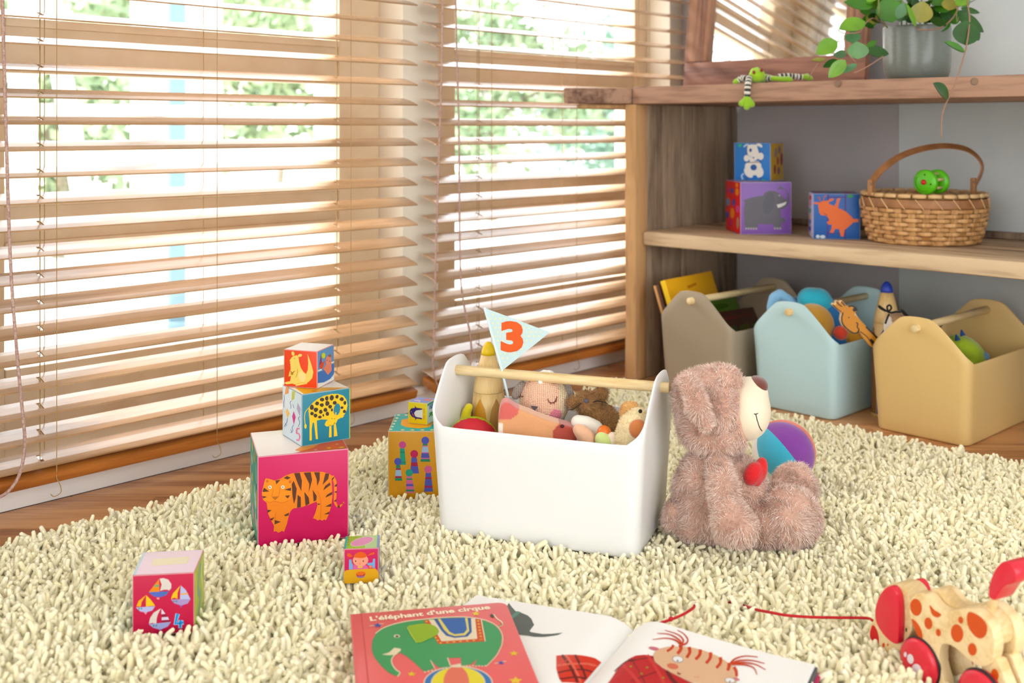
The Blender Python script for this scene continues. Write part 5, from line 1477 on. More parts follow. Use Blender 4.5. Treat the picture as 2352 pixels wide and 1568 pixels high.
# cream terry bear head
td = 1.645
to = at_d(1455, 1010, td); to.z = RUG_Z + 0.0055
tb = thing('terry_bear', 'cream terry bear with an orange nose at the right end of the white toy box', 'soft toy', to)
def tw(x, y, dd=0.0): return cw(*z3(x, y), td + dd, to)
m_ = MB(); m_.ell(tw(1450, 960), (pxm(36, td), 0.028, pxm(48, td)), RC @ Matrix.Rotation(0.35, 3, 'Y'), 26, 18); m_.ell(tw(1400, 1300), (0.026, 0.026, 0.045), RC)
me = remesh(m_, 0.0026, 5); one(me, '#efdcab'); link('head', me, M_plush, tb)
tA, tB = np.array(lin('#e6cd92')[:3]), np.array(lin('#fbf1d8')[:3])
fur('terry_loops', me, 12000, 0.0034, 0.00045, M_fur, tb, jitter=1.2, curl=0.2, seed=12, keep=lambda p, n: p[:, 2] > 0.05, cols=lambda p, n, rg: (lambda t: tA * (1 - t) + tB * t)(rg.random(len(p))[:, None]))
m_ = MB(); chain(m_, [tw(1250, 690, 0.006), tw(1330, 600, 0.006), tw(1440, 560, 0.006)], [0.007, 0.011, 0.008], 4)
me = remesh(m_, 0.0024, 3); one(me, '#dfab62'); link('ear', me, M_plush, tb)
fur('terry_loops', me, 3500, 0.003, 0.00045, M_fur, tb, jitter=1.2, curl=0.2, seed=13, cols=lambda p, n, rg: (lambda t: np.array(lin('#c98f48')[:3]) * (1 - t) + np.array(lin('#f0c684')[:3]) * t)(rg.random(len(p))[:, None]))
me = MB().ell(tw(1525, 1000, -0.026), (0.0135, 0.008, 0.0145), RC).mesh('nose'); one(me, '#c07034'); link('nose', me, M_velour, tb, smooth=True)
MB().ell(tw(1575, 645, -0.022), (0.003, 0.002, 0.003), RC).build('eye', M_blk, tb, smooth=True)

# assorted soft bits in front of the mouse
rd = 1.635
def bit(name, label, cat, pts, rads, col, d, material=M_velour, n=5, vox=0.0025):
    base = at_d(*z3(*pts[0]), d); base.z = RUG_Z + 0.0055
    t = thing(name, label, cat, base)
    m2 = MB(); P = [cw(*z3(*p), d, base) for p in pts]; P.append(Vector((P[-1].x, P[-1].y, max(0.014, P[-1].z - 0.06)))); rads = list(rads) + [rads[-1]]
    chain(m2, P, rads, n); me = remesh(m2, vox, 4); one(me, col); link('body', me, material, t); return t
bit('plush_paw', 'pink velour paw sticking up beside the cow muzzle', 'soft toy', [(330, 1010), (420, 1080), (530, 1230), (560, 1350)], [0.009, 0.0125, 0.014, 0.014], '#e3b08e', 1.668)
bit('plush_lamb_leg', 'white soft leg with blue stitching beside the brown mouse', 'soft toy', [(330, 870), (480, 930), (640, 1030), (740, 1180)], [0.012, 0.015, 0.017, 0.015], '#eeeadf', 1.705)
bit('rubber_bead', 'round orange toy bead in front of the brown mouse', 'toy bead', [(850, 1075), (870, 1090)], [0.0115, 0.0105], '#e2701a', 1.665, mat('orange_gloss', '#e2701a', 0.3), vox=0.0018)
bit('plush_sleeve', 'white and green soft sleeve at the front rim of the white toy box', 'soft toy', [(800, 1200), (870, 1290), (900, 1400)], [0.011, 0.015, 0.015], '#cfe08a', 1.655)
bit('plush_foot', 'pale pink soft foot beside the terry bear', 'soft toy', [(1030, 1200), (1060, 1280), (1060, 1380)], [0.011, 0.014, 0.014], '#f0dcc6', 1.655)  # a lone soft foot, no whole bunny is modelled
# ================================================================== books in the taupe box
M_page = mat('book_pages', '#eee6d2', 0.8)
def leaning_book(label, near_top, far_top, height, thick, lean, cover, pics=None, group='picture books in the taupe box', spine=None):
    """near_top / far_top: ends of the upper edge of the visible cover; leans away from the viewer by lean degrees"""
    a, b = Vector(near_top), Vector(far_top)
    u = (b - a).normalized(); L = (b - a).length
    down = Vector((0, 0, -1)) - u * (-u.z); down.normalize()
    side = u.cross(down).normalized()
    if side.y > 0: side = -side                    # towards the viewer side (-y)
    l = math.radians(lean)
    dn_ = (down * math.cos(l) + side * math.sin(l)).normalized()
    nrm = u.cross(dn_).normalized()
    if nrm.y > 0: nrm = -nrm                       # cover normal faces -y
    t = thing('picture_book', label, 'book', a + dn_ * height, 0, group)
    o = t.location
    M = Matrix((u.to_4d(), dn_.to_4d(), (-nrm).to_4d(), (0, 0, 0, 1))).transposed(); M.translation = a - o
    for i in range(3): M[3][i] = 0
    mc_ = mat('cover_' + cover, cover, 0.4)
    MB().box((0, 0, 0), (L, height, 0.0016), M).build('cover', mc_, t, bevel=0.0006)
    MB().box((0, 0, thick - 0.0016), (L, height, thick), M).build('cover', mc_, t, bevel=0.0006)
    MB().box((0.0, 0, 0.0016), (0.0016, height, thick - 0.0016), M).build('spine', mat('cover_' + (spine or cover), spine or cover, 0.4), t)
    MB().box((0.0016, 0.003, 0.0016), (L - 0.003, height - 0.003, thick - 0.0016), M).build('page_block', M_page, t)
    return t, M, L, nrm
ty = 1.636
na_, nf = at_y(1513, 645, ty), at_y(1634, 622, ty)
na_.x = max(na_.x, 2.234)
yb_, M_y, L_, nr_ = leaning_book('yellow picture book with pencils on its cover in the taupe box', na_, nf, 0.245, 0.016, 20, '#f0b21c', spine='#f7cf1a')
py_ = Pic()
py_.poly([(0.05, .62), (1, .62), (1, 1), (0.05, 1)], '#5f8a1c', 1); py_.poly([(0.09, .30), (0.13, .28), (0.155, .68), (0.10, .68)], '#3a3a14', 2); py_.poly([(0.36, .23), (0.40, .21), (0.45, .62), (0.38, .62)], '#3a3a14', 2)
py_.poly([(0.58, .34), (0.97, .30), (0.97, .50), (0.58, .52)], '#b9b29a', 2); py_.line([(0.40, .12), (0.6, .10)], .03, '#d98a1c', 2)
U_, V_ = M_y.to_3x3() @ Vector((1, 0, 0)), M_y.to_3x3() @ Vector((0, 1, 0))
py_.build('cover_print', M_y.translation, U_, V_, nr_, L_, 0.245, yb_, M_print, eps=0.00025)
lettering('title_print', 'Thin', yb_, mat('black_print', '#1c1a16', 0.6), M_y @ Vector((L_*0.61, 0.245*0.47, -0.0009)), U_, -V_, L_*0.30, 0.026, bold=0.03)
na2, nf2 = at_y(1600, 690, 1.596), at_y(1683, 678, 1.596)
na2.x = max(na2.x, 2.29)
gb, M_g, L2, n2 = leaning_book('green and yellow picture book in front of the yellow book in the taupe box', na2 + Vector((-0.05, 0, -0.004)), nf2 + Vector((0.01, 0, 0)), 0.19, 0.012, 26, '#5d8420', spine='#7ab02a')
pg_ = Pic(); pg_.poly([(0.05, .28), (0.98, .24), (0.98, 1), (0.05, 1)], '#b5a528', 1); pg_.ell(.5, .12, .3, .05, '#3f6a18', 1)
pg_.build('cover_print', M_g.translation, M_g.to_3x3() @ Vector((1, 0, 0)), M_g.to_3x3() @ Vector((0, 1, 0)), n2, L2, 0.19, gb, M_print, eps=0.00025)
na3, nf3 = at_y(1632, 717, 1.572), at_y(1733, 704, 1.572)
na3.x = max(na3.x, 2.275)
db, M_d, L3, n3 = leaning_book('dark maroon picture book printed with rows of green shapes in the taupe box', na3 + Vector((-0.035, 0, 0)), nf3, 0.16, 0.012, 30, '#5a2e24')
pd = Pic()
for r in range(2):
    for c in range(4):
        pd.poly([(0.06 + c*.24, .28 + r*.30), (0.26 + c*.24, .26 + r*.30), (0.27 + c*.24, .48 + r*.30), (0.07 + c*.24, .50 + r*.30)], ['#5f6a1c', '#46581c', '#6a6a20'][(r + c) % 3], 1)
pd.line([(.1, .14), (.9, .12)], .05, '#7a3a30', 1)
pd.build('cover_print', M_d.translation, M_d.to_3x3() @ Vector((1, 0, 0)), M_d.to_3x3() @ Vector((0, 1, 0)), n3, L3, 0.16, db, M_print, eps=0.00025)
a4 = at_y(1503, 655, 1.654)
a4.x = max(a4.x, 2.230)
leaning_book('thin dark brown book standing left of the yellow book', a4, a4 + Vector((0.22, 0, 0)), 0.235, 0.006, 20, '#4a3024', spine='#5a3a30')
a5 = at_y(1495, 657, 1.6615)
a5.x = max(a5.x, 2.228)
leaning_book('thin tan book outermost on the left in the taupe box', a5, a5 + Vector((0.21, 0, 0)), 0.23, 0.007, 20, '#c9925a', spine='#d8a264')

# ================================================================== mint box contents
def zm(x, y): return (1740 + x / 6.189, 640 + y / 6.189)
def soft(name, label, parts, d, vox=0.0035, zb=0.006, sm=5, group=None):
    """parts: list of (part name, colour, [ (points, radii) ])"""
    p0 = at_d(*zm(*parts[0][2][0][0][0]), d)
    t = thing(name, label, 'soft toy', (p0.x, p0.y, zb), 0, group)
    for nm, col, ch in parts:
        m2 = MB()
        for pts, rads in ch:
            P = [(cw(*zm(p[0], p[1]), d + (p[2] if len(p) > 2 else 0), (p0.x, p0.y, zb))) for p in pts]
            if len(P) == 1: m2.ell(P[0], rads[0])
            else: chain(m2, P, rads, 5)
        me = remesh(m2, vox, sm); one(me, col); link(nm, me, M_velour, t)
    return t
soft('plush_octopus', 'pale blue plush with a looped tentacle at the near end of the mint box', [('body', '#86bfe8', [([(215, 560), (205, 400), (240, 270), (320, 220), (430, 290), (550, 400)], [0.013, 0.0135, 0.0135, 0.013, 0.012, 0.012])]), ('belly', '#5fa4d8', [([(520, 430, 0.02), (480, 700, 0.02)], [0.03, 0.04])])], 2.60)
soft('plush_whale', 'turquoise and dark blue plush in the middle of the mint box', [('head', '#1fb4cf', [([(740, 300), (860, 330), (940, 380)], [0.030, 0.034, 0.026]), ([(860, 500)], [0.024])]), ('body', '#1c6fae', [([(980, 540, 0.01), (1100, 600, 0.01), (1150, 850, 0.01)], [0.045, 0.05, 0.045])]), ('fin', '#1d72b8', [([(1020, 850, -0.04), (1150, 900, -0.05), (1250, 930, -0.05)], [0.012, 0.013, 0.012])])], 2.58)
soft('rubber_ball', 'mustard spotted toy ball inside the mint box behind its gable', [('body', '#c9952a', [([(780, 660)], [0.050])])], 2.50)
soft('pompom', 'red pompom nose beside the wooden giraffe', [('body', '#d23a1a', [([(1180, 770)], [0.0165])])], 2.46, vox=0.002)
soft('plush_duck', 'golden yellow plush lump below the wooden giraffe', [('body', '#dc9a1c', [([(1360, 840), (1400, 900)], [0.022, 0.024])])], 2.53)
# wooden giraffe, a flat painted cut-out leaning between the boxes
gd = 2.375
go_ = at_z(2040, 1010, 0.0); go_ = Vector((*(FW * gd + RT * pxm(2040 - 1176, gd)).xy, 0))
gf = thing('wooden_giraffe', 'flat wooden giraffe cut-out leaning over the rim of the mint box', 'wooden toy', go_)
M_gw = wood('giraffe_wood', '#e7c694', '#cfa368', 0.5, 2, 30, 0.05, 0.02, 0.4, knots=False)
ol = [(1055, 370), (1075, 345), (1100, 360), (1110, 318), (1135, 305), (1160, 330), (1180, 305), (1205, 310), (1230, 350), (1280, 390), (1340, 380), (1400, 410), (1418, 450), (1390, 490), (1440, 560), (1520, 650), (1640, 770), (1740, 870), (1900, 1040), (2080, 1250), (2000, 1330), (1850, 1180), (1700, 1010), (1610, 960), (1500, 830), (1450, 740), (1420, 780), (1370, 790), (1290, 750), (1200, 660), (1175, 580), (1190, 490), (1130, 430)]
fg = on_plane(gd)
pl2 = [fg(zm(*p)) for p in ol]
th_ = 0.011
extr(pl2, gd + th_/2, go_, th_, MB()).build('board', M_gw, gf, bevel=0.0012)
gp = Pic(fn=fg)
cx_, cy_ = 1400, 620
gp.poly([(zm(p[0] + (10 if p[0] < 1300 else -14), p[1] + (14 if p[1] < 500 else -10))) for p in ol], '#d68c1c', 1)
for q, w in ([(1215, 480), (1195, 560), (1215, 650), (1300, 735), (1380, 775), (1430, 750), (1440, 710)], 3.2), ([(1440, 720), (1415, 680), (1425, 640), (1400, 620)], 2.6), ([(1290, 395), (1340, 385), (1400, 420), (1405, 460)], 4.0), ([(1540, 680), (1620, 760), (1700, 840)], 4.0), ([(1600, 860), (1660, 920), (1700, 960)], 6.0), ([(1120, 320), (1150, 360), (1200, 395)], 2.4), ([(1190, 320), (1210, 350), (1245, 385)], 2.4), ([(1065, 365), (1130, 425), (1190, 470)], 2.0), ([(1460, 750), (1560, 830), (1640, 950)], 2.0):
    gp.line([zm(*p) for p in q], w, '#20160c', 2)
gp.ell(*zm(1296, 548), 1.6, 1.6, '#20160c', 2); gp.ell(*zm(1375, 440), 4, 4.5, '#20160c', 2)
gp.build('painted_face', FW * gd - go_ , RT, (0, 0, 1), -FW, 1, 1, gf, M_print, eps=0.0003)

crayon('giant wooden crayon with a blue tip standing between the mint and ochre boxes', 2037, 646, 2.475, 0.0005, '#1f3fae', '#c89a62', ['#1f3fae', '#c89a62', '#8a5a30'])
# goat plush between the boxes
qd = 2.42
q0 = at_d(*zm(1960, 700), qd)
goat = thing('plush_goat', 'brown and white plush goat with black curly yarn beside the ochre box', 'soft toy', (q0.x, q0.y, 0.0005))
gb_ = (q0.x, q0.y, 0.0005)
m2 = MB(); m2.ell(cw(*zm(1985, 690), qd, gb_), (0.030, 0.028, 0.034), RC); m2.ell(cw(*zm(1990, 1000), qd, gb_), (0.028, 0.028, 0.06), RC); chain(m2, [cw(*zm(1990, 1000), qd, gb_), Vector((0, 0, 0.03))], [0.028, 0.028], 4)
me = remesh(m2, 0.003, 5)
def goatcol(c):
    u = (Vector(c) + Vector(gb_)).dot(RT); px = 1176 + u / qd * FPX
    return '#f0e6da' if px < 1740 + 1870 / 6.189 else '#a8835a'
paint(me, goatcol); link('body', me, M_plush, goat)
for seg in ([(1720, 380), (1790, 430), (1880, 480), (1960, 470)], [(1860, 470), (1840, 400), (1880, 375), (1900, 420), (1860, 470)], [(1960, 470), (2040, 470), (2060, 450), (2150, 545)], [(1870, 500), (1840, 570), (1815, 640)], [(1720, 385), (1745, 420), (1820, 460)], [(2050, 450), (2080, 500), (2140, 550)]):
    MB().tube(catmull([cw(*zm(*p), qd - 0.03, gb_) for p in seg], 4, False), 0.0022, 7).build('yarn_curl', M_blk, goat, smooth=True)
m2 = MB().ell(cw(*zm(1915, 690), qd - 0.026, gb_), (0.004, 0.003, 0.003), RC); m2.build('eye', M_blk, goat, smooth=True)
me = MB().ell(cw(*zm(2000, 690), qd - 0.0285, gb_), (0.010, 0.004, 0.011), RC).mesh('cheek'); one(me, '#b03a30'); link('cheek', me, M_plush, goat, smooth=True)

# lime plush in the ochre box
def zo(x, y): return (1980 + x / 3.919, 640 + y / 3.919)
od = 2.43
o0 = at_d(*zo(930, 640), od)
lime = thing('plush_dragon', 'lime green plush with small blue spikes in the ochre box', 'soft toy', (o0.x, o0.y, 0.006))
ob = (o0.x, o0.y, 0.006)
m2 = MB(); m2.ell(cw(*zo(930, 640), od, ob), (pxm(48, od), 0.04, pxm(30, od)), RC @ Matrix.Rotation(0.55, 3, 'Y')); m2.ell(cw(*zo(960, 760), od, ob), (0.04, 0.04, 0.05), RC); m2.ell(Vector((0, 0, 0.035)), (0.035, 0.035, 0.035))
me = remesh(m2, 0.0032, 6); one(me, '#a5c41a'); link('body', me, M_velour, lime)
for (x, y) in ((790, 585), (858, 542), (905, 500)):
    c = cw(*zo(x, y), od - 0.030, ob)
    MB().lathe([(0.006, -0.003), (0.004, 0.004), (0.0006, 0.011)], 10, Matrix.Translation(c) @ Matrix.Rotation(-0.3, 4, 'X')).build('spike', mat('blue_felt', '#1f4a8a', 0.9), lime, smooth=True)
me = MB().ell(cw(*zo(1110, 705), od - 0.02, ob), (0.009, 0.009, 0.011), RC).mesh('tail'); one(me, '#6a9ac0'); link('tail_tip', me, M_velour, lime, smooth=True)

# ================================================================== basket on the middle shelf
bc = Vector((2.505, 1.090, SHZ))
basket = thing('woven_basket', 'round woven splint basket with lid and bent handle on the middle shelf', 'basket', bc)
M_splint = wood('ash_splint', '#d0a068', '#a87640', 0.45, 2, 40, 0.1, 0.06, 0.3, knots=False)
M_splint2 = mat('pale_splint', '#dcb680', 0.45)
M_hand = mat('bent_wood_handle', '#a9764a', 0.5, '#8f5f38', 30)
nst = 28
def brad(z): 
    u = z / 0.1
    return 0.117 + 0.0195 * math.sin(min(1, u * 1.2) * math.pi / 2)
MB().lathe([(0.02, 0.001), (0.118, 0.001), (0.120, 0.006), (0.02, 0.006)], 40).build('bottom', M_splint, basket, smooth=True)
for k in range(nst):
    a = 2*math.pi*k/nst; m2 = MB(); V = []; 
    pts = [(brad(z) - 0.0005, z) for z in np.linspace(0.002, 0.086, 7)]
    w_ = 0.0075
    m2_ = MB(); VV = []
    for r_, z in pts:
        for s_ in (-1, 1):
            for rr in (r_, r_ + 0.0014): VV.append((rr*math.cos(a) - s_*w_*math.sin(a), rr*math.sin(a) + s_*w_*math.cos(a), z))
    FF = []
    for i in range(len(pts) - 1):
        b = 4*i
        FF += [(b+1, b+3, b+7, b+5), (b+2, b, b+4, b+6), (b, b+1, b+5, b+4), (b+3, b+2, b+6, b+7)]
    m2_.add(VV, FF).build('stake', M_splint, basket)
rows = 8; hz = 0.0098
for r_ in range(rows):
    zc = 0.008 + r_ * 0.0101; m2 = MB(); seg = nst * 5; VV = []; FF = []
    for k in range(seg):
        a = 2*math.pi*k/seg
        wv_ = math.tanh(2.2 * math.cos(nst/2 * a + math.pi * r_))
        R0 = brad(zc) + 0.0008 + 0.0042 * wv_
        for (dr, dz) in ((0, -hz/2), (0.0016, -hz/2 + 0.0012), (0.0016, hz/2 - 0.0012), (0, hz/2)):
            VV.append(((R0 + dr)*math.cos(a), (R0 + dr)*math.sin(a), zc + dz))
    for k in range(seg):
        k2 = (k+1) % seg
        for j in range(4): j2 = (j+1) % 4; FF.append((4*k+j, 4*k2+j, 4*k2+j2, 4*k+j2))
    m2.add(VV, FF).build('weaver', M_splint, basket, smooth=True)
MB().lathe([(0.1365, 0.084), (0.1405, 0.084), (0.1412, 0.087), (0.1412, 0.103), (0.1400, 0.105), (0.1355, 0.105), (0.1355, 0.085)], 56).build('rim_hoop', M_hand, basket, smooth=True)
for k in range(22):
    a0 = 2*math.pi*k/22; P = []
    for i in range(6):
        t = i/5; a = a0 + 0.13*t; rr = 0.1422; P.append((rr*math.cos(a), rr*math.sin(a), 0.106 - 0.023*t))
    m2 = MB(); m2.tube(P, 0.0019, 6, flat=0.6).build('lashing', M_splint2, basket, smooth=True)
# lid: woven disc with a wrapped edge
lid = MB().lathe([(0.001, 0.112), (0.05, 0.1125), (0.1, 0.1115), (0.132, 0.108), (0.132, 0.106), (0.001, 0.107)], 48).build('lid', M_splint, basket, smooth=True)
for k in range(26):
    a0 = 2*math.pi*k/26; a1 = 2*math.pi*(k+0.86)/26
    P = [((0.1345 + 0.0016*math.sin(math.pi*t))*math.cos(a0 + (a1-a0)*t), (0.1345 + 0.0016*math.sin(math.pi*t))*math.sin(a0 + (a1-a0)*t), 0.1125) for t in (0, .25, .5, .75, 1)]
    MB().tube(P, [0.0045, 0.0054, 0.0056, 0.0054, 0.0045], 8).build('edge_wrap', M_splint2, lid, smooth=True)
for r_ in range(5):
    m2 = MB(); R0 = 0.03 + 0.021*r_; seg = 80; P = []
    for k in range(seg + 1):
        a = 2*math.pi*k/seg; P.append((R0*math.cos(a), R0*math.sin(a), 0.1135 - 0.0008*r_*0.4 + 0.0016*math.cos(10*a + math.pi*r_)))
    m2.tube(P, 0.0075, 6, cap=False, flat=0.22).build('lid_weaver', M_splint, lid, smooth=True)
# handle: bent strip with ears
hd = 2.53
hp_ = [(2001, 432), (2006, 412), (2030, 385), (2070, 358), (2120, 341), (2170, 335), (2215, 341), (2243, 358), (2256, 380), (2252, 402), (2241, 424)]
hpts = catmull([Vector((p[0], p[1], 0)) for p in hp_], 5, False)
m2 = MB(); VV = []; FF = []
P3 = [at_d(p.x, p.y, hd) - bc for p in hpts]
for i, p in enumerate(P3):
    tg = (P3[min(i+1, len(P3)-1)] - P3[max(i-1, 0)]).normalized()
    n_ = tg.cross(FW).normalized(); wv_ = (n_ * 0.62 + FW * 0.78).normalized(); th2 = tg.cross(wv_).normalized()
    for s_, q_ in ((-1, -1), (1, -1), (1, 1), (-1, 1)): VV.append(p + wv_ * (s_*0.0085) + th2 * (q_*0.0016))
for i in range(len(P3) - 1):
    for j in range(4): j2 = (j+1) % 4; FF.append((4*i+j, 4*i+j2, 4*(i+1)+j2, 4*(i+1)+j))
FF += [(3, 2, 1, 0), tuple(4*(len(P3)-1)+j for j in range(4))]
m2.add(VV, FF); hdl = m2.build('handle', M_hand, basket, smooth=True, bevel=0)
try: hdl.data.set_sharp_from_angle(angle=math.radians(50))
except Exception: pass
for px, py in ((2000, 424), (2236, 420)):
    c = at_d(px, py, hd - 0.004) - bc
    MB().box(tuple(c + Vector((-0.006, -0.006, -0.026))), tuple(c + Vector((0.006, 0.006, 0.012)))).build('handle_ear', M_hand, basket, bevel=0.003)
    MB().ell(at_d(px + 2, py - 2, hd - 0.016) - bc, 0.0032).build('pin', M_knot, basket, smooth=True)

# green roller toy on the basket lid
gt = at_d(2127, 411, 2.47)
rol = thing('roller_toy', 'bright green wooden roller with a smiling face on the basket lid', 'wooden toy', (gt.x, gt.y, bc.z + 0.1145))
gz = 0.0285
axd = (FW * 0.60 + RT * 0.80).normalized()
M_gr = mat('green_lacquer', '#5cc414', 0.3); M_gr2 = mat('dark_green_lacquer', '#3f9a10', 0.35)
def disc(nm, off, r, thk, m, parent):
    q = axd.to_track_quat('Z', 'Y').to_matrix().to_4x4(); q.translation = Vector((0, 0, gz)) + axd * off
    return MB().lathe([(r - 0.003, 0), (r, 0.003), (r, thk - 0.003), (r - 0.003, thk)], 40, q).build(nm, m, parent, smooth=True, bevel=0)
head = disc('face_disc', -0.008, gz, 0.014, M_gr, rol); disc('rear_disc', 0.040, gz * 0.98, 0.013, M_gr, rol)
for k in range(6):
    a = k * math.pi / 3 + 0.3; s_ = axd.cross(Vector((0, 0, 1))).normalized(); p = Vector((0, 0, gz)) + s_ * (0.019*math.cos(a)) + Vector((0, 0, 0.019*math.sin(a)))
    MB().tube([p + axd * 0.004, p + axd * 0.042], 0.0033, 10).build('bar', M_dowel, rol, smooth=True)
fc = Vector((0, 0, gz)) - axd * 0.0085; s_ = axd.cross(Vector((0, 0, 1))).normalized()
MB().ell(fc - axd * 0.001, 0.0062).build('red_nose', mat('red_lacquer', '#c8141e', 0.25), head, smooth=True)
for (a, b) in ((0.002, 0.017), (0.017, -0.004)): MB().ell(fc + s_ * a + Vector((0, 0, b)), 0.0018).build('eye', M_blk, head, smooth=True)
MB().tube([fc + s_ * (0.021*math.cos(a)) + Vector((0, 0, 0.021*math.sin(a))) for a in np.linspace(2.6, 5.2, 12)], 0.0009, 6).build('smile', M_gr2, head, smooth=True)

# ================================================================== potted plant on the shelf top
pc = Vector((2.42, 1.069, 0.7573))
plant = thing('potted_plant', 'trailing green hoya in a grey glazed pot on the shelf top', 'plant', pc)
M_pot = mat('grey_glaze', '#767e77', 0.3, '#6d756e', 60, (1, 1, 8), coat=0.3, bump=0.08, bscale=80)
MB().lathe([(0.050, 0.0), (0.060, 0.002), (0.067, 0.009), (0.0715, 0.022), (0.0735, 0.05), (0.0742, 0.118), (0.0735, 0.1235), (0.0715, 0.1235), (0.0705, 0.119), (0.069, 0.06), (0.058, 0.015), (0.02, 0.012)], 48).build('pot', M_pot, plant, smooth=True)
MB().lathe([(0.001, 0.104), (0.04, 0.107), (0.0702, 0.104), (0.0695, 0.08), (0.001, 0.08)], 28).build('soil', mat('potting_soil', '#3a2b20', 0.95, bump=1.0, bscale=150), plant)
LEAF = {}
def leaf_mesh(k):
    if k in LEAF: return LEAF[k]
    m2 = MB(); V = []; Fs = []; n = 9
    fold = [0.10, 0.18, 0.05, 0.14][k]; curl = [0.10, -0.08, 0.16, 0.04][k]
    for i in range(n + 1):
        t = i / n
        w_ = 0.5 * (math.sin(math.pi * t ** 0.85) ** 0.75) if 0 < t < 1 else 0.0
        zc = curl * t * t
        for j in (-1, -0.5, 0, 0.5, 1):
            V.append((w_ * j, t, zc + fold * abs(j) * w_))
    for i in range(n):
        for j in range(4): b = i*5 + j; Fs.append((b, b+1, b+6, b+5))
    m2.add(V, Fs)
    m2.add([(v[0]*0.98, v[1], v[2] - 0.03) for v in V], [tuple(reversed(f)) for f in Fs])
    me = m2.mesh('leaf')
    for p in me.polygons: p.use_smooth = True
    me.update(); LEAF[k] = me
    return me
def leafmat2(name, a, b):
    m = mat(name, a, 0.32, b, 1.2, rand=0.08, coat=0.2)
    return m
LM = [leafmat2('hoya_green', '#3f8014', '#35720f'), leafmat2('hoya_light', '#6a9c20', '#588c18'), leafmat2('hoya_dark', '#215616', '#1c4c12'), leafmat2('hoya_yellow', '#9a9230', '#868826'), leafmat2('hoya_blue', '#5c8c5e', '#4a7c50')]
leaf_inst = {}
rgl = random.Random(21)
def leaf(base, tip, width, mi, face=None, k=None):
    k = rgl.randrange(4) if k is None else k
    key = (k, mi)
    if key not in leaf_inst:
        me = leaf_mesh(k).copy(); me.materials.clear(); me.materials.append(LM[mi]); leaf_inst[key] = me
    b, t = Vector(base), Vector(tip); y = (t - b); L = y.length; y.normalize()
    f = face or (-FW * 0.8 + Vector((0, 0, 0.6)) + RT * rgl.uniform(-.3, .3))
    x = y.cross(f).normalized(); z = x.cross(y).normalized()
    M = Matrix((x * width, y * L, z * L * 0.8)).transposed().to_4x4(); M.translation = b
    o = bpy.data.objects.new('leaf', leaf_inst[key]); COL.objects.link(o); o.parent = plant; o.matrix_local = M
    return o
def zp(x, y): return (1860 + x / 4.752, y / 4.752)
def pw(x, y, d): return at_d(*zp(x, y), d) - pc
LV = [((605, 235), (315, 320), 150, 1, 2.36), ((300, 450), (70, 580), 150, 1, 2.32), ((525, 645), (520, 450), 185, 0, 2.30), ((620, 545), (862, 600), 120, 2, 2.34), ((470, 470), (470, 335), 130, 4, 2.36), ((400, 600), (258, 590), 110, 4, 2.33), ((390, 655), (205, 850), 115, 1, 2.28), ((520, 700), (345, 800), 64, 4, 2.29), ((170, 640), (8, 675), 46, 3, 2.31), ((300, 650), (150, 745), 76, 2, 2.33),
      ((690, 75), (365, 35), 120, 0, 2.38), ((905, 245), (830, -30), 230, 0, 2.40), ((1195, 250), (1240, 15), 190, 3, 2.36), ((1160, 290), (1030, 35), 62, 1, 2.32), ((955, 205), (1035, 35), 92, 4, 2.35), ((1385, 285), (1420, 185), 150, 2, 2.38), ((1415, 150), (1580, 195), 110, 2, 2.42), ((1520, 115), (1530, -20), 130, 3, 2.37), ((1710, 495), (1700, 225), 225, 2, 2.20), ((1630, 145), (1875, 365), 130, 2, 2.26), ((1695, 565), (1462, 460), 80, 0, 2.18), ((1515, 1075), (1365, 900), 140, 2, 2.16), ((1790, 350), (1842, 448), 66, 2, 2.26), ((1650, 85), (1848, 160), 86, 2, 2.30), ((610, 530), (735, 448), 66, 0, 2.35),
      ((780, 230), (640, 170), 110, 2, 2.44), ((980, 240), (1010, 60), 120, 0, 2.44), ((1290, 250), (1350, 60), 150, 2, 2.44), ((1080, 250), (1130, 30), 140, 2, 2.46), ((700, 300), (560, 250), 70, 2, 2.42), ((1340, 60), (1480, -60), 150, 0, 2.42), ((560, -20), (800, -120), 180, 1, 2.40), ((1600, 60), (1760, -80), 120, 1, 2.34)]
for (b, t, w_, mi, d) in LV:
    leaf(pw(*b, d), pw(*t, d + rgl.uniform(-0.02, 0.02)), pxm(w_ / 4.752, d) * 1.3, mi)
for i in range(26):
    x_, y_ = rgl.uniform(620, 1700), rgl.uniform(-60, 215); d_ = rgl.uniform(2.38, 2.54); a_ = rgl.uniform(0, 6.28); l_ = rgl.uniform(150, 230)
    leaf(pw(x_, y_, d_), pw(x_ + l_ * math.cos(a_), y_ + l_ * math.sin(a_) * 0.7, d_ + rgl.uniform(-0.03, 0.02)), pxm(rgl.uniform(110, 170) / 4.752, d_) * 1.2, rgl.choice([0, 0, 2, 2, 1, 3]))
for i in range(34):          # crown above the frame
    a = rgl.uniform(0, 6.28); r = rgl.uniform(0.02, 0.10); z_ = rgl.uniform(0.15, 0.27)
    b = Vector((r*math.cos(a), r*math.sin(a), z_)); dr = Vector((math.cos(a), math.sin(a), rgl.uniform(-.5, .6)))
    leaf(b, b + dr.normalized() * rgl.uniform(0.045, 0.065), rgl.uniform(0.028, 0.042), rgl.choice([0, 0, 1, 2, 2, 3]), face=Vector((rgl.uniform(-.4, .4), rgl.uniform(-.4, .4), 1)))
M_stem = mat('green_stem', '#7f8f4a', 0.6); M_stem2 = mat('brown_stem', '#9a7560', 0.7)
def stem(pts, r, m=M_stem):
    P = catmull([pw(x, y, d) for x, y, d in pts], 5, False); MB().tube(P, r, 7).build('stem', m, plant, smooth=True)
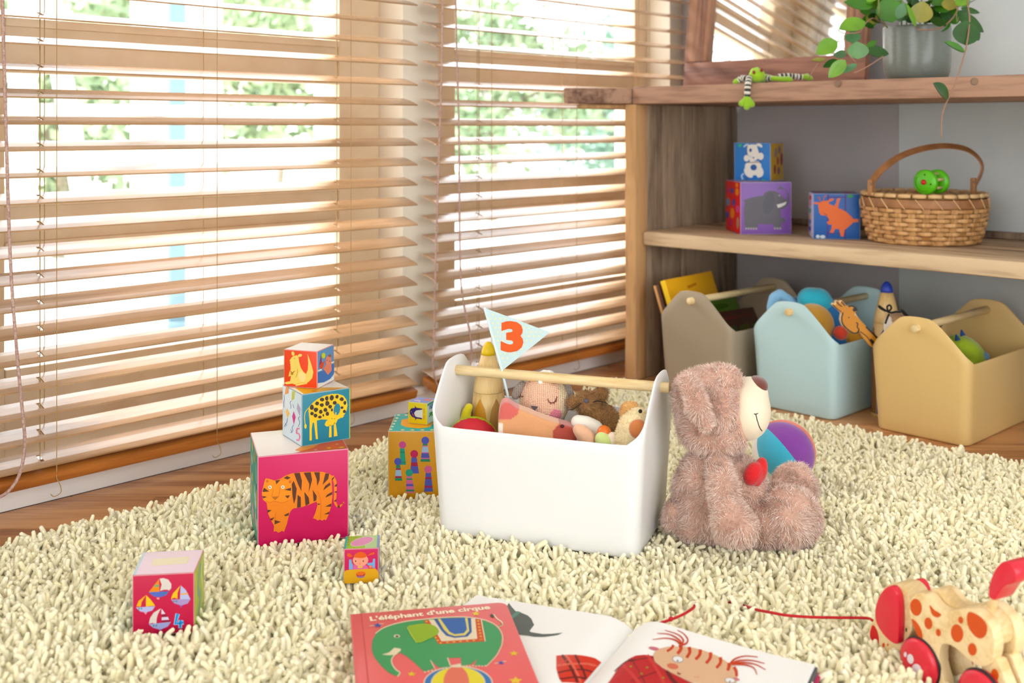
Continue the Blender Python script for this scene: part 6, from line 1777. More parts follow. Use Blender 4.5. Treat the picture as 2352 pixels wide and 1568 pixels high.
stem([(1720, -80, 2.30), (1725, 50, 2.26), (1745, 220, 2.22), (1712, 490, 2.19), (1690, 575, 2.185), (1640, 750, 2.18), (1565, 960, 2.17), (1510, 1080, 2.165), (1460, 1200, 2.16), (1436, 1350, 2.16), (1440, 1505, 2.16)], 0.0015, M_stem2)
stem([(840, 300, 2.44), (765, 160, 2.40), (752, 60, 2.39), (755, -60, 2.39)], 0.0018); stem([(850, 300, 2.44), (700, 200, 2.42), (610, 255, 2.37), (540, 350, 2.34), (400, 370, 2.33), (380, 430, 2.31), (410, 570, 2.30), (500, 680, 2.29)], 0.0014, M_stem2)
stem([(400, 372, 2.33), (330, 350, 2.345), (312, 325, 2.36)], 0.001); stem([(385, 420, 2.31), (300, 455, 2.32)], 0.001); stem([(820, 600, 2.33), (640, 720, 2.30), (480, 800, 2.28)], 0.0014, M_stem2); stem([(90, 690, 2.30), (30, 780, 2.29), (-10, 860, 2.30)], 0.001, M_stem2)
stem([(1130, 300, 2.44), (1165, 290, 2.40), (1200, 325, 2.37), (1400, 312, 2.37), (1540, 220, 2.37), (1615, 90, 2.36), (1590, -40, 2.38)], 0.0016, M_stem2); stem([(1000, 300, 2.46), (1005, 120, 2.44), (1010, -100, 2.44)], 0.0018); stem([(1250, 300, 2.46), (1300, 60, 2.44), (1360, -120, 2.42)], 0.0018); stem([(1600, 120, 2.37), (1610, 240, 2.30), (1640, 150, 2.27)], 0.0012)
for i in range(8):
    a = rgl.uniform(0, 6.28); MB().tube(catmull([(0.02*math.cos(a), 0.02*math.sin(a), 0.1), (0.03*math.cos(a), 0.03*math.sin(a), 0.18), (0.08*math.cos(a), 0.08*math.sin(a), 0.25)], 4, False), 0.0016, 6).build('stem', M_stem, plant, smooth=True)

# ================================================================== frog on the shelf edge
fd2 = 2.60
def zf(x, y): return (1680 + x / 11.76, 140 + y / 11.76)
f0 = at_d(*zf(700, 560), fd2)
frog = thing('plush_frog', 'lime green frog with striped limbs lying on the shelf edge', 'soft toy', (f0.x, f0.y, 0.7575))
fo2 = (f0.x, f0.y, 0.7575)
def fwd(x, y, d=fd2): return cw(*zf(x, y), d, fo2)
m2 = MB(); m2.ell(fwd(690, 395), (pxm(19, fd2), 0.017, pxm(16.5, fd2)), RC, 22, 16); m2.ell(fwd(690, 240), (pxm(7, fd2), 0.007, pxm(7, fd2)), RC); m2.ell(fwd(600, 280), (pxm(8, fd2), 0.008, pxm(8, fd2)), RC)
me = remesh(m2, 0.0018, 5); one(me, '#9ccb18'); link('head', me, M_velour, frog)
for x, y in ((608, 305), (815, 245)): MB().ell(fwd(x, y, fd2 - 0.0165), (0.0038, 0.0025, 0.0046), RC).build('eye', mat('dark_red_bead', '#8a1414', 0.3), frog, smooth=True)
m2 = MB(); m2.ell(fwd(830, 470, fd2 + 0.03), (0.03, 0.02, 0.011), RC); m2.ell(fwd(720, 500, fd2 + 0.012), (0.02, 0.02, 0.011), RC)
me = remesh(m2, 0.002, 4); one(me, '#7fae18'); link('body', me, M_velour, frog)
def striped(pts, r, n=14):
    P = catmull([fwd(*p) for p in pts], 8, False); m3 = MB(); L = len(P) - 1
    for i in range(n):
        a, b = int(L * i / n), int(L * (i + 1) / n)
        if b > a: m3.tube(P[a:b+1], r * (1.06 if i % 2 else 0.97), 10, col=lin('#f0ece0' if i % 2 else '#26302c'))
    m3.build('striped_limb', M_print, frog, smooth=True)
striped([(480, 440, 2.585), (455, 560, 2.572), (440, 720, 2.566), (425, 980, 2.566)], 0.0072, 11)
striped([(400, 480, 2.60), (280, 480, 2.61), (170, 560, 2.61)], 0.0078, 8)
striped([(900, 490, 2.62), (1000, 480, 2.61), (1110, 480, 2.60)], 0.0068, 6)
striped([(1250, 430, 2.63), (1500, 405, 2.63), (1720, 420, 2.63), (1920, 440, 2.63)], 0.0066, 14)
def foot(pts_r, col='#8fbf1c'):
    m3 = MB()
    for pts, r in pts_r: chain(m3, [fwd(*p) for p in pts], [r] * len(pts), 4)
    me = remesh(m3, 0.0018, 3); one(me, col); link('foot', me, M_velour, frog)
foot([([(420, 1010, 2.566), (270, 1150, 2.566)], 0.0072), ([(420, 1010, 2.566), (415, 1230, 2.566)], 0.0085), ([(440, 1010, 2.566), (560, 1170, 2.566)], 0.0072)])
foot([([(170, 540, 2.61), (120, 570, 2.61)], 0.0075)]); foot([([(1120, 470, 2.59), (1340, 490, 2.58), (1600, 510, 2.58)], 0.0065), ([(1340, 480, 2.595), (1560, 470, 2.60)], 0.006)]); foot([([(1930, 430, 2.63), (2130, 470, 2.63)], 0.0066), ([(1930, 420, 2.63), (2050, 400, 2.64)], 0.006)])
# ================================================================== board book on the rug
BKZ = 0.045; BT_ = 0.0115
Xc0, D0 = -0.1997, 1.3587
yawb = D2R(10.4)
ub = (RT * math.cos(yawb) + FW * math.sin(yawb)); vb = (-RT * math.sin(yawb) + FW * math.cos(yawb))
TLc = RT * Xc0 + FW * D0; BWd, BHt = 0.195, 0.225
bb0 = TLc + ub * (BWd/2) - vb * (BHt/2); bb0.z = BKZ - BT_
book = thing('board_book', 'red board book with a green circus elephant on its cover', 'book', bb0)
def bl(p):      # picture pixel -> local metres on the cover
    q = at_z(p[0], p[1], BKZ) - Vector((bb0.x, bb0.y, BKZ)); return (q.dot(ub), q.dot(vb))
def rrect(w, h, r, right_only=True):
    pts = []
    for cx, cy, a0, rr in ((w/2, -h/2, -90, r), (w/2, h/2, 0, r), (-w/2, h/2, 90, 0.001), (-w/2, -h/2, 180, 0.001)):
        for i in range(7):
            a = math.radians(a0 + 90*i/6); sx = 1 if cx > 0 else -1; sy = 1 if cy > 0 else -1
            pts.append((cx - sx*rr + rr*math.cos(a), cy - sy*rr + rr*math.sin(a)))
    return pts
Mb = Matrix((ub.to_4d(), vb.to_4d(), (0, 0, 1, 0), (0, 0, 0, 1))).transposed()
for i in range(3): Mb[3][i] = 0
M_red = mat('coral_red_card', '#df5a5c', 0.38, coat=0.15)
MB().prism(rrect(BWd, BHt, 0.012), 0.0, 0.0018, Mb).build('back_cover', M_red, book, bevel=0.0005)
MB().prism(rrect(BWd - 0.003, BHt - 0.003, 0.011), 0.0018, BT_ - 0.0018, Mb).build('page_block', M_page, book)
MB().prism(rrect(BWd, BHt, 0.012), BT_ - 0.0018, BT_, Mb).build('front_cover', M_red, book, bevel=0.0005)
MB().box((-BWd/2 - 0.0015, -BHt/2, 0.0), (-BWd/2, BHt/2, BT_ + 0.0002), Mb).build('spine', mat('spine_red', '#e0666a', 0.4), book)
MB().box((-BWd/2 + 0.011, -BHt/2, BT_), (-BWd/2 + 0.0125, BHt/2, BT_ + 0.0002), Mb).build('hinge_groove', mat('hinge_red', '#c9484c', 0.4), book)
def zb(x, y): return (800 + x / 5.113, 1360 + y / 5.113)
C = Pic(fn=lambda p: bl(zb(*p)))
CR = '#f3e6c6'
C.ell(1290, 1068, 408, 205, CR, 1, n=40); C.ell(1290, 1068, 395, 192, '#0b72bd', 2, n=40); C.ell(1290, 1068, 320, 192, CR, 3, n=40); C.ell(1290, 1068, 308, 190, '#f0e03c', 4, n=40); C.ell(1268, 1068, 152, 205, '#ea806a', 5, n=32)
EB = [(275, 640), (285, 560), (330, 480), (400, 430), (520, 385), (700, 345), (870, 325), (1100, 305), (1350, 297), (1570, 325), (1700, 375), (1770, 440), (1803, 520), (1795, 620), (1740, 730), (1680, 800), (1615, 868), (1480, 862), (1510, 790), (1440, 850), (1330, 865), (1320, 770), (1170, 775), (1200, 878), (1060, 885), (965, 800), (1015, 895), (890, 935), (780, 830), (680, 750), (610, 712), (545, 740), (508, 790), (518, 850), (560, 910), (607, 945), (575, 990), (480, 950), (390, 870), (310, 770), (280, 700)]
C.poly(EB, '#3fa062', 6)
C.line([(320, 485), (400, 428), (520, 380), (700, 340), (870, 320), (1100, 299), (1350, 291), (1570, 319), (1705, 370), (1778, 438), (1812, 520), (1802, 622), (1747, 735), (1685, 806), (1618, 872)], 10, CR, 7, smooth=3)
C.line([(545, 735), (508, 790), (518, 850), (560, 910), (607, 947), (575, 992)], 12, CR, 7); C.line([(965, 800), (1015, 895)], 10, CR, 7); C.line([(1165, 770), (1198, 860)], 12, CR, 7)
for i in range(8): C.ell(900 + i*42, 938 - i*7.5, 12, 9, CR, 8, n=8)
for i in range(9): C.ell(1320 + i*36, 866 + (i % 2)*4, 10, 8, CR, 8, n=8)
C.poly([(1200, 862), (1320, 838), (1322, 885), (1215, 882)], CR, 7)
C.poly([(885, 330), (1560, 318), (1612, 578), (1060, 612)], '#dd5a3c', 8); C.line([(1562, 322), (1608, 578)], 12, CR, 9)
C.poly([(945, 325), (1490, 310), (1515, 550), (1095, 580)], CR, 9)
C.poly([(1005, 320), (1440, 305), (1450, 470), (1400, 525), (1250, 540), (1150, 515), (1090, 450)], '#1a5aa5', 10); C.poly([(1050, 317), (1400, 306), (1420, 460), (1370, 510), (1250, 520), (1180, 497), (1120, 440)], '#ecdc78', 11); C.poly([(1080, 315), (1370, 305), (1395, 440), (1360, 485), (1250, 498), (1190, 470)], '#0b62b5', 12)
for i in range(7): C.ell(1525 + i*6, 340 + i*36, 16, 8, '#f0c84a', 9, n=8)
for i in range(7): C.ell(1085 + i*78, 597 - i*6, 17, 8, '#f0c84a', 9, n=8)
for (x, y) in ((918, 345), (1028, 535), (1050, 567)): C.ell(x, y, 16, 8, '#f0c84a', 9, n=8)
C.poly([(690, 420), (760, 390), (880, 372), (980, 385), (1040, 420), (1065, 470), (1020, 520), (930, 560), (800, 600)], '#95bd20', 13, smooth=2); C.line([(690, 420), (800, 600)], 7, '#c9da6a', 14)
C.ell(570, 518, 37, 19, CR, 8); C.ell(572, 521, 20, 12, '#3a3a3a', 9)
C.poly([(395, 735), (480, 710), (540, 655), (615, 665), (615, 690), (560, 738), (470, 743)], CR, 9)
C.line([(1745, 405), (1800, 392), (1805, 355), (1750, 315), (1705, 262)], 14, CR, 8); C.line([(1755, 402), (1798, 388), (1797, 360)], 9, '#6a9a2a', 9); C.ell(1690, 280, 26, 18, '#4a3a34', 9, rot=30)
for (x, y, r, c) in ((1500, 252, 54, '#f6d31e'), (1945, 720, 56, '#f6d31e'), (745, 962, 56, '#f6d31e'), (1965, 1040, 88, '#f6d31e'), (345, 390, 54, '#2a55ae'), (1795, 830, 46, '#2a55ae')):
    if c == '#2a55ae': C.line([(x - r*1.7, y + 8), (x + r*1.3, y - 20)], 7, CR, 6)
    C.star(x, y, r, c, 7)
C.build('cover_print', (0, 0, BT_), ub, vb, (0, 0, 1), 1, 1, book, M_print, eps=0.00006)
q0_, q1_ = bl(zb(258, 338)), bl(zb(1672, 196))
tu = Vector((q1_[0] - q0_[0], q1_[1] - q0_[1], 0)); tl = tu.length; tu.normalize(); tv = Vector((-tu.y, tu.x, 0))
lettering('title_print', "L'\u00e9l\u00e9phant d'une cirque", book, mat('cream_print', '#f6e9cc', 0.5), ub * q0_[0] + vb * q0_[1] + Vector((0, 0, BT_ + 0.0004)), ub * tu.x + vb * tu.y, ub * tv.x + vb * tv.y, tl, None, bold=0.032)
PRESS_EXTRA.append((bb0.x, bb0.y, math.atan2(ub.y, ub.x), BWd/2 - 0.012, BHt/2 - 0.012))

# ================================================================== open picture book
yawo = D2R(-26.7)
uo = (RT * math.cos(yawo) + FW * math.sin(yawo)); vo_ = (-RT * math.sin(yawo) + FW * math.cos(yawo))
OZ = 0.020                      # resting height in the pile
gt0 = RT * 0.151 + FW * 1.356   # top of the gutter
PWd, PHt = 0.222, 0.25
oc = gt0 - vo_ * (PHt / 2); oc.z = OZ
obk = thing('open_book', 'open picture book with a black cat and a tartan blanket on its pages', 'book', oc)
Mo = Matrix((uo.to_4d(), vo_.to_4d(), (0, 0, 1, 0), (0, 0, 0, 1))).transposed()
for i in range(3): Mo[3][i] = 0
def pz(w):      # height of the page surface above the resting plane; w<0 left page, w>0 right page
    a = abs(w)
    hump = 0.0235 if w > 0 else 0.0175
    if a < 0.035: t = a / 0.035; return 0.005 + (hump - 0.005) * math.sin(t * math.pi / 2) ** 0.8
    t = (a - 0.035) / (PWd - 0.035)
    return hump - (hump - 0.0125) * (1 - (1 - t) ** 1.7) if w > 0 else hump - (hump - 0.0075) * (t ** 0.9)
ws = [0, .002, .005, .010, .016, .023, .030, .038, .050, .065, .085, .11, .14, .17, .2, PWd]
M_pg = mat('white_paper', '#f4f4f2', 0.5)
for sgn, nm in ((-1, 'left_pages'), (1, 'right_pages')):
    m2 = MB(); V = []; n = len(ws)
    for y in (-PHt/2, PHt/2):
        for w in ws: V.append(Mo @ Vector((sgn*w, y, pz(sgn*w if w else sgn*1e-6))))
        for w in ws: V.append(Mo @ Vector((sgn*w, y, 0.0025)))
    Fs = []
    a0, b0 = 0, 2*n
    for i in range(n - 1):
        Fs += [(i, i+1, b0+i+1, b0+i), (n+i, b0+n+i, b0+n+i+1, n+i+1), (i, n+i, n+i+1, i+1), (b0+i, b0+i+1, b0+n+i+1, b0+n+i)]
    Fs += [(n-1, 2*n-1, b0+2*n-1, b0+n-1), (0, b0, b0+n, n)]
    if sgn < 0: Fs = [tuple(reversed(f)) for f in Fs]
    m2.add(V, Fs); o = m2.build(nm, M_pg, obk, smooth=True)
    try: o.data.set_sharp_from_angle(angle=math.radians(40))
    except Exception: pass
MB().box((-PWd - 0.005, -PHt/2 - 0.004, 0), (-0.004, PHt/2 + 0.004, 0.0024), Mo).build('cover', mat('teal_cover', '#1f9fb0', 0.4), obk, bevel=0.0006)
MB().box((0.004, -PHt/2 - 0.004, 0), (PWd + 0.007, PHt/2 + 0.003, 0.0024), Mo).build('cover', mat('magenta_cover', '#cf2a6a', 0.4), obk, bevel=0.0006)
MB().box((PWd + 0.0005, -PHt/2, 0.0024), (PWd + 0.003, PHt/2 - 0.002, 0.0105), Mo).build('endpaper', mat('grey_endpaper', '#55575c', 0.6), obk)
def page_print(name, pic, sgn):
    """flat print that follows the bowed page"""
    mb2 = MB()
    bm = bmesh.new(); cl = bm.loops.layers.float_color.new('Col')
    for layer, pts, col in pic.sh:
        vs_ = [bm.verts.new((p[0], p[1], layer * 0.00010)) for p in pts]
        try: f = bm.faces.new(vs_)
        except Exception: continue
        for l in f.loops: l[cl] = col
    bmesh.ops.triangulate(bm, faces=bm.faces)
    for _ in range(5):
        es = [e for e in bm.edges if e.calc_length() > 0.008]
        if not es: break
        bmesh.ops.subdivide_edges(bm, edges=es, cuts=1)
        bmesh.ops.triangulate(bm, faces=bm.faces)
    for v in bm.verts:
        w = max(0.0008, sgn * v.co.x) * sgn
        w = sgn * min(abs(w), PWd - 0.0005)
        y = max(-PHt/2 + 0.001, min(PHt/2 - 0.001, v.co.y))
        v.co = Mo @ Vector((w, y, pz(w) + 0.0003 + v.co.z))
    bm.normal_update()
    for f in bm.faces:
        if f.normal.z < 0: f.normal_flip()
    me = bpy.data.meshes.new(name); bm.to_mesh(me); bm.free()
    return link(name, me, M_print, obk, smooth=True)
def opl(px, py, zz=0.026):
    """picture pixel -> page coordinates (two steps, so the bowed height is met)"""
    for _ in range(4):
        q = at_z(px, py, OZ + zz) - oc; w, y = q.dot(uo), q.dot(vo_)
        zz = pz(max(-PWd, min(PWd, w)) or 1e-6)
    return (w, y)
def zc5(x, y): return (1060 + x / 5.6, 1350 + y / 5.6)
def zc6(x, y): return (1460 + x / 5.345, 1400 + y / 5.345)
A = Pic(fn=lambda p: opl(*zc5(*p)))
A.poly([(480, 260), (545, 258), (580, 245), (608, 195), (650, 250), (695, 300), (765, 320), (850, 355), (900, 400), (920, 450), (935, 475), (900, 520), (875, 555), (890, 570), (950, 580), (1050, 595), (1160, 592), (1300, 578), (1240, 605), (1150, 620), (1050, 632), (940, 630), (850, 615), (700, 600), (560, 580), (480, 500)], '#4c5752', 1)
A.poly([(600, 385), (720, 300), (768, 318), (640, 410)], '#4f8f80', 2)
A.poly([(1220, 872), (1320, 864), (1450, 862), (1600, 880), (1720, 915), (1800, 955), (1700, 1060), (1560, 1220), (1290, 1220), (1250, 1150), (1220, 1040)], '#e0483a', 1)
for q, w in (([(1290, 866), (1390, 1000), (1490, 1220)], 34), ([(1460, 864), (1530, 1000), (1600, 1150)], 30), ([(1235, 1095), (1420, 1060), (1690, 1070)], 20), ([(1260, 1175), (1420, 1160), (1620, 1160)], 20)): A.line(q, w, '#6a1c20', 2)
for q in ([(1340, 866), (1440, 1010), (1540, 1220)], [(1225, 1000), (1450, 980), (1760, 1000)]): A.line(q, 26, '#ee7a68', 2)
page_print('left_page_print', A, -1)
Bp = Pic(fn=lambda p: opl(*zc6(*p)))
# tartan blanket on the right page (coordinates of the right-page view)
Bp.poly([(-360, 930), (-300, 850), (-200, 700), (-90, 610), (0, 565), (110, 555), (215, 570), (230, 640), (330, 720), (480, 800), (620, 870), (760, 930)], '#c8242c', 1)
for q, w in (([(0, 615), (-120, 640), (-260, 760)], 14), ([(220, 590), (100, 600), (-80, 640)], 12), ([(300, 750), (130, 810), (-60, 880)], 12), ([(380, 750), (440, 850), (520, 930)], 44), ([(-60, 600), (40, 760), (130, 930)], 12)): Bp.line(q, w, '#6a161c', 2)
for q in ([(-160, 680), (-40, 800), (60, 930)], [(140, 560), (250, 720), (360, 930)]): Bp.line(q, 40, '#d9504e', 2)
for x, y in ((140, 715), (70, 790), (340, 840), (-60, 700)): Bp.ell(x, y, 16, 12, '#9a9a2a', 3, n=8)
SK = '#ecc3a0'
Bp.poly([(215, 560), (240, 520), (300, 480), (400, 458), (540, 455), (700, 470), (850, 510), (1000, 570), (1100, 630), (1180, 690), (1240, 770), (1250, 860), (1220, 930), (900, 930), (700, 900), (560, 840), (420, 770), (290, 690), (230, 630)], SK, 4)
Bp.ell(230, 482, 70, 22, '#d9808e', 3, rot=12); Bp.ell(1235, 858, 45, 14, '#d9808e', 5, rot=15); Bp.ell(455, 700, 72, 36, '#e08068', 5, rot=10)
Bp.ell(518, 615, 68, 40, '#6a6a70', 5, rot=8); Bp.ell(518, 615, 62, 35, '#fafafa', 6, rot=8); Bp.ell(515, 635, 12, 9, '#4a4a50', 7); Bp.ell(1160, 875, 66, 32, '#6a6a70', 5, rot=8); Bp.ell(1160, 875, 60, 28, '#fafafa', 6, rot=8); Bp.ell(1156, 890, 11, 8, '#4a4a50', 7)
RH = '#d6421a'
for q, w in (([(465, 440), (440, 480), (385, 518)], 34), ([(550, 440), (555, 490), (515, 548)], 46), ([(655, 465), (665, 530), (625, 598)], 42), ([(795, 495), (785, 560), (735, 618)], 42), ([(920, 530), (915, 600), (865, 665)], 42), ([(1040, 590), (1040, 660), (990, 722)], 40), ([(1150, 660), (1145, 710), (1130, 755)], 44), ([(1205, 710), (1235, 760), (1240, 825)], 40)): Bp.line(q, w, RH, 6, w2=w*0.8)
for q in ([(560, 440), (620, 420), (640, 370), (590, 300), (510, 255)], [(560, 435), (585, 380), (520, 310), (360, 258)], [(555, 435), (540, 380), (420, 310), (260, 295)], [(550, 435), (500, 385), (380, 355), (210, 372)]): Bp.line(q, 26, RH, 6, w2=6)
for q in ([(1165, 665), (1220, 610), (1340, 575), (1500, 585)], [(1170, 668), (1280, 630), (1440, 630), (1585, 668)], [(1175, 670), (1320, 655), (1480, 680), (1595, 745)], [(1180, 678), (1330, 680), (1450, 720), (1490, 805)]): Bp.line(q, 24, RH, 6, w2=8)
Bp.poly([(510, 770), (540, 788), (565, 796), (540, 805), (515, 800)], '#8a2018', 6); Bp.line([(720, 825), (775, 845), (770, 805)], 7, '#d08a70', 6, smooth=0)
page_print('right_page_print', Bp, 1)
PRESS_EXTRA.append((oc.x, oc.y, math.atan2(uo.y, uo.x), PWd - 0.002, PHt/2 - 0.002))

# ================================================================== wooden pull-along dog
thd = D2R(63)
ed = (RT * math.cos(thd) - FW * math.sin(thd))          # nose to tail
nd = (-RT * math.sin(thd) - FW * math.cos(thd))         # outward normal of the near side
fd_ = nd * -1.0                                          # across the toy, to its far side
DQ = at_d(2107, 1527, 1.25)                              # hub of the near front wheel
dogo = Vector((DQ.x, DQ.y, RUG_Z)) + ed * 0.035 + fd_ * 0.03
dog = thing('pull_along_dog', 'wooden pull-along dog with red ears, orange spots and red wheels', 'pull toy', dogo)
def zd(x, y): return (1952 + x / 4.93, 1250 + y / 4.93)
def side(x, y, off=0.0):
    """picture pixel -> (along, up) on the side plane set back by off towards the far side"""
    d = ray(*zd(x, y)); P0 = DQ + fd_ * off
    t = (P0 - ORI).dot(nd) / d.dot(nd); p = ORI + d * t
    return ((p - DQ).dot(ed), p.z)
def slab(nm, pts, off, thk, m, parent=None, bev=0.002, smooth=3, srcoff=None):
    q = [side(x, y, off if srcoff is None else srcoff) for x, y in pts]
    if smooth: q = [(p.x, p.y) for p in catmull([(a, b) for a, b in q], smooth)]
    m2 = MB(); base = DQ - dogo; base = Vector((base.x, base.y, 0))
    F_ = [base + ed * a + Vector((0, 0, b - RUG_Z)) + fd_ * off for a, b in q]; Bk = [p + fd_ * thk for p in F_]; n = len(q)
    m2.add(F_ + Bk, [tuple(range(n)), tuple(range(2*n - 1, n - 1, -1))] + [(i, n + i, n + (i+1) % n, (i+1) % n) for i in range(n)])
    me = m2.mesh(nm); bm = bmesh.new(); bm.from_mesh(me); bmesh.ops.recalc_face_normals(bm, faces=bm.faces); bm.to_mesh(me); bm.free()
    return link(nm, me, m, parent or dog, bevel=bev, angle=0.9)
M_dw = wood('beech_wood', '#f0d7a6', '#dcb97e', 0.4, 0, 26, 0.05, 0.03, 0.5, knots=False)
M_dr = mat('red_lacquer_dog', '#d81f38', 0.3, coat=0.2)
M_tire = mat('black_rubber', '#1c1c20', 0.6)
OW0, OW1, OW2 = 0.006, 0.022, 0.040        # layer offsets from the near wheel face
bodyp = [(672, 760), (680, 650), (710, 580), (760, 552), (820, 550), (885, 585), (945, 660), (1010, 720), (1100, 752), (1200, 742), (1290, 720), (1385, 730), (1475, 795), (1565, 885), (1612, 985), (1636, 1110), (1625, 1250), (1590, 1340), (1530, 1385), (1440, 1372), (1350, 1310), (1250, 1220), (1150, 1150), (1080, 1128), (1035, 1145), (1015, 1210), (1010, 1300), (1030, 1420), (1070, 1620), (860, 1620), (880, 1380), (845, 1160), (795, 1090), (740, 980), (692, 860)]
nearb = slab('side_slab', bodyp, OW0, 0.0155, M_dw)
slab('side_slab', bodyp, OW2, 0.0155, M_dw, srcoff=OW0)
midp = [(735, 760), (745, 640), (775, 560), (850, 530), (930, 560), (1000, 650), (1080, 725), (1200, 742), (1300, 722), (1390, 735), (1475, 800), (1560, 900), (1600, 1000), (1605, 1120), (1560, 1180), (1400, 1130), (1200, 1080), (1000, 1080), (900, 1080), (820, 950), (760, 860)]
slab('core_slab', midp, OW1 + 0.0002, 0.0176, M_dw, srcoff=OW0)
legp = [(1450, 1340), (1540, 1300), (1620, 1330), (1680, 1470), (1750, 1640), (1800, 1760), (1560, 1760), (1500, 1600)]
slab('hind_leg', legp, OW0 + 0.006, 0.0155, M_dw, srcoff=OW0); slab('hind_leg', legp, OW2 - 0.006, 0.0155, M_dw, srcoff=OW0)
headp = [(212, 970), (225, 900), (270, 840), (295, 720), (335, 580), (380, 490), (450, 450), (540, 455), (610, 505), (660, 580), (685, 680), (690, 800), (705, 940), (670, 1040), (610, 1140), (560, 1215), (480, 1250), (380, 1225), (290, 1160), (235, 1075)]
headS = slab('head', headp, OW1 - 0.008, 0.034, M_dw, bev=0.003)
earp = [(283, 770), (300, 670), (345, 565), (400, 495), (450, 474), (500, 510), (535, 595), (550, 720), (553, 900), (546, 1060), (535, 1125), (480, 1112), (400, 1045), (330, 950), (292, 860)]
slab('ear', earp, OW1 - 0.0185, 0.0103, M_dr, srcoff=OW1 - 0.0185, bev=0.0012); slab('ear', earp, OW1 + 0.0262, 0.0103, M_dr, srcoff=OW1 - 0.0185, bev=0.0012)
tailp = [(1562, 570), (1580, 440), (1620, 320), (1680, 230), (1740, 194), (1800, 208), (1850, 258), (1880, 330), (1877, 405), (1835, 452), (1765, 470), (1710, 520), (1665, 595), (1632, 634), (1588, 612)]
slab('tail_tip', tailp, OW1 - 0.006, 0.030, M_dr, srcoff=OW1 - 0.006, bev=0.0025)
base_d = Vector(((DQ - dogo).x, (DQ - dogo).y, -RUG_Z))
def dpt(x, y, off): a, b = side(x, y, off); return base_d + ed * a + Vector((0, 0, b)) + fd_ * off
MB().tube([dpt(1640, 600, OW1 + 0.008), dpt(1590, 800, OW1 + 0.008)], 0.0045, 12).build('tail_peg', M_dw, dog, smooth=True)
SPT = '#e2653c'
def side_print(nm, pic, off, parent):
    pic.build(nm, base_d + fd_ * off, ed, (0, 0, 1), nd, 1, 1, parent, M_print, eps=0.0002)
sp = Pic(fn=lambda p: side(p[0], p[1], OW0))
for (x, y, rx, ry) in ((750, 710, 66, 98), (890, 893, 45, 68), (1003, 997, 28, 43), (1257, 855, 28, 42), (1215, 1005, 70, 104), (1388, 1187, 50, 72)): sp.ell(x, y, rx, ry, SPT, 1, rot=-8)
sp.poly([(905, 682), (960, 742), (1038, 790), (1000, 826), (940, 805), (915, 750)], SPT, 1, smooth=2); sp.poly([(697, 842), (760, 880), (815, 980), (825, 1090), (795, 1080), (745, 980)], SPT, 1, smooth=2); sp.poly([(1340, 768), (1400, 772), (1500, 835), (1558, 925), (1543, 1020), (1490, 1065), (1420, 1040), (1350, 950), (1325, 850)], SPT, 1, smooth=2)
side_print('spots_print', sp, OW0, dog)
hp2 = Pic(fn=lambda p: side(p[0], p[1], OW1 - 0.008))
hp2.poly([(235, 965), (265, 908), (308, 970), (330, 1060), (320, 1150), (270, 1112), (230, 1045)], '#d4141e', 1, smooth=2); hp2.ell(382, 1138, 16, 26, SPT, 1); hp2.ell(430, 1135, 10, 15, SPT, 1); hp2.ell(640, 965, 10, 26, '#1c1c20', 1)
side_print('face_print', hp2, OW1 - 0.008, headS)
lp = Pic(fn=lambda p: side(p[0], p[1], OW0)); lp.ell(1600, 1490, 42, 72, '#e8602c', 1, rot=-10); lp.ell(1530, 1590, 40, 50, '#d22a2a', 1)
side_print('leg_print', lp, OW0 + 0.006, dog)
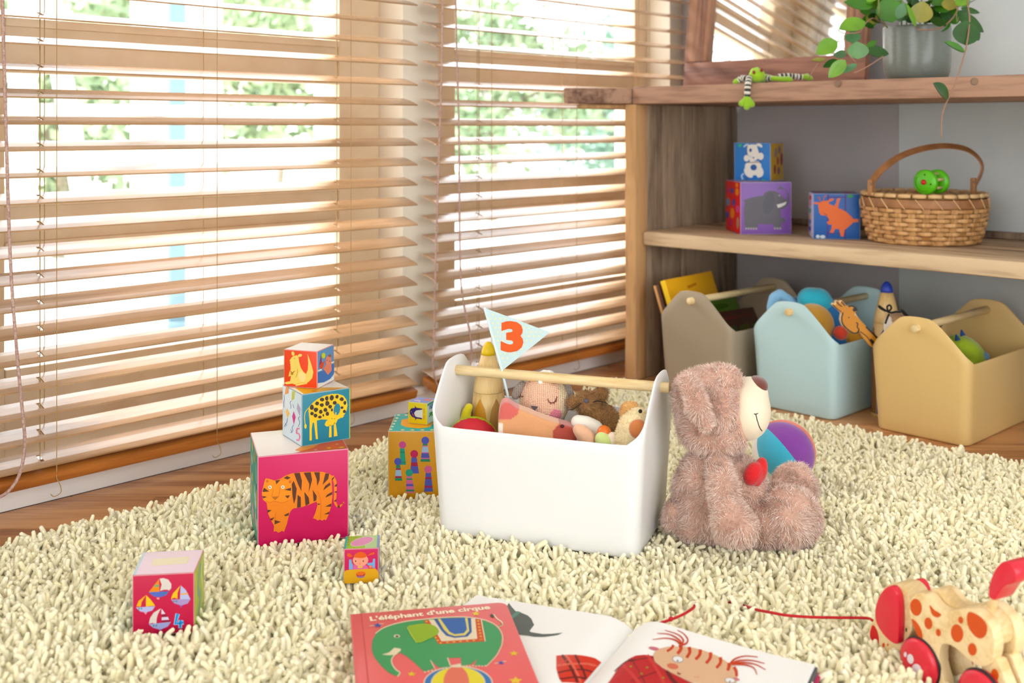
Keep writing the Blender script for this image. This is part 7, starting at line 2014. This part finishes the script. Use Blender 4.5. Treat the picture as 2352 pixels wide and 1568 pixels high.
def wheel(cx, cz, off, sgn, dotsp=False):
    """red disc, black tyre ring, red hub disc; axis across the toy"""
    r = 0.0275
    c = base_d + ed * cx + Vector((0, 0, cz)) + fd_ * off
    q = (fd_ * sgn).to_track_quat('Z', 'Y').to_matrix().to_4x4(); q.translation = c
    w = MB().lathe([(0.003, -0.0012), (r*0.62, -0.0006), (r*0.93, 0.0008), (r*0.97, 0.003), (r*0.97, 0.005), (r*0.90, 0.0055), (r*0.90, 0.0095), (r*0.97, 0.010), (r*0.97, 0.013), (r*0.9, 0.014)], 40, q).build('wheel', M_dr, dog, smooth=True)
    MB().lathe([(r*0.90, 0.0055), (r*1.01, 0.0056), (r*1.03, 0.0075), (r*1.01, 0.0094), (r*0.90, 0.0095)], 40, q, closed=False).build('tyre', M_tire, w, smooth=True)
    return w
wx0, wz0 = side(795, 1365, 0)
wn = wheel(0.0, wz0, -0.001, 1); 
dp_ = Pic(fn=lambda p: side(p[0], p[1], 0)); dp_.ell(645, 1240, 17, 30, '#f3e6ee', 1); dp_.ell(702, 1290, 36, 57, '#f3e6ee', 1, rot=-12); dp_.ell(773, 1418, 56, 74, '#f3e6ee', 1, rot=-14)
side_print('dots_print', dp_, -0.0022, wn)
wheel(0.0, wz0, 0.0625, -1); wheel(0.083, wz0, -0.001, 1); wheel(0.083, wz0, 0.0625, -1)
for ax_ in (0.0, 0.083):
    MB().tube([base_d + ed * ax_ + Vector((0, 0, wz0)) + fd_ * 0.004, base_d + ed * ax_ + Vector((0, 0, wz0)) + fd_ * 0.058], 0.004, 10).build('axle', M_dw, dog, smooth=True)
# red pull string, half sunk in the pile
M_str = mat('red_string', '#c8141e', 0.8, bump=0.6, bscale=900)
def sp_(px, py, z): return at_z(px, py, z) - dogo
spts = [Vector(dpt(255, 860, OW1)), sp_(1990, 1419, 0.042), sp_(1930, 1418, 0.037), sp_(1870, 1417, 0.036), sp_(1810, 1413, 0.037), sp_(1770, 1406, 0.035), sp_(1735, 1399, 0.027), sp_(1690, 1385, 0.012), sp_(1640, 1380, 0.012), sp_(1600, 1385, 0.022), sp_(1592, 1396, 0.035), sp_(1570, 1410, 0.037), sp_(1545, 1421, 0.037), sp_(1515, 1431, 0.034), sp_(1490, 1440, 0.024)]
stg = MB().tube(catmull(spts, 6, False), 0.0017, 8).build('pull_string', M_str, dog, smooth=True)
MB().ell(sp_(1541, 1421, 0.038), (0.0036, 0.003, 0.003)).build('knot', M_str, stg, smooth=True)
pile(PRESS_EXTRA)
